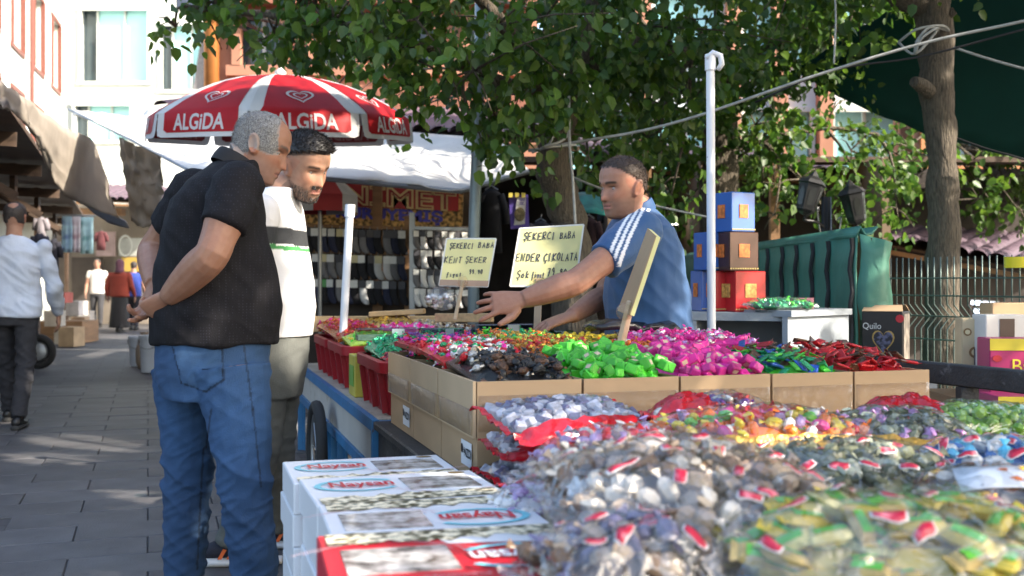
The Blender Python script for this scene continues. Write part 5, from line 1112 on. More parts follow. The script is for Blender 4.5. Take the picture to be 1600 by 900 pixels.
heap('black foil wrapped sweets heaped in the first front carton', 'twist', [FK, FK, FK, FBR, FW], UB[0] + .01, UB[1] - .01, .01, .44, ZR, .035, sl_ * .8, 150, 1, size=.028)
individuals('wrapped_sweet', 'black foil twist sweet on the heap in the first front carton', 'twist', [FK, FK, FBR], UB[0] + .06, UB[1] - .015, .015, .3, ZR + .006, .03, sl_ * .6, 42, 51, 'black foil sweets in the first front carton', .03)
individuals('wrapped_sweet', 'pale mixed twist sweet at the left of the first front carton', 'twist', [FW, FR, FC], UB[0] + .01, UB[0] + .12, .2, .44, ZR + .03, .02, .03, 14, 52, 'pale sweets in the first front carton', .027)
heap('green wrapped cubes heaped in the second front carton', 'cube', [FG, FG, FG], UB[1] + .01, UB[2] - .01, .01, .44, ZR, .022, sl_, 130, 2)
individuals('wrapped_cube', 'bright green wrapped chocolate cube on the heap in the second front carton', 'cube', [FG], UB[1] + .0, UB[2] + .02, .012, .44, ZR + .004, .022, sl_, 58, 53, 'green cubes in the second front carton')
heap('pink wrapped cubes heaped in the third front carton', 'cube', [FP, FP2], UB[2] + .01, UB[3] - .01, .01, .44, ZR, .022, sl_, 130, 3)
individuals('wrapped_cube', 'bright pink wrapped cube on the heap in the third front carton', 'cube', [FP, FP2, FP], UB[2] + .012, UB[3] + .0, .012, .44, ZR + .004, .022, sl_, 58, 54, 'pink cubes in the third front carton', .034)
heap('green, blue and brown wrapped bars heaped in the fourth front carton', 'bar', [FG, FBR, FT_, FB], UB[3] + .01, UB[4] - .01, .01, .44, ZR, .03, sl_ * .7, 110, 4)
individuals('wrapped_bar', 'flat green wrapped bar on the heap in the fourth front carton', 'bar', [FG, FT_], UB[3] + .01, UB[4] - .06, .012, .3, ZR + .006, .03, sl_ * .6, 26, 55, 'green bars in the fourth front carton', .029)
individuals('wrapped_bar', 'flat brown and blue wrapped bar behind the green ones in the fourth front carton', 'bar', [FBR, FB, FR], UB[3] + .05, UB[4] - .01, .1, .44, ZR + .01, .03, sl_ * .7, 22, 56, 'dark bars in the fourth front carton', .029)
heap('red wrapped bars heaped in the fifth front carton', 'bar', [FR, FR, FBR], UB[4] + .01, UB[5] - .01, .01, .44, ZR, .03, sl_ * .75, 110, 5)
individuals('wrapped_bar', 'red wrapped bar on the heap in the fifth front carton', 'bar', [FR, FR, FR, FBR], UB[4] - .03, UB[5] - .012, .012, .44, ZR + .006, .03, sl_ * .75, 56, 57, 'red bars in the fifth front carton', .033)
z2 = ZR + .055
heap('red, white and green twist sweets heaped in the second-row carton on the left', 'twist', [FR, FW, FW, FT_, FP], UB[0] + .01, UB[1], .45, .9, ZR + .03, .04, .02, 330, 6)
heap('orange and gold twist sweets heaped in the second-row carton', 'twist', [FO, FO, FY, FR, FL], UB[1], UB[2], .45, .9, z2, .03, .0, 330, 7)
heap('gold, copper and pale twist sweets heaped in the second-row carton', 'twist', [FO, FY, FC, FW, FO], UB[2], UB[3], .45, .9, z2 + .01, .02, -.02, 330, 8)
heap('shiny pink and white twist sweets heaped in the second-row carton', 'twist', [FP, FP, FW, FLI, FP2], UB[2] + .1, UB[4] - .04, .43, .84, z2 + .015, .035, 0, 340, 9, size=.027)
heap('pale mixed sweets heaped in the last second-row carton', 'twist', [FC, FW, FLI, FL, FBR], UB[4] - .04, UB[5], .45, .9, ZR + .03, .02, -.02, 220, 10)
heap('black and gold twist sweets at the foot of the tall white pole', 'twist', [FK, FK, FY], UB[3] - .05, UB[4] - .05, .82, .95, z2 + .03, .02, 0, 60, 11, size=.03)
z3 = ZR + .05
heap('green and red foil sweets heaped in the third-row carton on the left', 'twist', [FR, FT_, FP, FV], UB[0] + .01, UB[1], .9, 1.35, z3, .03, .0, 300, 12)
heap('green and gold foil sweets heaped in the third-row carton', 'twist', [FT_, FL, FY, FG, FO], UB[1], UB[2], .9, 1.35, z3 + .01, .03, .0, 300, 13)
heap('yellow sweets heaped by the resting hand of the vendor', 'ball', [FYB], UB[2], UB[3] - .02, .9, 1.32, z3 + .005, .02, -.0, 330, 14)
q = MB(); q.sheet([[T(lerp(.66, .98, j / 9), lerp(.78, .95, i / 4), z2 + .055 + .02 * math.sin(j * .8) * math.sin(i * .8) + .02 * N3((j, i, 3), .8)) for j in range(10)] for i in range(5)], .02)
q.build('dark_bag', mat('dark_plastic', (.02, .018, .02), rough=.2, var=.3, bump=.6, bscale=18, bdist=.02), None, True, 'crumpled dark plastic bag lying in front of the vendor', 'bag')
# red tubs on the blue table
redtub = mat('red_plastic', (.33, .012, .02), rough=.4, var=.12, scale=4, stain=((.22, .02, .025), 7, .62))
def tub(label, u0, u1, v0, v1, h=.23, z0=TZ):
    t = thing('red_tub', label, 'tub', T((u0 + u1) / 2, (v0 + v1) / 2, z0), 0, 'red tubs on the blue table')
    def ring(ins, z, k=.06):
        a, b, c, d = u0 + ins, u1 - ins, v0 + ins, v1 - ins; pts = []
        for (cu, cv, s) in ((b - k, d - k, 0), (a + k, d - k, 1), (a + k, c + k, 2), (b - k, c + k, 3)):
            for j in range(5): w = math.pi / 2 * (s + j / 4); pts.append(T(cu + k * math.cos(w), cv + k * math.sin(w), z))
        return pts
    q = MB(); q.loft([ring(.045, z0 + .002), ring(.02, z0 + h * .8), ring(.016, z0 + h - .05), ring(.03, z0 + h - .05), ring(.055, z0 + .02)], cap=False); q.add(ring(.055, z0 + .02), [tuple(range(20))]); q.build('tub_body', redtub, t, 40)
    q = MB(); q.loft([ring(.012, z0 + h - .052), ring(-.004, z0 + h - .05), ring(-.006, z0 + h - .006), ring(.004, z0 + h), ring(.022, z0 + h - .004), ring(.024, z0 + h - .05)], cap=False); q.build('rim', redtub, t, 40)
    for v in np.linspace(v0 + .1, v1 - .1, max(2, int((v1 - v0) / .2))):
        q = MB(); q.beam(T(u0 + .035, v, z0 + .01), T(u0 + .013, v, z0 + h - .055), .03, .014, up=TV); q.build('rib', redtub, t)
    return t
tub('near red plastic tub of teal and maroon sweets', -.01, .44, 1.48, 2.18); tub('far red plastic tub of orange sweets', -.01, .44, 2.62, 3.3)
tub('farthest red plastic tub at the end of the blue table', -.01, .44, 3.34, 4.0)
ya = thing('yellow_carton', 'small yellow carton wedged between the red tubs', 'box', T(.03, 2.4, TZ)); q = MB(); tbox(q, .0, .1, 2.3, 2.5, TZ + .001, TZ + .2, bev=.003); q.build('carton', mat('yellow_carton', (.5, .42, .06), rough=.5, var=.2), ya)
q = MB(); tbox(q, -.004, -.001, 2.33, 2.47, TZ + .05, TZ + .15); q.build('green_print', mat('green_print', (.15, .35, .06), rough=.5), ya)
for i, (u0, u1, v0, v1) in enumerate(((.46, .84, 1.48, 2.15), (.46, .84, 2.62, 3.3), (.46, .84, 3.34, 4.3), (.12, .84, 2.2, 2.6))):
    open_carton(('near', 'middle', 'far', 'low central')[i] + ' carton of sweets on the right half of the blue table', u0, u1, v0, v1, h=.22)
zt = TZ + .225
for i, (lb, kd, ms, a) in enumerate((('maroon foil sweets at the near end of the near red tub', 'twist', [FM, FM, FR], (.02, .42, 1.5, 1.72, zt - .01, .03, .02, 190)), ('teal green foil sweets in the near red tub', 'twist', [FT_, FT_, foil('teal2', (.03, .42, .2), .4, .2)], (.02, .42, 1.72, 2.18, zt, .06, .02, 330)),
                      ('silver white foil sweets beside the teal ones', 'twist', [FW, FW, FC], (.42, .58, 1.5, 2.1, zt, .04, .03, 200)), ('red foil sweets in the near carton on the blue table', 'twist', [FR, FR, FP], (.58, .84, 1.5, 2.15, zt + .01, .05, .02, 260)),
                      ('violet and red sweets behind the plastic trays', 'twist', [FV, FR, FV, FP], (.5, .84, 2.15, 2.75, zt + .035, .03, .0, 300)), ('yellow and lime sweets in the far red tub', 'ball', [FL, FYB, FG], (.02, .44, 2.62, 2.95, zt + .0, .04, .03, 260)),
                      ('orange and red sweets heaped at the far left', 'twist', [FO, FR, FR, FP], (.0, .3, 2.95, 4.0, zt + .02, .05, .03, 420)), ('gold sweets heaped at the far end', 'twist', [FY, FY, FBR], (.3, .55, 3.4, 4.0, zt + .05, .06, .02, 260)),
                      ('pink sweets in the far middle of the blue table', 'twist', [FP, FP2, FW], (.28, .6, 2.8, 3.4, zt + .03, .04, .02, 260)), ('brown and cream sweets at the far right', 'twist', [FC, FBR, FW, FC], (.55, .84, 2.75, 4.2, zt + .045, .03, .01, 420)),
                      ('mixed small sweets between the trays', 'twist', [FP, FR, FW, FT_], (.1, .5, 2.18, 2.62, zt, .03, .02, 280)))):
    heap(lb, kd, ms, *a, seed=100 + i)
# clear plastic tray boxes lying over the sweets
def tray(label, u0, u1, v0, v1, z, tint, h=.05):
    t = thing('plastic_tray', label, 'tray', T((u0 + u1) / 2, (v0 + v1) / 2, z), 0, 'plastic trays lying over the sweets'); cm = film('tray_%.2f' % tint[0], tint, .1, .06, .05, 5)
    q = MB(); tbox(q, u0, u1, v0, v1, z, z + h, bev=.006); q.build('tray_shell', cm, t)
    q = MB(); tbox(q, u0 + .004, u1 - .004, v0 + .004, v1 - .004, z + .003, z + h * .45); q.build('contents', mat('tray_in_%.2f' % tint[0], tuple(c * .35 for c in tint), rough=.5, var=.5, scale=40), t)
    q = MB(); tbox(q, lerp(u0, u1, .55), lerp(u0, u1, .75), v0 - .003, v0 - .001, z + .004, z + h - .004); q.build('paper_label', mat('pale_label', (.2, .26, .28), rough=.5), t)
tray('dark teal plastic tray at the corner of the near red tub', .17, .5, 1.47, 1.55, zt + .025, (.12, .35, .42), .055); tray('pale clear plastic tray across the middle of the blue table', -.0, .3, 2.22, 2.3, zt + .05, (.62, .74, .68), .06)
tray('green plastic tray right of the clear one', .31, .52, 2.22, 2.3, zt + .052, (.2, .62, .42), .055); tray('grey-blue plastic tray in front of the violet sweets', .53, .82, 2.05, 2.13, zt + .08, (.35, .42, .5), .05); tray('dark green plastic tray near the green twists', .66, .8, 1.42, 1.49, zt + .075, (.2, .5, .4), .05)
# wooden boards at the far end
woodp = mat('raw_pine', (.5, .33, .16), rough=.7, var=.2, scale=4, stretch=(1, 12, 12), bump=.2)
for i, (a, b, w, lb) in enumerate((((-.05, 4.1, .86), (.6, 4.0, .86), .1, 'long wooden board closing the far end of the sweets'), ((.3, 3.72, .93), (.62, 3.62, .95), .05, 'short sunlit board lying on the sweets'), ((.6, 4.02, .86), (.86, 3.9, .86), .1, 'right-hand wooden board at the far end'), ((.62, 3.3, .92), (.85, 2.9, .93), .05, 'pale board lying near the small sign'))):
    q = MB(); q.beam(T(*a), T(*b), .03 if i != 1 else .12, w if i != 1 else .03, bev=.004); q.build('wooden_board', woodp, None, False, lb, 'board', 'boards at the far end of the stall')
c = P(690, 466, 6.5); q = MB(); q.ball(c, (.1, .1, .07), 14, 8); q.v = [tuple(Vector(v) + Vector((.02 * N3(v, 14), .02 * N3(v, 14, 3), .02 * N3(v, 14, 6)))) for v in q.v]
pb = thing('plastic_bag', 'crumpled clear plastic bag lying beside the small sign', 'bag', c - Vector((0, 0, .07))); q.build('bag_film', film('bag_film', (.97, .97, .97), .2, .12, .7, 24.), pb, True)
q = MB()
for k in range(14): q.ball(c + Vector((random.gauss(0, .045), random.gauss(0, .045), random.uniform(-.05, .02))), .018, 6, 4)
o = q.build('sweets', FW, pb); o['kind'] = 'stuff'
# ------------------------------------------------------------------ hand-lettered signs
STROKE = {'S': [[(1, .9), (.6, 1), (.15, .85), (.3, .58), (.8, .42), (.85, .12), (.4, 0), (0, .1)]], 'E': [[(.8, 1), (.05, .98), (0, 0), (.85, .02)], [(0, .5), (.65, .52)]], 'K': [[(.05, 1), (0, 0)], [(.8, 1), (.05, .45), (.85, 0)]], 'R': [[(0, 0), (.05, 1), (.6, .98), (.75, .75), (.55, .52), (.05, .48), (.8, 0)]],
          'C': [[(.85, .85), (.5, 1), (.1, .75), (0, .35), (.3, .02), (.85, .12)]], 'I': [[(.3, 1), (.28, 0)]], 'B': [[(0, 0), (.05, 1), (.55, .95), (.6, .65), (.1, .52), (.7, .42), (.7, .1), (0, 0)]], 'A': [[(0, 0), (.4, 1), (.8, 0)], [(.15, .36), (.66, .36)]], 'N': [[(0, 0), (.05, 1), (.7, 0), (.78, 1)]],
          'D': [[(0, 0), (.05, 1), (.5, .95), (.8, .55), (.6, .1), (0, 0)]], 'O': [[(.4, 1), (.05, .7), (.1, .2), (.45, 0), (.8, .3), (.75, .8), (.4, 1)]], 'L': [[(.05, 1), (0, 0), (.7, .03)]], 'T': [[(0, 1), (.85, .98)], [(.42, .98), (.38, 0)]], 'o': [[(.4, .6), (.05, .4), (.1, .05), (.5, 0), (.7, .3), (.4, .6)]],
          'k': [[(.05, 1), (0, 0)], [(.6, .6), (.05, .3), (.65, 0)]], 'f': [[(.7, .9), (.4, 1), (.25, .5), (.2, -.3)], [(0, .5), (.6, .52)]], 'i': [[(.2, .55), (.2, 0)], [(.2, .75), (.22, .8)]], 'y': [[(0, .55), (.3, .1)], [(.65, .55), (.2, -.3)]], 'a': [[(.6, .5), (.2, .55), (.0, .2), (.3, 0), (.6, .4), (.65, 0)]], 't': [[(.3, .9), (.28, .05), (.55, 0)], [(0, .6), (.6, .6)]],
          '7': [[(0, 1), (.75, .98), (.25, 0)], [(.2, .5), (.65, .52)]], '9': [[(.7, .8), (.4, 1), (.08, .75), (.3, .5), (.7, .75), (.7, .5), (.5, 0)]], '0': [[(.4, 1), (.05, .7), (.1, .2), (.45, 0), (.75, .3), (.7, .8), (.4, 1)]], '.': [[(.2, .0), (.26, .06)]], '_': [[(0, -.1), (.9, .0)]], '/': [[(.1, -.1), (.7, .6)]]}
def handwrite(mb, txt, org, ux, uy, h, pitch, seed, thick=.0022):
    rs = random.Random(seed); n = ux.cross(uy); x = 0
    for ch in txt:
        if ch == ' ': x += pitch * .8; continue
        ced = ch in 'ŞÇş'; base = {'Ş': 'S', 'Ç': 'C', 'İ': 'I', 'ş': 'S'}.get(ch, ch); hs = h * rs.uniform(.9, 1.1); w = pitch * .76; dy = rs.uniform(-.06, .06) * h
        st_ = [list(s) for s in STROKE[base]]
        if ced: st_.append([(.45, -.02), (.55, -.2), (.35, -.3)])
        if ch == 'İ': st_.append([(.3, 1.2), (.33, 1.26)])
        for s in st_:
            pts = [org + ux * (x + p[0] * w) + uy * (dy + p[1] * hs + p[0] * w * .05) + n * .0015 for p in s]; mb.tube(pts, thick, 5)
        x += pitch * rs.uniform(.92, 1.08)
paper = mat('yellow_card', (.82, .76, .36), rough=.7, var=.05, scale=5, trans=.15, stain=((.7, .62, .3), 7, .66))
def card_sign(label, tl, tr, br, bl_, lines, D_, stick, strip=False):
    tl, tr, br, bl_ = [P(*p) for p in (tl, tr, br, bl_)]; ctr = (tl + tr + br + bl_) / 4; t = thing('price_sign', label, 'sign', P(*stick[1]), 0, 'hand-written price signs')
    ux = ((tr - tl) + (br - bl_)).normalized(); uy = ((tl - bl_) + (tr - br)).normalized(); n = ux.cross(uy).normalized()
    q = MB(); q.prism([bl_, br, tr, tl], n * -.006); q.build('card', paper, t)
    q = MB(); e = .004
    for a, b in ((tl, tr), (tr, br), (br, bl_), (bl_, tl)): q.beam(a - n * .003, b - n * .003, .007, .009, up=n)
    q.build('taped_edge', mat('white_edge_tape', (.7, .68, .62), rough=.4), t)
    for (txt, px, py, h, pt) in lines:
        q = MB(); handwrite(q, txt, P(px, py, lerp(tl[1], bl_[1], .5)) + n * 0 + (ctr - P(px, py, ctr.y)).dot(n) * n, ux, uy, h, pt, len(txt) + int(px)); q.build('handwriting', mat('marker_ink', (.03, .03, .07), rough=.6), t)
    q = MB(); a, b = P(*stick[0]), P(*stick[1]); q.beam(a + n * .012, b + n * .012, .032, .018, bev=.003); sk = q.build('stick', mat('taped_stick', (.5, .38, .26), rough=.4, var=.2, coat=.5), t)
    q = MB(); q.ball(a + n * .02 + (b - a) * .06, (.026, .014, .034), 10, 6); q.build('tape_wad', tape_m, t, True)
    if strip: q = MB(); q.prism([bl_ + n * .001, br + n * .001, br + n * .001 + uy * .03, bl_ + n * .001 + uy * .03], n * .003); q.build('bottom_strip', mat('brown_tape', (.4, .25, .16), rough=.35, var=.2), t)
card_sign('large yellow card sign reading Şekerci Baba Ender Çikolata 79.90', (812, 357, 4.85), (912, 351, 4.85), (899, 449, 4.8), (797, 447, 4.8),
          [('ŞEKERCI', 818, 374, .034, .0208), ('BABA', 875, 372, .03, .0185), ('ENDER', 806, 409, .036, .0225), ('ÇIKOLATA', 850, 408, .034, .0195), ('Şok', 807, 436, .033, .02), ('fiyat', 831, 436, .03, .0115), ('79.90/', 855, 433, .034, .0175)], 4.8, ((842, 436, 4.82), (839, 520, 4.82)))
card_sign('smaller yellow card sign reading Şekerci Baba Kent Şeker 99.90', (698, 373, 5.5), (775, 373, 5.5), (762, 448, 5.45), (686, 446, 5.45),
          [('ŞEKERCI', 702, 387, .028, .0178), ('BABA', 747, 386, .028, .02), ('KENT', 694, 411, .03, .023), ('ŞEKER', 727, 410, .028, .0215), ('fiyat', 698, 433, .024, .0155), ('99.90', 733, 429, .024, .0135)], 5.45, ((724, 438, 5.42), (711, 500, 5.42)), True)
# third sign seen almost edge-on, leaning to the right
es = thing('price_sign', 'card sign on a taped stick seen edge-on in front of the vendor', 'sign', P(972, 545, 3.75), 0, 'hand-written price signs')
a, b, c, d_ = P(1013, 357, 3.8), P(1026, 369, 3.66), P(985, 492, 3.66), P(966, 486, 3.8)
n = (b - a).cross(d_ - a).normalized(); q = MB(); q.prism([a, b, c, d_], n * .014); q.build('card', paper, es)
q = MB(); q.prism([a + n * -.003, b + n * -.003, c + n * -.003, d_ + n * -.003], n * .0025); q.build('card_back', mat('card_back', (.36, .24, .13), rough=.6, var=.15, stain=((.4, .06, .05), 11, .66)), es)
q = MB(); q.beam(P(986, 470, 3.7), P(968, 546, 3.72), .042, .018, bev=.003); q.build('stick', mat('taped_stick', (.5, .38, .26)), es)
q = MB(); q.ball(P(976, 487, 3.69), (.03, .03, .03), 10, 6); q.build('tape_wad', tape_m, es, True)
# ================================================================== bags of sweets on the black table
clear = film('clear_bag_film', (.98, .98, .98), .13, .08, 1., 12., .015)
def bag(label, c, a, b, Tt, rz, kind, mats, n, size, seed, band=None, band_side='front', tilt=(0, 0), group='clear bags of sweets in the foreground', lab=None, fl_=clear, band_w=.34, extra=None, badges=None):
    c = Vector(c); t = thing('sweets_bag', label, 'bag', c - Vector((0, 0, Tt)), rz, group); t.rotation_euler = (tilt[0], tilt[1], rz); M_ = W(t) @ Matrix.Translation((0, 0, Tt)); rs = random.Random(seed)
    def hgt(x, y, k=1.):
        fx = max(0, 1 - abs(x) ** 2.6) ** .55; fy = max(0, 1 - abs(y) ** 2.6) ** .55
        return Tt * fx * fy * (1 + k * .16 * N3((x * 1.4, y * 1.4, seed), 1.6))
    def pt(x, y, s, k=1., cr=0.): # x,y in -1..1, s = +1 top, -1 bottom
        w = 1 + .05 * N3((x * 2, y * 2, seed + 5), 1.5)
        z = hgt(x, y, k) * (1 if s > 0 else -.85) + .006 * N3((x * 5, y * 5, seed), 1.2) * (1 if abs(x) < .93 else 2)
        if cr: z += s * cr * (1 - abs(N3((x * 3.2 + y, y * 3.2 - x, seed), 1.3)) * 2.2) * (1 - max(abs(x), abs(y)) ** 6)
        return M_ @ Vector((x * a * w * (.96 + .04 * (1 - abs(y))), y * b * w, z))
    nx, ny = 40, 34
    xs = [-1 + 2 * i / nx for i in range(nx + 1)]; ys = [-1 + 2 * i / ny for i in range(ny + 1)]
    ys = [-1.1] + ys + [1.1] if False else ys
    def in_band(y, x):
        if not band: return False
        v = {'front': -y, 'back': y, 'left': -x, 'right': x}[band_side]; return v > 1 - 2 * band_w
    q = MB(); q2 = MB()
    for s in (1, -1):
        idx = {}
        for i, x in enumerate(xs):
            for j, y in enumerate(ys): idx[i, j] = pt(x, y, s, cr=.009)
        for i in range(nx):
            for j in range(ny):
                fc = [idx[i, j], idx[i + 1, j], idx[i + 1, j + 1], idx[i, j + 1]]; (q2 if in_band((ys[j] + ys[j + 1]) / 2, (xs[i] + xs[i + 1]) / 2) else q).add(fc, [(0, 1, 2, 3)])
    def weld(mb):
        key = {}; nv = []; mp = []
        for v in mb.v:
            k = tuple(round(x, 4) for x in v)
            if k not in key: key[k] = len(nv); nv.append(v)
            mp.append(key[k])
        mb.v = nv; mb.f = [tuple(dict.fromkeys(mp[i] for i in f)) for f in mb.f]; mm = [(f, m_) for f, m_ in zip(mb.f, mb.m) if len(f) > 2]; mb.f = [f for f, _ in mm]; mb.m = [m_ for _, m_ in mm]; return mb
    weld(q).build('bag_film', fl_, t, True, fix=False)
    if q2.f: weld(q2).build('printed_band', band, t, True, fix=False)
    # crimped seams at the two short ends
    for s in (-1, 1):
        m_ = MB(); m_.sheet([[pt(s * .99, y, 1) + (M_.to_3x3() @ Vector((s * .02 * k, 0, .004 * math.sin(y * 30) * k))) for y in ys] for k in (0, 1)], .002); m_.build('seam', band or fl_, t)
    proto = CANDY[kind]; pv = np.array(proto.v); pm = proto.m; o = MB(); k = 0; nm = len(mats)
    n = int(n * (.5 if kind != 'label' else .62)); size = size * 1.3
    sp = size * {'label': 1.12, 'twist': 1.12, 'cube': .98, 'ball': .86, 'bar': 1.1}[kind]; gx, gy = max(3, int(2 * a * .95 / sp)), max(3, int(2 * b * .95 / sp)); place = []
    for i in range(gx):
        for j in range(gy): place.append((-.94 + 1.88 * (i + .5 + rs.uniform(-.38, .38)) / gx, -.94 + 1.88 * (j + .5 + rs.uniform(-.38, .38)) / gy, 1, rs.uniform(.3, .55)))
    for _ in range(n // 4): place.append((rs.uniform(-.9, .9), rs.uniform(-.9, .9), 1 if rs.random() < .6 else -1, rs.uniform(.7, 1.1)))
    for x, y, s, dp in place:
        if in_band(y, x) and rs.random() < .8: continue
        p = pt(x * .97, y * .97, s); up = (M_ @ Vector((0, 0, 0))); p = p - (M_.to_3x3() @ Vector((0, 0, 1))) * (s * size * dp)
        E = np.array((M_.to_3x3() @ Euler((rs.gauss(0, .5 if kind != 'label' else .28), rs.gauss(0, .4 if kind != 'label' else .25), rs.uniform(0, 6.28))).to_matrix())) * (size * rs.uniform(.85, 1.15))
        ci = rs.randrange(nm if kind != 'label' else nm - 1)
        o.v.extend([tuple(r_) for r_ in (pv @ E.T + np.array(p))]); o.f.extend([tuple(i + k for i in f) for f in proto.f]); o.m.extend([(nm - 1 if (kind == 'label' and pmi == 1) else ci) for pmi in pm]); k += len(pv)
    # packed mass inside
    k0 = len(o.v); ins = MB(); ins.loft([[M_ @ Vector((a * .82 * math.cos(w) * r_, b * .82 * math.sin(w) * r_, z)) for w in [2 * math.pi * j / 16 for j in range(16)]] for r_, z in ((.5, -Tt * .6), (1, -Tt * .2), (.98, Tt * .25), (.6, Tt * .6))])
    o.add(ins.v, ins.f, 0)
    oo = o.build('sweets', mats, t, False, fix=False); oo['kind'] = 'stuff'
    for (x, y) in (badges or []):                   # red badges printed on the film
        an = rs.uniform(-.9, 1.2); ca, sa = math.cos(an), math.sin(an)
        sc_b = rs.uniform(.6, 1.05)
        for k, m_, up in ((sc_b, badge_white, .0022), (sc_b * .86, LAB, .0036)):
            g = MB(); g.sheet([[pt(x + (i * .026 * ca - j * .0105 * sa) * k / a, y + (i * .026 * sa + j * .0105 * ca) * k / b, 1, cr=.009) + Vector((0, 0, up)) for j in ((-.7, 0, .7) if abs(i) == 1 else (-1, 0, 1))] for i in (-1, -.5, 0, .5, 1)], .0006)
            bo = g.build('printed_badge' if m_ is badge_white else 'badge_print', m_, t if m_ is badge_white else bo, True)
    if extra: extra(t, M_, pt)
    return t
redband = mat('red_bag_print', (.4, .006, .014), rough=.22, var=.15, bump=.5, bscale=18, coat=.5, bdist=.02); goldband = mat('gold_bag_print', (.4, .24, .05), rough=.28, metal=.55, var=.3, bump=.6, bscale=26, bdist=.02)
GREY = [mat('grey_wrap', (.34, .35, .42), rough=.3, var=.25, scale=30, coat=.3), mat('lilac_grey_wrap', (.52, .52, .6), rough=.3, var=.3, scale=60), mat('dark_violet_wrap', (.14, .13, .22), rough=.35, var=.4, scale=60)]
SIL = [mat('taupe_wrap', (.36, .29, .23), rough=.22, var=.2, scale=25), mat('silver_wrap', (.66, .6, .52), rough=.16, var=.18, scale=25), mat('brown_wrap', (.17, .11, .07), rough=.3, var=.25, scale=25)]
OLV = [mat('olive_wrap', (.2, .21, .13), rough=.22, var=.25, scale=25), mat('grey_green_wrap', (.38, .4, .29), rough=.22, var=.2, scale=25), mat('dark_olive_wrap', (.09, .1, .06), rough=.3, var=.25, scale=25)]
LAB = mat('red_label', (.68, .025, .07), rough=.35, var=.25, scale=60, col2=(.7, .2, .24), detail=1, thresh=(.5, .7))
badge_white = mat('badge_white', (.75, .72, .72), rough=.35)
BR = [mat('bright_%s' % n_, c_, rough=.3, var=.2, scale=25, coat=.3) for n_, c_ in (('orange', (.75, .17, .02)), ('red', (.6, .02, .03)), ('white', (.72, .7, .68)), ('yellow', (.7, .55, .05)), ('violet', (.4, .26, .5)), ('green', (.12, .45, .05)), ('cream', (.7, .6, .4)), ('magenta', (.5, .03, .22)))]
BRB = mat('bright_blue', (.03, .16, .5), rough=.3, var=.2); BRB2 = mat('bright_sky', (.1, .5, .72), rough=.3, var=.2)
def bgrid(nx, ny, sd):
    r_ = random.Random(sd); return [(-.85 + 1.7 * (i + .5 + .3 * (j % 2) + r_.uniform(-.4, .4)) / (nx + .3), -.85 + 1.7 * (j + .5 + r_.uniform(-.2, .2)) / ny) for i in range(nx) for j in range(ny)]
def tb(u, v, z): return T(u, v, z)
for i, (dz, du, dv, lb) in enumerate(((.043, 0, 0, 'lowest grey candy bag with red end in the stack of three'), (.118, .012, .012, 'middle grey candy bag with red end in the stack of three'), (.190, .0, -.02, 'top grey candy bag with red end in the stack of three'))):
    bag(lb, tb(.20 + du, -.185 + dv, TZ + dz), .21, .15, .045, TH + (.12, -.05, .2)[i], 'cube', GREY, 330, .024, 200 + i, redband, 'front', tilt=(.2 if i == 2 else .05, 0), group='stack of grey candy bags', band_w=.22)
bag('small bag of lilac and white sweets at the edge of the black table', P(850, 805, 2.36) + Vector((0, 0, .01)), .12, .1, .06, .3, 'twist', [BR[2], BR[4], BR[2], BR[4]], 160, .022, 210)
bag('bag of red and white sweets leaning behind the grey label bag', P(965, 742, 2.25), .17, .13, .1, .5, 'twist', [BR[2], BR[1], BR[2], BR[0], BR[4]], 260, .023, 211, tilt=(.15, 0))
bag('red bag lying against the cartons behind the fruit sweets', P(1110, 652, 2.86), .17, .07, .06, .25, 'twist', [FR, FV, FW], 120, .022, 212, redband, 'left', band_w=.45)
bag('bag of fruit-coloured sweets with a gold printed hem', P(1180, 692, 2.55), .27, .17, .08, .18, 'twist', [BR[0], BR[0], BR[1], BR[3], BR[2], BR[4], BR[3], BR[5], BR[7]], 420, .026, 213, goldband, 'front', band_w=.07)
bag('bag of dark green and lilac sweets with a gold printed hem', P(1390, 692, 2.62), .2, .18, .078, -.05, 'twist', [OLV[0], OLV[2], FLI, OLV[1]], 330, .024, 214, goldband, 'front', band_w=.07)
bag('bag of green jelly sweets at the right below the black rail', P(1530, 674, 2.85), .2, .14, .075, .1, 'ball', [mat('green_jelly', (.16, .34, .04), rough=.2, var=.3, scale=40), mat('green_jelly2', (.24, .4, .06), rough=.2, var=.3, scale=40)], 420, .028, 215)
bag('red printed bag left of the green jelly sweets', P(1415, 662, 2.9), .13, .1, .07, -.25, 'ball', [FL], 60, .026, 216, redband, 'front', band_w=.85)
bag('big bag of grey sweets with red labels at the front centre', P(1085, 812, 1.78), .24, .26, .115, .35, 'twist', SIL, 520, .03, 217, tilt=(.14, .05), badges=bgrid(4, 5, 1))
bag('bag of olive sweets with red labels in the middle of the pile', P(1330, 765, 2.13), .24, .18, .085, .1, 'twist', OLV, 420, .027, 218, tilt=(.08, 0), badges=bgrid(5, 3, 2))
bag('bag of blue foil sweets with red labels at the right edge', P(1560, 748, 2.25), .18, .13, .08, -.1, 'twist', [BRB, BRB2, BR[2]], 260, .025, 219, tilt=(.1, 0), badges=bgrid(5, 3, 3))
def paper_lab(t, M_, pt):
    q = MB(); q.sheet([[pt(x, y, 1) + Vector((0, 0, .004)) for x in (-.55, -.3, 0, .25)] for y in (-.75, -.45, -.15)], .002); q.build('paper_label', sticker, t, True)
bag('bag of brown and orange sweets with a white label at the right', P(1575, 808, 1.88), .17, .12, .085, -.2, 'twist', [FBR, FO, SIL[1], FY], 240, .025, 220, extra=paper_lab)
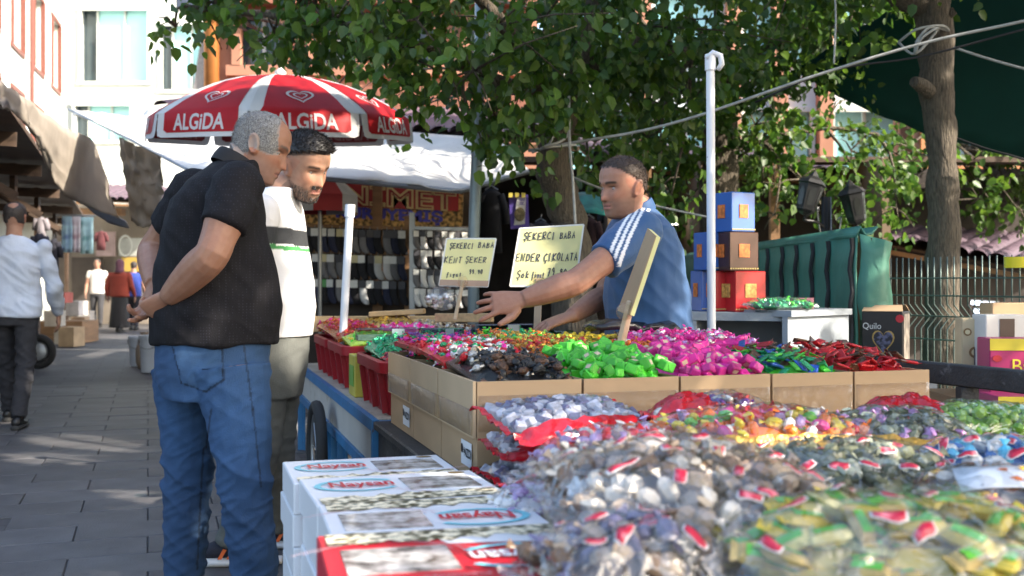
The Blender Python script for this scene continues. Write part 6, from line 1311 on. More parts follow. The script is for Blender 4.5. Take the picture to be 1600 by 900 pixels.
bag('bag of yellow and lime sweets with red labels nearest the camera', P(1400, 895, 1.52), .26, .15, .11, -.12, 'label', [mat('yellow_wrap', (.55, .42, .06), rough=.3, var=.2, scale=25), mat('pale_yellow_wrap', (.55, .5, .22), rough=.3, var=.3, scale=50), mat('straw_wrap', (.4, .3, .12), rough=.3, var=.3, scale=50), BR[5]], 330, .032, 221, tilt=(.12, 0), badges=bgrid(4, 3, 4))
bag('dark brown bag of sweets at the bottom edge in front', P(985, 915, 1.55), .15, .13, .1, .3, 'twist', [SIL[2], SIL[0], GREY[2]], 200, .028, 222, badges=bgrid(3, 3, 5))
bag('clear bag of green foil sweets lying on the grey counter', Vector((P(1222, 440, 5.22).x, 5.27, cz + .034)), .16, .07, .034, .1, 'twist', [FT_, FT_, FG], 160, .02, 230, group='sweets on the grey counter')
pc = P(1262, 440, 5.32); carton('small pink packet behind the green bag on the counter', (pc.x, 5.42, P(0, 494, 5.3).z + .032), (.1, .06, .05), .1, mat('pink_packet', (.6, .25, .28), rough=.4))
# cartons under the pile of bags
for (u0, u1, v0, v1, h, lb) in ((.2, .62, -1.1, -.72, .1, 'flat carton under the big grey label bag'), (.75, 1.25, -1.3, -.8, .1, 'flat carton under the yellow bag'), (.75, 1.25, -.7, -.35, .085, 'flat carton under the olive bag'), (1.3, 1.9, -.75, -.3, .1, 'flat carton under the bags at the right edge'), (.55, 1.0, -.34, -.06, .07, 'flat carton under the fruit sweets'), (1.05, 1.55, -.3, -.06, .07, 'flat carton under the dark green sweets')):
    q = MB(); tbox(q, u0, u1, v0, v1, TZ, TZ + h, bev=.004); q.build('flat_carton', kraft, None, False, lb, 'box', 'flat cartons under the bags')
# ================================================================== flat sweet boxes with printed lids
NW, ND, NH = .43, .33, .078
wcard = mat('white_printed_card', (.76, .77, .8), rough=.4, var=.03, scale=3); rcard = mat('red_printed_card', (.55, .015, .03), rough=.35, var=.06)
cy = mat('cyan_print', (.2, .62, .72), rough=.4); nutp = mat('pistachio_print', (.34, .3, .12), rough=.45, var=.75, scale=55, col2=(.6, .5, .36), detail=1.5, thresh=(.4, .6)); winm = mat('window_film', (.2, .19, .18), rough=.12, var=.7, scale=30, col2=(.4, .39, .38)); ovalm = mat('bronze_badge', (.25, .16, .05), rough=.4, metal=.4)
redl = mat('red_lettering', (.6, .012, .03), rough=.4); pinkl = mat('pink_print', (.62, .4, .42), rough=.5)
def sweet_box(label, red=False, detail=True):
    t = thing('sweets_box', label, 'box', (0, 0, 0), 0, 'stacked flat boxes of sweets'); base = rcard if red else wcard
    q = MB(); q.box((0, 0, NH / 2), (NW, ND, NH), bev=.003); q.build('carton', base, t)
    if not detail: return t
    z = NH + .0008
    q = MB(); q.box((.1, .025, z), (.17, .15, .0022)); q.build('window', winm, t)
    q = MB(); rng_ = random.Random(3); pts_ = [(-NW * .47 + i * NW * .94 / 20, -ND * .5 + .008 + rng_.uniform(.05, .085)) for i in range(21)]
    q.add([(x, y, z + .0012) for x, y in pts_] + [(x, -ND * .5 + .006, z + .0012) for x, _ in pts_], [(i, i + 1, i + 22, i + 21) for i in range(20)]); q.build('pistachio_picture', nutp, t, fix=False)
    q = MB(); arc = [R(a) for a in range(35, 330, 12)]
    q.loft([[(-.09 + .105 * math.cos(a) * k, .04 + .075 * math.sin(a) * k, z + .0015) for a in arc] for k in (1, .85)], cap=False, closed=False); q.build('swoosh', cy, t, fix=False)
    q = MB(); put_text(q, 'Naysan', (-.085, .04, z + .0015), (1, 0, 0), (0, 1, 0), .085, bold=.002, fit=.15); q.build('lettering', redl if not red else wcard, t, fix=False)
    q = MB(); put_text(q, 'ÖZEL LEZZET' if False else 'Pişmaniye', (.03, ND / 2 - .025, z + .0005), (1, 0, 0), (0, 1, 0), .016, fit=.1); q.build('small_lettering', pinkl, t, fix=False)
    q = MB(); q.add([(.17 + .022 * math.cos(a), ND / 2 - .03 + .012 * math.sin(a), z + .001) for a in [2 * math.pi * k / 16 for k in range(16)]], [tuple(range(16))]); q.build('badge', ovalm, t, fix=False)
    q = MB()
    for k in range(3): q.loft([[(.12 + r_ * 1.6 * math.cos(a), -.02 + r_ * math.sin(a) + k * .012, z + .0008) for a in [R(d) for d in range(180, 360, 20)]] for r_ in (.07 + k * .012, .0712 + k * .012)], cap=False, closed=False)
    q.build('line_print', pinkl, t, fix=False)
    if red:
        q = MB(); q.add([(-NW / 2 + .003, -ND / 2 + .003, z + .0004), (NW * .1, -ND / 2 + .003, z + .0004), (NW * .02, -ND * .18, z + .0004), (-NW / 2 + .003, -ND * .1, z + .0004)], [(0, 1, 2, 3)]); q.build('white_field', wcard, t, fix=False)
    q = MB(); put_text(q, 'Naysan', (-.1, -ND / 2 - .0005, NH / 2), (1, 0, 0), (0, 0, 1), .03, fit=.09, off=.0008); q.build('side_lettering', redl if not red else wcard, t, fix=False)
    return t
pw = sweet_box('x'); prd = sweet_box('x', True); pl = sweet_box('x', False, False)
first = {'w': True, 'r': True, 'p': True}
def put_box(kind, u, v, z, rz, label):
    src = {'w': pw, 'r': prd, 'p': pl}[kind]
    o = src if first[kind] else copy_tree(src); first[kind] = False
    o.location = T(u, v, z); o.rotation_euler = (0, 0, TH + rz); o['label'] = label
stacks = [(-.30, -.05, 0, 'w', .64, 'farthest stack'), (-.285, -.39, .02, 'w', .652, 'second farthest stack'), (-.285, -.735, math.pi - .03, 'w', .655, 'third farthest stack'), (-.345, -1.22, math.pi - .05, 'r', .70, 'nearest stack')]
for u, v, rz, kd, top, nm in stacks:
    n_ = 7; z0 = top - n_ * (NH + .001)
    for k in range(n_):
        z = z0 + k * (NH + .001); tp = k == n_ - 1
        lab_ = {'w': 'white', 'r': 'red'}[kd] + f' Naysan box with a window on top of the {nm}' if tp else f"white sweets box {('directly', 'second', 'third', 'fourth', 'fifth', 'lowest')[n_ - 2 - k]} below the top box of the {nm}"
        put_box(kd if tp else 'p', u + (0 if tp else random.uniform(-.008, .008)), v + (0 if tp else random.uniform(-.005, .005)), z, rz + (0 if tp else random.uniform(-.02, .02)), lab_)
q = MB(); tbox(q, -.55, -.1, -1.5, .09, .005, .083); q.build('pallet', wood_brown, label='low wooden pallet under the stacked sweets boxes', cat='pallet')
# ================================================================== people
def vox(mb, size, it=3):
    me = bpy.data.meshes.new('tmp'); me.from_pydata([tuple(v) for v in mb.v], [], mb.f)
    bm = bmesh.new(); bm.from_mesh(me); bmesh.ops.recalc_face_normals(bm, faces=bm.faces); bm.to_mesh(me); bm.free()
    o = bpy.data.objects.new('tmp', me); COL.objects.link(o)
    r_ = o.modifiers.new('r', 'REMESH'); r_.mode = 'VOXEL'; r_.voxel_size = size
    s = o.modifiers.new('s', 'SMOOTH'); s.factor = .5; s.iterations = it
    e = o.evaluated_get(bpy.context.evaluated_depsgraph_get()).to_mesh(); n = len(e.vertices)
    v = np.empty(n * 3); e.vertices.foreach_get('co', v); nr = np.empty(n * 3); e.vertices.foreach_get('normal', nr)
    f = [tuple(p.vertices) for p in e.polygons]
    bpy.data.objects.remove(o); bpy.data.meshes.remove(me); return v.reshape(-1, 3), nr.reshape(-1, 3), f
def finish(name, v, f, m_, parent, col=None):
    q = MB(); q.v = [tuple(x) for x in v]; q.f = f; q.m = [0] * len(f); return q.build(name, m_, parent, True, fix=False, col=col)
def ering(c, L, Fw, hw, hd, n=24, p=2.25):
    out = []
    for j in range(n):
        a = 2 * math.pi * j / n; ca, sa = math.cos(a), math.sin(a)
        out.append(Vector(c) + L * (hw * math.copysign(abs(ca) ** (2 / p), ca)) + Fw * (hd * math.copysign(abs(sa) ** (2 / p), sa)))
    return out
def head_grid(nz=44, nt=56):
    zs = [-.120, -.114, -.105, -.085, -.06, -.03, 0, .03, .06, .085, .105, .116, .1215]
    fr = [.045, .068, .080, .086, .088, .087, .083, .087, .084, .072, .05, .026, .003]; bk = [.0, .012, .03, .055, .075, .088, .098, .103, .102, .088, .062, .034, .003]; wd = [.02, .032, .045, .056, .063, .069, .073, .0765, .077, .068, .048, .026, .003]
    Z = -.12 + .2415 * (1 - np.cos(np.linspace(0, math.pi, nz))) / 2; th = np.linspace(0, 2 * math.pi, nt, endpoint=False)
    G = np.zeros((nz, nt, 3))
    for i, z in enumerate(Z):
        f_, b_, w_ = np.interp(z, zs, fr), np.interp(z, zs, bk), np.interp(z, zs, wd)
        c, s = np.cos(th), np.sin(th); e = .92
        x = np.where(c > 0, f_, b_) * np.sign(c) * np.abs(c) ** e; y = w_ * np.sign(s) * np.abs(s) ** e
        ay = np.abs(y); k = np.clip(c * 3, 0, 1); g = lambda d, sg: np.exp(-(d / sg) ** 2)
        t = np.clip((.024 - z) / .058, 0, 1); amp = (.003 + .022 * t ** 1.2) if z > -.036 else .025 * math.exp(-((z + .036) / .007) ** 2)
        x = x + k * (amp * g(y, .0075 + .0065 * t) + .006 * g(z - .027, .009) * np.exp(-(y / .05) ** 4) - .012 * g(ay - .031, .016) * g(z - .008, .011) + .004 * g(ay - .042, .018) * g(z + .022, .018)
                     + .007 * g(z + .056, .0065) * np.exp(-(y / .024) ** 4) + .008 * g(z + .069, .007) * np.exp(-(y / .022) ** 4) - .005 * g(z + .0622, .0032) * np.exp(-(y / .026) ** 4) + .008 * g(z + .1, .014) * g(y, .028))
        G[i, :, 0], G[i, :, 1], G[i, :, 2] = x, y, z
    return G
HG = head_grid()
def head_mesh(mb, HM):
    nz, nt, _ = HG.shape; mb.loft([[HM @ Vector(HG[i, j]) for j in range(nt)] for i in range(nz)])
    for s in (-1, 1):                              # ears
        q = []
        for (r1, o_) in ((.45, -.004), (1., .0), (1.05, .010), (.86, .014), (.6, .008)):
            q.append([HM @ Vector((-.012 + r1 * .019 * math.cos(a) - .35 * r1 * .03 * math.sin(a) - .3 * o_, s * (.073 + o_ + .004 * math.sin(a)), -.006 + r1 * .033 * math.sin(a))) for a in [2 * math.pi * k / 14 for k in range(14)]])
        mb.loft(q)
def hair(par, HM, mask, thick, m_, flow, n, L, seed, name='hair', wdt=.0014, shell=True):
    nz, nt, _ = HG.shape; th = np.zeros((nz, nt))
    C = np.array([-.01, 0, .01]); rs = np.random.RandomState(seed); pos = np.zeros_like(HG); nrm = HG - C; nrm /= np.linalg.norm(nrm, axis=2)[:, :, None]
    for i in range(nz):
        for j in range(nt):
            mk = mask(*HG[i, j]) + .3 * N3(HG[i, j], 60, seed + 2); th[i, j] = mk; pos[i, j] = HG[i, j] + nrm[i, j] * (thick * min(1, max(-.4, mk)) + .0025 * N3(HG[i, j], 90, seed))
    q = MB(); ok = []
    for i in range(nz - 1):
        for j in range(nt):
            cs = [(i, j), (i, (j + 1) % nt), (i + 1, (j + 1) % nt), (i + 1, j)]
            if all(th[c] > -.05 for c in cs):
                ok.append(cs)
                if shell: q.add([HM @ Vector(pos[c]) for c in cs], [(0, 1, 2, 3)])
    ar = np.array([np.linalg.norm(np.cross(pos[c[1]] - pos[c[0]], pos[c[3]] - pos[c[0]])) for c in ok]); pick = rs.choice(len(ok), n, p=ar / ar.sum())
    for k in pick:
        cs = ok[k]; a, b = rs.uniform(0, 1, 2); p = (pos[cs[0]] * (1 - a) + pos[cs[1]] * a) * (1 - b) + (pos[cs[3]] * (1 - a) + pos[cs[2]] * a) * b; nn_ = nrm[cs[0]]
        mk = min(1, max(.15, th[cs[0]])); d = np.array(flow(*p)) + nn_ * .55 + rs.normal(size=3) * .22; d /= np.linalg.norm(d); sd = np.cross(d, rs.normal(size=3)); sd /= np.linalg.norm(sd) + 1e-9; l_ = L * mk * rs.uniform(.6, 1.2); p = p - nn_ * .002
        q.add([HM @ Vector(p - sd * wdt / 2), HM @ Vector(p + sd * wdt / 2), HM @ Vector(p + d * l_ + sd * wdt * .2), HM @ Vector(p + d * l_ - sd * wdt * .2)], [(0, 1, 2, 3)])
    o = q.build(name, m_, par, True, fix=False); return o
def hand(mb, w, fwd, back, ts, curl=(.3, .3, .3, .3), tc=.3, sc=1., spread=.06):
    w, fwd, back = Vector(w), Vector(fwd).normalized(), Vector(back); back = (back - fwd * back.dot(fwd)).normalized(); lat = fwd.cross(back) * ts   # lat: towards the thumb
    r_ = lambda d, hw, ht, o=0.: [w + fwd * (d * sc) + lat * (o * sc) + lat * (hw * sc * math.cos(a)) + back * (ht * sc * math.sin(a)) for a in [2 * math.pi * k / 14 for k in range(14)]]
    mb.loft([r_(-.02, .026, .021), r_(.01, .03, .02), r_(.04, .039, .018, .003), r_(.075, .042, .0155, .001), r_(.1, .039, .012)])
    for i, (ln, off, rad) in enumerate(((.07, .031, .0092), (.079, .0105, .0095), (.073, -.0105, .009), (.057, -.0305, .008))):
        p = w + fwd * ((.09 - .004 * abs(i - 1)) * sc) + lat * (off * sc); d0 = (fwd + lat * (spread * (1.5 - i))).normalized(); pts = [p - d0 * .012]; a = 0; rr = [rad * 1.05 * sc]; pts.append(p); rr.append(rad * 1.08 * sc)
        for j, fr in enumerate((.46, .3, .24)):
            a += curl[i] * (1.05 if j == 0 else (1.25 if j == 1 else .7)); d = d0 * math.cos(a) - back * math.sin(a); p = p + d * (ln * fr * sc); pts.append(p); rr.append(rad * (1.02, .95, .7)[j] * sc)
        mb.tube(pts, rr, 10)
    p = w + fwd * (.022 * sc) + lat * (.026 * sc) - back * (.006 * sc); d = (lat * .78 + fwd * .62 - back * .25 * (1 + tc)).normalized(); pts = [p, p + d * (.034 * sc)]; d2 = (d + fwd * .55 - back * .35 * tc - lat * .2).normalized(); pts += [pts[-1] + d2 * (.03 * sc), pts[-1] + d2 * (.054 * sc)]
    mb.tube(pts, [.0165 * sc, .0135 * sc, .0115 * sc, .008 * sc], 10)
def shoe(par, ankle, toe, cu, cs, stripe=None, L=.285):
    a = Vector(ankle); toe = Vector(toe); toe.z = 0; toe.normalize(); lt = Vector((-toe.y, toe.x, 0)); g = Vector((a.x, a.y, 0)); q = MB(); s_ = MB(); k0 = -.085
    prof = [(0, .03, .085), (.03, .036, .1), (.09, .038, .1), (.14, .042, .075), (.2, .047, .055), (.25, .042, .045), (.285, .022, .032)]
    q.loft([[g + toe * (x + k0) + lt * (w * math.cos(t)) + Vector((0, 0, .028 + max(0, (h - .028)) * (.5 + .5 * math.sin(t)))) for t in [2 * math.pi * k / 16 for k in range(16)]] for x, w, h in prof]); up = q.build('shoe_upper', cu, par, True)
    s_.loft([[g + toe * (x + k0) + lt * ((w + .005) * math.cos(t)) + Vector((0, 0, .018 + (.016 + .006 * (x < .1)) * math.sin(t))) for t in [2 * math.pi * k / 16 for k in range(16)]] for x, w, h in [(-.012, .02, 0)] + prof + [(.297, .012, 0)]]); s_.build('shoe_sole', cs, up, True)
    if stripe:
        for sg in (-1, 1):
            for k in range(2): m = MB(); m.prism([g + toe * (.05 + k * .035 + d + k0) + lt * (sg * (.044 - .004 * (z > .05))) + Vector((0, 0, z)) for d, z in ((0, .036), (.016, .036), (.036, .072), (.022, .076))], lt * (sg * .003)); m.build('shoe_stripe', stripe, up)
SKIN = mat('skin', (1, 1, 1), rough=.5, var=.06, scale=18, bump=.12, bscale=220, attr='Col', spec=.35)
b_ = SKIN.node_tree.nodes['Principled BSDF']; b_.inputs['Subsurface Weight'].default_value = .12; b_.inputs['Subsurface Radius'].default_value = (1, .35, .2); b_.inputs['Subsurface Scale'].default_value = .008
def face_cols(v, HMi, skin, brow, lips, beard=None, stub=0., stub_c=(.1, .08, .07), scalp=None, sc_mask=None):
    p = v @ np.array(HMi)[:3, :3].T + np.array(HMi)[:3, 3]; x, y, z = p[:, 0], p[:, 1], p[:, 2]; ay = np.abs(y)
    c = np.tile(np.array(skin), (len(v), 1)); sm = lambda a, b, t: np.clip((t - a) / (b - a), 0, 1)
    inh = (z > -.14) & (np.abs(x) < .16) & (ay < .12) & (z < .14)
    def mix(m_, col): nonlocal c; m2 = (m_ * inh)[:, None]; c = c * (1 - m2) + np.array(col) * m2
    red = np.array(skin) * np.array([1.12, .82, .76])
    mix(.5 * np.exp(-(y / .02) ** 2 - ((z + .03) / .014) ** 2) * (x > .07), red); mix(.45 * np.exp(-((ay - .045) / .018) ** 2 - ((z + .025) / .02) ** 2) * (x > .03), red); mix(.5 * ((ay > .071) & (z > -.05) & (z < .04)), red)
    low = sm(-.028, -.055, z) * (x > -.005) * np.maximum(sm(.02, .034, ay) + (z < -.072), .0).clip(0, 1)
    mus = np.exp(-((z + .047) / .0065) ** 2) * (ay < .032) * (x > .06)
    side = np.exp(-((x + .0) / .022) ** 2) * (ay > .05) * sm(.035, .015, z) * sm(-.07, -.03, z)
    if stub: mix(stub * np.maximum(low, mus), stub_c)
    if beard is not None: mix(.55 * np.clip(np.maximum(np.maximum(low * sm(-.045, -.07, z), mus), side * .55), 0, 1), beard)
    mix(.9 * (np.exp(-((z + .062) / .0095) ** 4) * (ay < .023) * (x > .07)), lips)
    mix(.85 * np.exp(-((z + .0622) / .0024) ** 2) * (ay < .025) * (x > .07), tuple(k * .25 for k in lips))
    mix(.92 * np.exp(-((z - (.029 - .12 * (ay - .032) ** 2 / .02)) / .0052) ** 4) * sm(.010, .016, ay) * sm(.056, .05, ay) * (x > .03), brow)
    mix(.75 * np.exp(-((z - .012) / .003) ** 2) * np.exp(-((ay - .031) / .014) ** 4) * (x > .04), tuple(k * .3 for k in brow)); mix(.35 * np.exp(-((z + .004) / .006) ** 2) * np.exp(-((ay - .03) / .014) ** 4) * (x > .04), tuple(k * .55 for k in skin))
    mix(.8 * np.exp(-((ay - .009) / .004) ** 2 - ((z + .041) / .004) ** 2) * (x > .08), (.03, .012, .01))
    if scalp is not None:
        mk = np.array([1. if sc_mask(*q) > .0 else 0. for q in p]) * inh; mix(.75 * mk, scalp)
    nz = np.array([N3(q, 22) * .5 + N3(q, 70) * .5 for q in v])[:, None]; c = c * (1 + nz * np.array([.16, .24, .26]))
    return c.clip(0, 1)
def arm_tube(mb, a, grow=1., upto=1., start=.0):
    sh, el, wr = [Vector(p) for p in (a['sh'], a['el'], a['wr'])]; r0, r1, r2, r3 = a['r']
    pts = [sh, sh.lerp(el, .35), sh.lerp(el, .75), el, el.lerp(wr, .3), el.lerp(wr, .65), wr]; rr = [r0, r0 * .98, r1 * 1.02, r1, r2 * 1.05, r2 * .9, r3]
    pts = interp_poly(pts, 20); rr = list(np.interp(np.linspace(0, 1, 20), np.linspace(0, 1, 7), rr))
    if upto < 1: k = max(3, int(20 * upto * .5)); pts, rr = pts[:k], rr[:k]
    mb.tube(pts, [x * grow for x in rr], 14)
def leg_tube(mb, l, grow=1.):
    hp, kn, an = [Vector(p) for p in l['p']]; r0, r1, r2, r3 = l['r']
    pts = [hp, hp.lerp(kn, .4), kn, kn.lerp(an, .3), an]; rr = [r0, lerp(r0, r1, .5), r1, r2, r3]
    pts = interp_poly(pts, 18); mb.tube(pts, [x * grow for x in np.interp(np.linspace(0, 1, 18), np.linspace(0, 1, 5), rr)], 16)
def person(label, base, S, group=None):
    t = thing('person', label, 'person', base, 0, group)
    fa = R(S['yaw']); Fw = Vector((math.cos(fa), math.sin(fa), 0)); L = Vector((-math.sin(fa), math.cos(fa), 0)); vx = S.get('voxel', .005)
    HM = Matrix.Translation(Vector(S['head'])) @ Matrix.Rotation(R(S['hyaw']), 4, 'Z') @ Matrix.Rotation(R(S['hpitch']), 4, 'Y') @ Matrix.Rotation(R(S.get('hroll', 0)), 4, 'X') @ Matrix.Scale(S.get('hs', 1.), 4)
    T_ = S['torso']; b = MB(); b.loft([ering(c, L, Fw, hw * .86, hd * .86) for c, hw, hd in T_])
    nb = Vector(T_[-1][0]); hc = HM @ Vector((-.02, 0, -.06)); b.tube([nb - (hc - nb) * .4, nb, nb.lerp(hc, .5), hc], [.07, S.get('neck', .062), S.get('neck', .062) * .95, .056], 16); head_mesh(b, HM)
    for a in S['arms']: arm_tube(b, a, 1.) if a.get('sleeve', .5) < 1 else arm_tube(b, a, .8); b.ball(a['sh'], a['r'][0] * .95, 12, 8); hand(b, a['wr'], *a['hand'], **a.get('hk', {}))
    for l in S['legs']: leg_tube(b, l, .7)
    v, nr, f = vox(b, vx, 2)
    col = face_cols(v, HM.inverted(), S['skin'], S['brow'], S['lips'], S.get('beard'), S.get('stub', 0), S.get('stub_c', (.1, .08, .07)), S.get('scalp'), S.get('hair_mask'))
    finish('body', v, f, SKIN, t, col)
    if 'eyes' in S:
        for s in (-1, 1):
            q = MB(); q.ball(HM @ Vector((.0585, s * .031, S['eyes'])), .0125 * S.get('hs', 1), 14, 10); e = q.build('eye', mat('eye_white', (.3, .26, .24), rough=.2), t, True)
            q = MB(); c = Vector((.0585, s * .031, S['eyes'])); d = Vector((.9, 0, -.35)).normalized(); q.ball(HM @ (c + d * .0072), .0064 * S.get('hs', 1), 10, 6); q.build('iris', mat('iris_brown', (.03, .015, .008), rough=.1), e, True)
    # shirt
    q = MB(); q.loft([ering(c, L, Fw, hw, hd) for c, hw, hd in T_[S.get('shirt_from', 0):]])
    for a in S['arms']: arm_tube(q, a, a.get('sg', 1.22), a.get('sleeve', .5)); q.ball(a['sh'], a['r'][0] * a.get('sg', 1.22), 14, 8)
    v, nr, f = vox(q, S.get('svox', .008), 4)
    fold = S.get('fold'); 
    if fold: v = v + nr * np.array([max(fold(p), -.005) for p in v])[:, None]
    sc_ = S.get('shirt_col'); finish('shirt', v, f, S['shirt'], t, np.array(sc_(v, nr)) if sc_ else None)
    # trousers
    q = MB(); q.loft([ering(c, L, Fw, hw, hd) for c, hw, hd in S['hips']])
    for l in S['legs']: leg_tube(q, l)
    v, nr, f = vox(q, S.get('tvox', .008), 3)
    fold = S.get('tfold')
    if fold: v = v + nr * np.array([max(fold(p), -.007) for p in v])[:, None]
    tc = S.get('trouser_col'); tr = finish('trousers', v, f, S['trousers'], t, np.array(tc(v, nr)) if tc else None)
    if 'pocket' in S: S['pocket'](tr, v, nr, f)
    for l in S['legs']: shoe(t, l['p'][2], l['toe'], *S['shoes'])
    if 'collar' in S:
        cm, k = S['collar']; ax = ((hc - nb).normalized() * .35 + Vector((0, 0, .85)) + Fw * .12).normalized(); u = L; w = ax.cross(u).normalized(); q = MB(); c0 = nb - ax * .0
        q.loft([[c0 + ax * z + (u * math.cos(a) + w * math.sin(a)) * r_ * k + ax * (.006 * math.sin(a)) for a in [2 * math.pi * j / 28 for j in range(28)]] for r_, z in ((.084, -.035), (.083, -.012), (.077, .012), (.074, .015), (.071, .011), (.072, -.03))], cap=False); q.build('collar', cm, t, True)
    for h in S.get('hair', []): hair(t, HM, **h)
    return t, HM
# ------------------------------------------------------------------ man in black polo and jeans
DA = 3.7
def dotted_polo(name, base, dot):
    m = mat(name, base, rough=.85, var=.15, scale=5, bump=.25, bscale=300, spec=.25); nt = m.node_tree; n = nt.nodes; l = nt.links; b = n['Principled BSDF']; src = b.inputs['Base Color'].links[0].from_socket
    tc = n.new('ShaderNodeTexCoord'); vo = n.new('ShaderNodeTexVoronoi'); vo.inputs['Scale'].default_value = 105; vo.inputs['Randomness'].default_value = .12; l.new(tc.outputs['Object'], vo.inputs['Vector'])
    rp = n.new('ShaderNodeValToRGB'); rp.color_ramp.elements[0].position = .2; rp.color_ramp.elements[1].position = .28; rp.color_ramp.elements[0].color = (1, 1, 1, 1); rp.color_ramp.elements[1].color = (0, 0, 0, 1); l.new(vo.outputs['Distance'], rp.inputs[0])
    mx = n.new('ShaderNodeMix'); mx.data_type = 'RGBA'; l.new(rp.outputs[0], mx.inputs[0]); l.new(src, mx.inputs[6]); mx.inputs[7].default_value = tuple(dot) + (1,); l.new(mx.outputs[2], b.inputs['Base Color']); return m
black_polo = dotted_polo('black_dotted_polo', (.008, .0075, .0095), (.022, .02, .028))
jeans = mat('blue_denim', (1, 1, 1), rough=.85, var=.12, scale=30, bump=.35, bscale=380, attr='Col', stretch=(1, 1, .4))
def shirt_fold(p):
    x, y, z = p; return .014 * N3((x * 2.2 + z * 1.5, y * 2.2, z * 3.2 - x * 3), 2.2) + .006 * (1 - 2 * abs(N3((x * 3, y * 3, z * 6 + x * 5), 2.2)))
def jean_fold(p):
    x, y, z = p; k = .3 + .75 * math.exp(-((z - .45) / .16) ** 2) + .4 * math.exp(-((z - .1) / .14) ** 2) + .2 * math.exp(-((z - .8) / .08) ** 2)
    r1 = 1 - abs(N3((x * 2.2, y * 2.2, z * 6 + x * 4), 2.)); r2 = 1 - abs(N3((x * 3 + 3, y * 3, z * 11 - x * 6), 2.2)); return k * (.008 * (r1 ** 3 - .5) * 2 + .0045 * (r2 ** 3 - .5) * 2)
pocket_px = [(268, 532), (347, 545), (349, 594), (322, 612), (284, 598)]
def inside(px, py, poly):
    c = np.zeros(len(px), bool); j = len(poly) - 1
    for i in range(len(poly)):
        xi, yi = poly[i]; xj, yj = poly[j]; c ^= ((yi > py) != (yj > py)) & (px < (xj - xi) * (py - yi) / (yj - yi + 1e-9) + xi); j = i
    return c
def seg_d(px, py, a, b):
    ax, ay = a; bx_, by = b; t = np.clip(((px - ax) * (bx_ - ax) + (py - ay) * (by - ay)) / ((bx_ - ax) ** 2 + (by - ay) ** 2), 0, 1); return np.hypot(px - ax - t * (bx_ - ax), py - ay - t * (by - ay))
def jean_col(v, nr):
    n = len(v); c = np.tile(np.array((.022, .062, .145)), (n, 1)); nz = np.array([N3(p * np.array([1, 1, .5]), 3.5) for p in v])[:, None]; c = c * (1 + .25 * nz)
    fade = np.exp(-((v[:, 2] - .62) / .17) ** 2)[:, None] * .3; c = c * (1 + fade)
    px = 800 + F * v[:, 0] / v[:, 1]; py = HY - F * (v[:, 2] - CH) / v[:, 1]; near = (nr[:, 1] < .1)
    for a, b in zip(pocket_px, pocket_px[1:] + pocket_px[:1]): m = (seg_d(px, py, a, b) < 1.8) & near; c[m] *= .42
    for a, b in (((277, 538), (343, 550)), ((290, 577), (346, 580)), ((381, 540), (395, 640)), ((395, 640), (408, 760)), ((318, 700), (308, 890)), ((330, 640), (322, 700))): m = (seg_d(px, py, a, b) < 1.5) & near; c[m] = c[m] * .4
    return c.clip(0, 1)
def jean_pocket(tr, v, nr, f):
    px = 800 + F * v[:, 0] / v[:, 1]; py = HY - F * (v[:, 2] - CH) / v[:, 1]; ins = inside(px, py, pocket_px) & (nr[:, 1] < -.12) & (v[:, 1] < 3.8); q = MB(); mp = {}
    for fc in f:
        if all(ins[i] for i in fc):
            for i in fc:
                if i not in mp: mp[i] = len(q.v); q.v.append(tuple(v[i] + nr[i] * .0035))
            q.f.append(tuple(mp[i] for i in fc)); q.m.append(0)
    if q.f: q.build('back_pocket', mat('denim_pocket', (.027, .074, .165), rough=.85, var=.15, scale=30, bump=.35, bscale=380), tr, True, fix=False)
A_mask = lambda x, y, z: min(1., (z + .045 - max(0, x) * .6 + (0.02 if x < -.03 else 0)) / .03, (.058 - x - (z - .03) * .35) / .03 if z > -.02 else (-.02 - x) / .012 if abs(y) > .03 else 1., 1.)
pA = lambda x, y, d=DA: P(x, y, d)
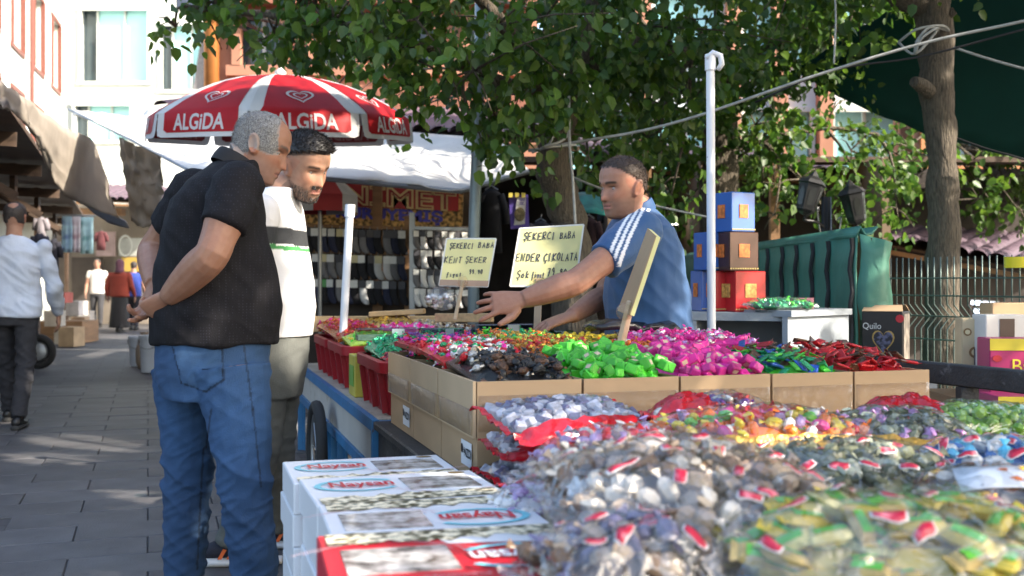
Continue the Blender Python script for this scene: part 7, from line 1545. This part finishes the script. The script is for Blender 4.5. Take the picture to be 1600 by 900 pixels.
SA_ = dict(yaw=28, hyaw=4, hpitch=24, hroll=-4, head=P(408, 231, 3.72), hs=1.0, neck=.066, skin=(.33, .165, .105), brow=(.12, .09, .08), lips=(.3, .13, .11), stub=.45, stub_c=(.26, .18, .15), eyes=.004,
    scalp=(.3, .27, .25), hair_mask=A_mask, voxel=.0045,
    torso=[(pA(332, 575), .185, .185), (pA(335, 535), .197, .205), (pA(338, 490), .205, .214), (pA(340, 450), .205, .205), (pA(338, 400), .205, .185), (pA(336, 350), .212, .168), (pA(339, 312), .215, .15), (pA(347, 285), .19, .12), (pA(359, 268), .13, .092), (pA(371, 254), .08, .074)], shirt_from=1,
    hips=[(pA(331, 620), .175, .165), (pA(331, 580), .185, .186), (pA(333, 540), .187, .192), (pA(334, 515), .185, .19)],
    arms=[dict(sh=P(372, 293, 3.50), el=P(331, 398, 3.40), wr=P(264, 464, 3.52), r=(.072, .055, .055, .034), sleeve=.62, sg=1.2, hand=((-.62, .35, -.38), (.1, -.85, -.45), -1), hk=dict(curl=(.5, .55, .6, .6), tc=-.6, sc=1.08)),
          dict(sh=P(302, 302, 3.86), el=P(240, 392, 3.95), wr=P(243, 446, 3.70), r=(.07, .056, .056, .035), sleeve=.6, sg=1.2, hand=((-.25, -.35, -.9), (.55, .8, -.1), 1), hk=dict(curl=(.45, .42, .75, .8), tc=.6, sc=1.08))],
    legs=[dict(p=(P(362, 575, 3.6), P(382, 735, 3.56), P(402, 925, 3.58)), r=(.132, .088, .088, .072), toe=(.9, .35, 0)), dict(p=(P(293, 575, 3.85), P(293, 735, 3.85), P(288, 905, 3.86)), r=(.128, .086, .084, .07), toe=(.85, .5, 0))],
    shirt=black_polo, svox=.007, fold=shirt_fold, trousers=jeans, tvox=.0065, tfold=jean_fold, trouser_col=jean_col, pocket=jean_pocket, shoes=(iron, mat('black_sole', (.03, .03, .03), rough=.8)), collar=(mat('black_collar', (.008, .0075, .009), rough=.8), 1.0),
    hair=[dict(mask=A_mask, thick=.004, m_=mat('grey_hair', (.1, .095, .09), rough=.6, var=.6, scale=260, col2=(.22, .21, .2)), flow=lambda x, y, z: (-.5 + x * 3, y * 2, -.6), n=5200, L=.009, seed=1)])
# feet on the ground
for l in SA_['legs']: l['p'] = (l['p'][0], l['p'][1], Vector((l['p'][2].x, l['p'][2].y, .085)))
mA, _ = person('man in a black dotted polo and blue jeans, hands clasped behind his back', P(345, 440, 3.7).xy.to_3d(), SA_)
# ------------------------------------------------------------------ man in white T-shirt
DB = 4.33
pB = lambda x, y, d=DB: P(x, y, d)
def tee_col(v, nr):
    n = len(v); c = np.tile(np.array((.74, .73, .73)), (n, 1)); z = v[:, 2] + .08 * (v[:, 0] + 1.0)
    zt_, zb_, g0_, g1_ = [P(0, y, 4.2).z for y in (352, 378, 380, 387)]
    c[(z < zt_) & (z > zb_)] = (.025, .027, .03); c[(z < g0_) & (z > g1_)] = (.05, .25, .07); return c
B_mask = lambda x, y, z: min(1., (z - .028 + (.06 if x < .006 else .0) + (.04 if x < -.045 else 0)) / .02, (.09 - x - max(0, .083 - z) * 2.4) / .014, 1.)
B_beard = lambda x, y, z: min(1., (-.05 - z + .35 * max(0, abs(y) - .05)) / .02, (x + .008) / .012, ((abs(y) - .027) / .006 if z > -.078 else 1.))
B_must = lambda x, y, z: min(1., (.0085 - abs(z + .047)) / .004, (.03 - abs(y)) / .006, (x - .06) / .01)
dk_hair = mat('black_hair', (.02, .017, .016), rough=.45, var=.5, scale=80)
SB_ = dict(yaw=-16, hyaw=-34, hpitch=25, hroll=5, head=P(477, 261, 4.32), hs=1.07, neck=.062, skin=(.42, .23, .15), brow=(.02, .014, .012), lips=(.4, .17, .14), beard=(.045, .035, .03), stub=.3, stub_c=(.16, .11, .09), eyes=.003, scalp=(.06, .05, .045), hair_mask=B_mask,
    torso=[(pB(424, 560), .165, .135), (pB(426, 525), .172, .148), (pB(428, 480), .175, .152), (pB(428, 435), .172, .146), (pB(424, 390), .178, .135), (pB(421, 350), .185, .125), (pB(420, 325), .18, .11), (pB(426, 308), .13, .09), (pB(438, 296), .078, .072)], shirt_from=1,
    hips=[(pB(418, 620), .15, .125), (pB(421, 580), .165, .135), (pB(424, 540), .168, .14), (pB(425, 520), .165, .138)],
    arms=[dict(sh=P(408, 335, 4.16), el=P(388, 440, 4.12), wr=P(398, 535, 4.16), r=(.06, .046, .044, .03), sleeve=.6, sg=1.25, hand=((.1, 0, -1), (0, -1, 0), 1)), dict(sh=P(424, 335, 4.52), el=P(424, 440, 4.58), wr=P(438, 530, 4.6), r=(.06, .046, .044, .03), sleeve=.6, sg=1.25, hand=((.1, 0, -1), (0, 1, 0), -1))],
    legs=[dict(p=(P(415, 580, 4.28), P(405, 720, 4.30), Vector((-1.13, 4.33, .085))), r=(.105, .072, .068, .056), toe=(.95, .1, 0)), dict(p=(P(432, 580, 4.42), P(430, 720, 4.5), Vector((-.985, 4.62, .085))), r=(.11, .075, .07, .056), toe=(.9, -.2, 0))],
    shirt=mat('white_tee', (1, 1, 1), rough=.85, var=.03, bump=.2, bscale=200, attr='Col'), fold=lambda p: .5 * shirt_fold(p), shirt_col=tee_col, svox=.0065, trousers=mat('grey_green_trousers', (.11, .115, .105), rough=.85, var=.12, bump=.3, bscale=200), tfold=lambda p: .5 * jean_fold(p),
    shoes=(mat('navy_knit', (.018, .02, .035), rough=.8, bump=.4, bscale=300), mat('white_sole', (.66, .68, .7), rough=.5), mat('orange_stripe', (.7, .14, .03), rough=.5)),
    hair=[dict(mask=B_mask, thick=.017, m_=dk_hair, flow=lambda x, y, z: (.7, 0, .25) if z > .075 else (.1, 0, -.6), n=5200, L=.016, seed=2), dict(mask=B_beard, thick=.0025, m_=dk_hair, flow=lambda x, y, z: (.25, 0, -.8), n=1700, L=.007, seed=3, name='beard', shell=False), dict(mask=B_must, thick=.003, m_=dk_hair, flow=lambda x, y, z: (.2, y * 12, -.7), n=420, L=.008, seed=4, name='moustache', shell=False)])
mB, _ = person('bearded man in a white T-shirt with a dark chest stripe, looking down at the sweets', P(420, 440, 4.4).xy.to_3d(), SB_)
# ------------------------------------------------------------------ vendor in blue polo
DC = 4.5
pC = lambda x, y, d=DC: P(x, y, d)
Nn_, Hh_ = P(1004, 318, 4.40), P(955, 418, 4.12)
def polo_col(v, nr):
    n = len(v); c = np.tile(np.array((.018, .075, .2)), (n, 1)); ax = np.array(Hh_ - Nn_); Ln = np.linalg.norm(ax); ax /= Ln; out = np.array((-.05, -.86, .5)); out -= ax * (out @ ax); out /= np.linalg.norm(out); qv = np.cross(ax, out)
    d = v - np.array(Nn_); t = d @ ax; w = d @ qv; o_ = d @ out; face = (o_ > -.045) & (t > -.02) & (t < Ln + .05) & (nr @ out > .15)
    for k in (-1, 0, 1): c[face & (np.abs(w - k * .022 + .006) < .0062)] = (.74, .76, .8)
    return c
C_mask = lambda x, y, z: min(1., (z - .012 + (.05 if x < -.012 else 0) + (.03 if x < -.05 else 0)) / .02, (.066 - x - max(0, .085 - z) * 1.25 + (.008 if abs(y) < .022 else 0)) / .014, 1.)
SC_ = dict(yaw=196, hyaw=212, hpitch=10, hroll=-3, head=P(972, 293, 4.42), hs=1.04, neck=.064, skin=(.36, .18, .12), brow=(.025, .016, .013), lips=(.36, .15, .13), stub=.5, stub_c=(.13, .09, .075), eyes=.003, scalp=(.16, .1, .08), hair_mask=C_mask, voxel=.0045,
    torso=[(pC(1018, 640), .185, .16), (pC(1017, 570), .19, .17), (pC(1015, 520), .195, .174), (pC(1012, 470), .195, .168), (pC(1008, 425), .2, .152), (pC(1004, 385), .208, .136), (pC(1001, 358), .2, .12), (pC(998, 340), .14, .095), (pC(993, 325), .08, .072)], shirt_from=0,
    hips=[(pC(1018, 720), .165, .14), (pC(1018, 660), .17, .145), (pC(1018, 620), .17, .145)],
    arms=[dict(sh=P(1003, 362, 4.28), el=P(900, 440, 4.06), wr=P(818, 468, 4.04), r=(.066, .05, .05, .033), sleeve=.66, sg=1.25, hand=((-.95, 0, -.12), (.0, -.9, .35), -1), hk=dict(curl=(.08, .12, .2, .3), tc=-.8, sc=1.15, spread=.2)),
          dict(sh=P(985, 362, 4.72), el=P(945, 460, 4.72), wr=P(893, 494, 4.5), r=(.064, .048, .047, .032), sleeve=.6, sg=1.25, hand=((-.9, -.1, -.3), (-.2, -.3, .9), 1), hk=dict(curl=(.2, .2, .22, .25), tc=.1, sc=1.1, spread=.1))],
    legs=[dict(p=(P(1012, 690, 4.4), Vector((.55, 4.4, .48)), Vector((.58, 4.42, .085))), r=(.1, .075, .07, .06), toe=(-.95, -.2, 0)), dict(p=(P(1022, 690, 4.62), Vector((.62, 4.66, .48)), Vector((.66, 4.68, .085))), r=(.1, .075, .07, .06), toe=(-.95, -.2, 0))],
    shirt=mat('blue_polo', (1, 1, 1), rough=.7, var=.08, scale=4, bump=.2, bscale=260, attr='Col', sheen=.2), svox=.006, fold=lambda p: .8 * shirt_fold(p), shirt_col=polo_col, trousers=mat('dark_trousers', (.03, .03, .035), rough=.85), shoes=(iron, mat('black_sole', (.03, .03, .03), rough=.8)), collar=(mat('navy_collar', (.016, .06, .16), rough=.7), .98),
    hair=[dict(mask=C_mask, thick=.004, m_=mat('dark_brown_hair', (.045, .028, .02), rough=.6, var=.5, scale=260), flow=lambda x, y, z: (.35, 0, -.5), n=5200, L=.011, seed=6)])
mC, _ = person('vendor in a blue polo with white shoulder stripes reaching out his hand', P(1015, 440, 4.5).xy.to_3d(), SC_)
# ------------------------------------------------------------------ passers-by
def passer(label, px, D, h, yaw, shirt_c, trou_c, skin=(.36, .2, .14), hairc=(.03, .025, .022), stride=.12, sleeve=.5, voxel=.012, skirt=None, scarf=None, lean=0., build=1., thin=None):
    b = P(px, 440, D); b.z = 0; fa = R(yaw); Fw = Vector((math.cos(fa), math.sin(fa), 0)); L = Vector((-math.sin(fa), math.cos(fa), 0)); k = h / 1.75
    at_ = lambda f, l, z: b + Fw * (f * k) + L * (l * k) + Vector((0, 0, z * k))
    w = build; hm = lambda x, y, z: min(1., (z - .02 + (.07 if x < 0 else 0)) / .02, (.07 - x) / .02)
    if thin: hm2 = lambda x, y, z: min(hm(x, y, z), (math.hypot(x + .06, y) - .035) / .015)
    tm = mat('cloth_%s' % label[:18].replace(' ', '_'), shirt_c, rough=.9, var=.1, bump=.25, bscale=60); pm = mat('legs_%s' % label[:18].replace(' ', '_'), trou_c, rough=.9, var=.15)
    S = dict(yaw=yaw, hyaw=yaw, hpitch=4, head=at_(lean + .03, 0, 1.625), hs=k, skin=skin, brow=hairc, lips=(.3, .14, .12), voxel=voxel, svox=voxel, tvox=voxel,
        torso=[(at_(0, 0, .85), .178 * w, .134 * w), (at_(0, 0, .95), .178 * w, .134 * w), (at_(lean * .3, 0, 1.1), .17 * w, .12 * w), (at_(lean * .6, 0, 1.25), .178 * w, .12 * w), (at_(lean * .8, 0, 1.36), .19 * w, .115 * w), (at_(lean * .9, 0, 1.42), .16 * w, .09 * w), (at_(lean, 0, 1.47), .08, .07)],
        hips=[(at_(0, 0, .78), .156 * w, .115 * w), (at_(0, 0, .86), .156 * w, .115 * w), (at_(0, 0, .92), .15 * w, .11 * w)] if not skirt else [(at_(0, 0, skirt[0]), skirt[1], skirt[1] * .85), (at_(0, 0, .5), .2, .17), (at_(0, 0, .98), .17, .13)],
        arms=[dict(sh=at_(lean * .8, s * .185 * w, 1.38), el=at_(-.02 - s * stride * .3, s * .25 * w, 1.09), wr=at_(.08 - s * stride * .8, s * .25 * w, .86), r=(.055, .044, .042, .03), sleeve=2. if sleeve > .9 else .55, sg=1.25, hand=((.1 * Fw.x, .1 * Fw.y, -1), L * s, s)) for s in (1, -1)],
        legs=[dict(p=(at_(0, s * .09, .86), at_(.05 + s * stride * .6, s * .1, .48), at_(s * stride * 1.4 - .02, s * .1, .085)), r=(.1, .07, .066, .055), toe=Fw) for s in (1, -1)],
        shirt=tm, trousers=pm, fold=(lambda p: 1.5 * shirt_fold(p)) if voxel < .015 else None, tfold=(lambda p: 1.2 * jean_fold(p)) if voxel < .015 else None, shoes=(iron, mat('black_sole', (.03, .03, .03), rough=.8)), hair=[] if scarf else [dict(mask=hm2 if thin else hm, thick=.008, m_=mat('passer_hair', hairc, rough=.6), flow=lambda x, y, z: (-.2, 0, -.6), n=500, L=.012, seed=9)])
    t, HM = person(label, b, S, 'people walking in the street')
    if scarf:
        q = MB(); q.loft([[HM @ Vector((-.012 + r_ * .118 * math.cos(a), r_ * .095 * math.sin(a), z)) for a in [2 * math.pi * j / 18 for j in range(18)]] for r_, z in ((1.3, -.2), (1.05, -.13), (.98, -.06), (1.02, .02), (1., .07), (.7, .12), (.2, .14))]); q.build('headscarf', mat('headscarf', scarf, rough=.9, var=.2), t, True)
    return t
passer('man in a pale blue shirt and dark trousers walking away at the left edge', 22, 8.6, 1.76, 101, (.5, .56, .68), (.025, .025, .03), stride=.2, sleeve=1., voxel=.009, build=1.12, hairc=(.035, .028, .026), thin=True)
passer('man in a white T-shirt and dark trousers standing far down the street', 152, 27, 1.7, -80, (.6, .58, .55), (.04, .04, .045), voxel=.018)
passer('woman in a dark red coat and headscarf far down the street', 187, 24.5, 1.62, 85, (.22, .035, .02), (.02, .02, .022), voxel=.018, skirt=(.1, .24), scarf=(.1, .04, .06), sleeve=1., build=1.22)
passer('person in a blue top half hidden behind the woman in red', 209, 25.5, 1.6, 95, (.03, .06, .3), (.02, .02, .03), voxel=.02)
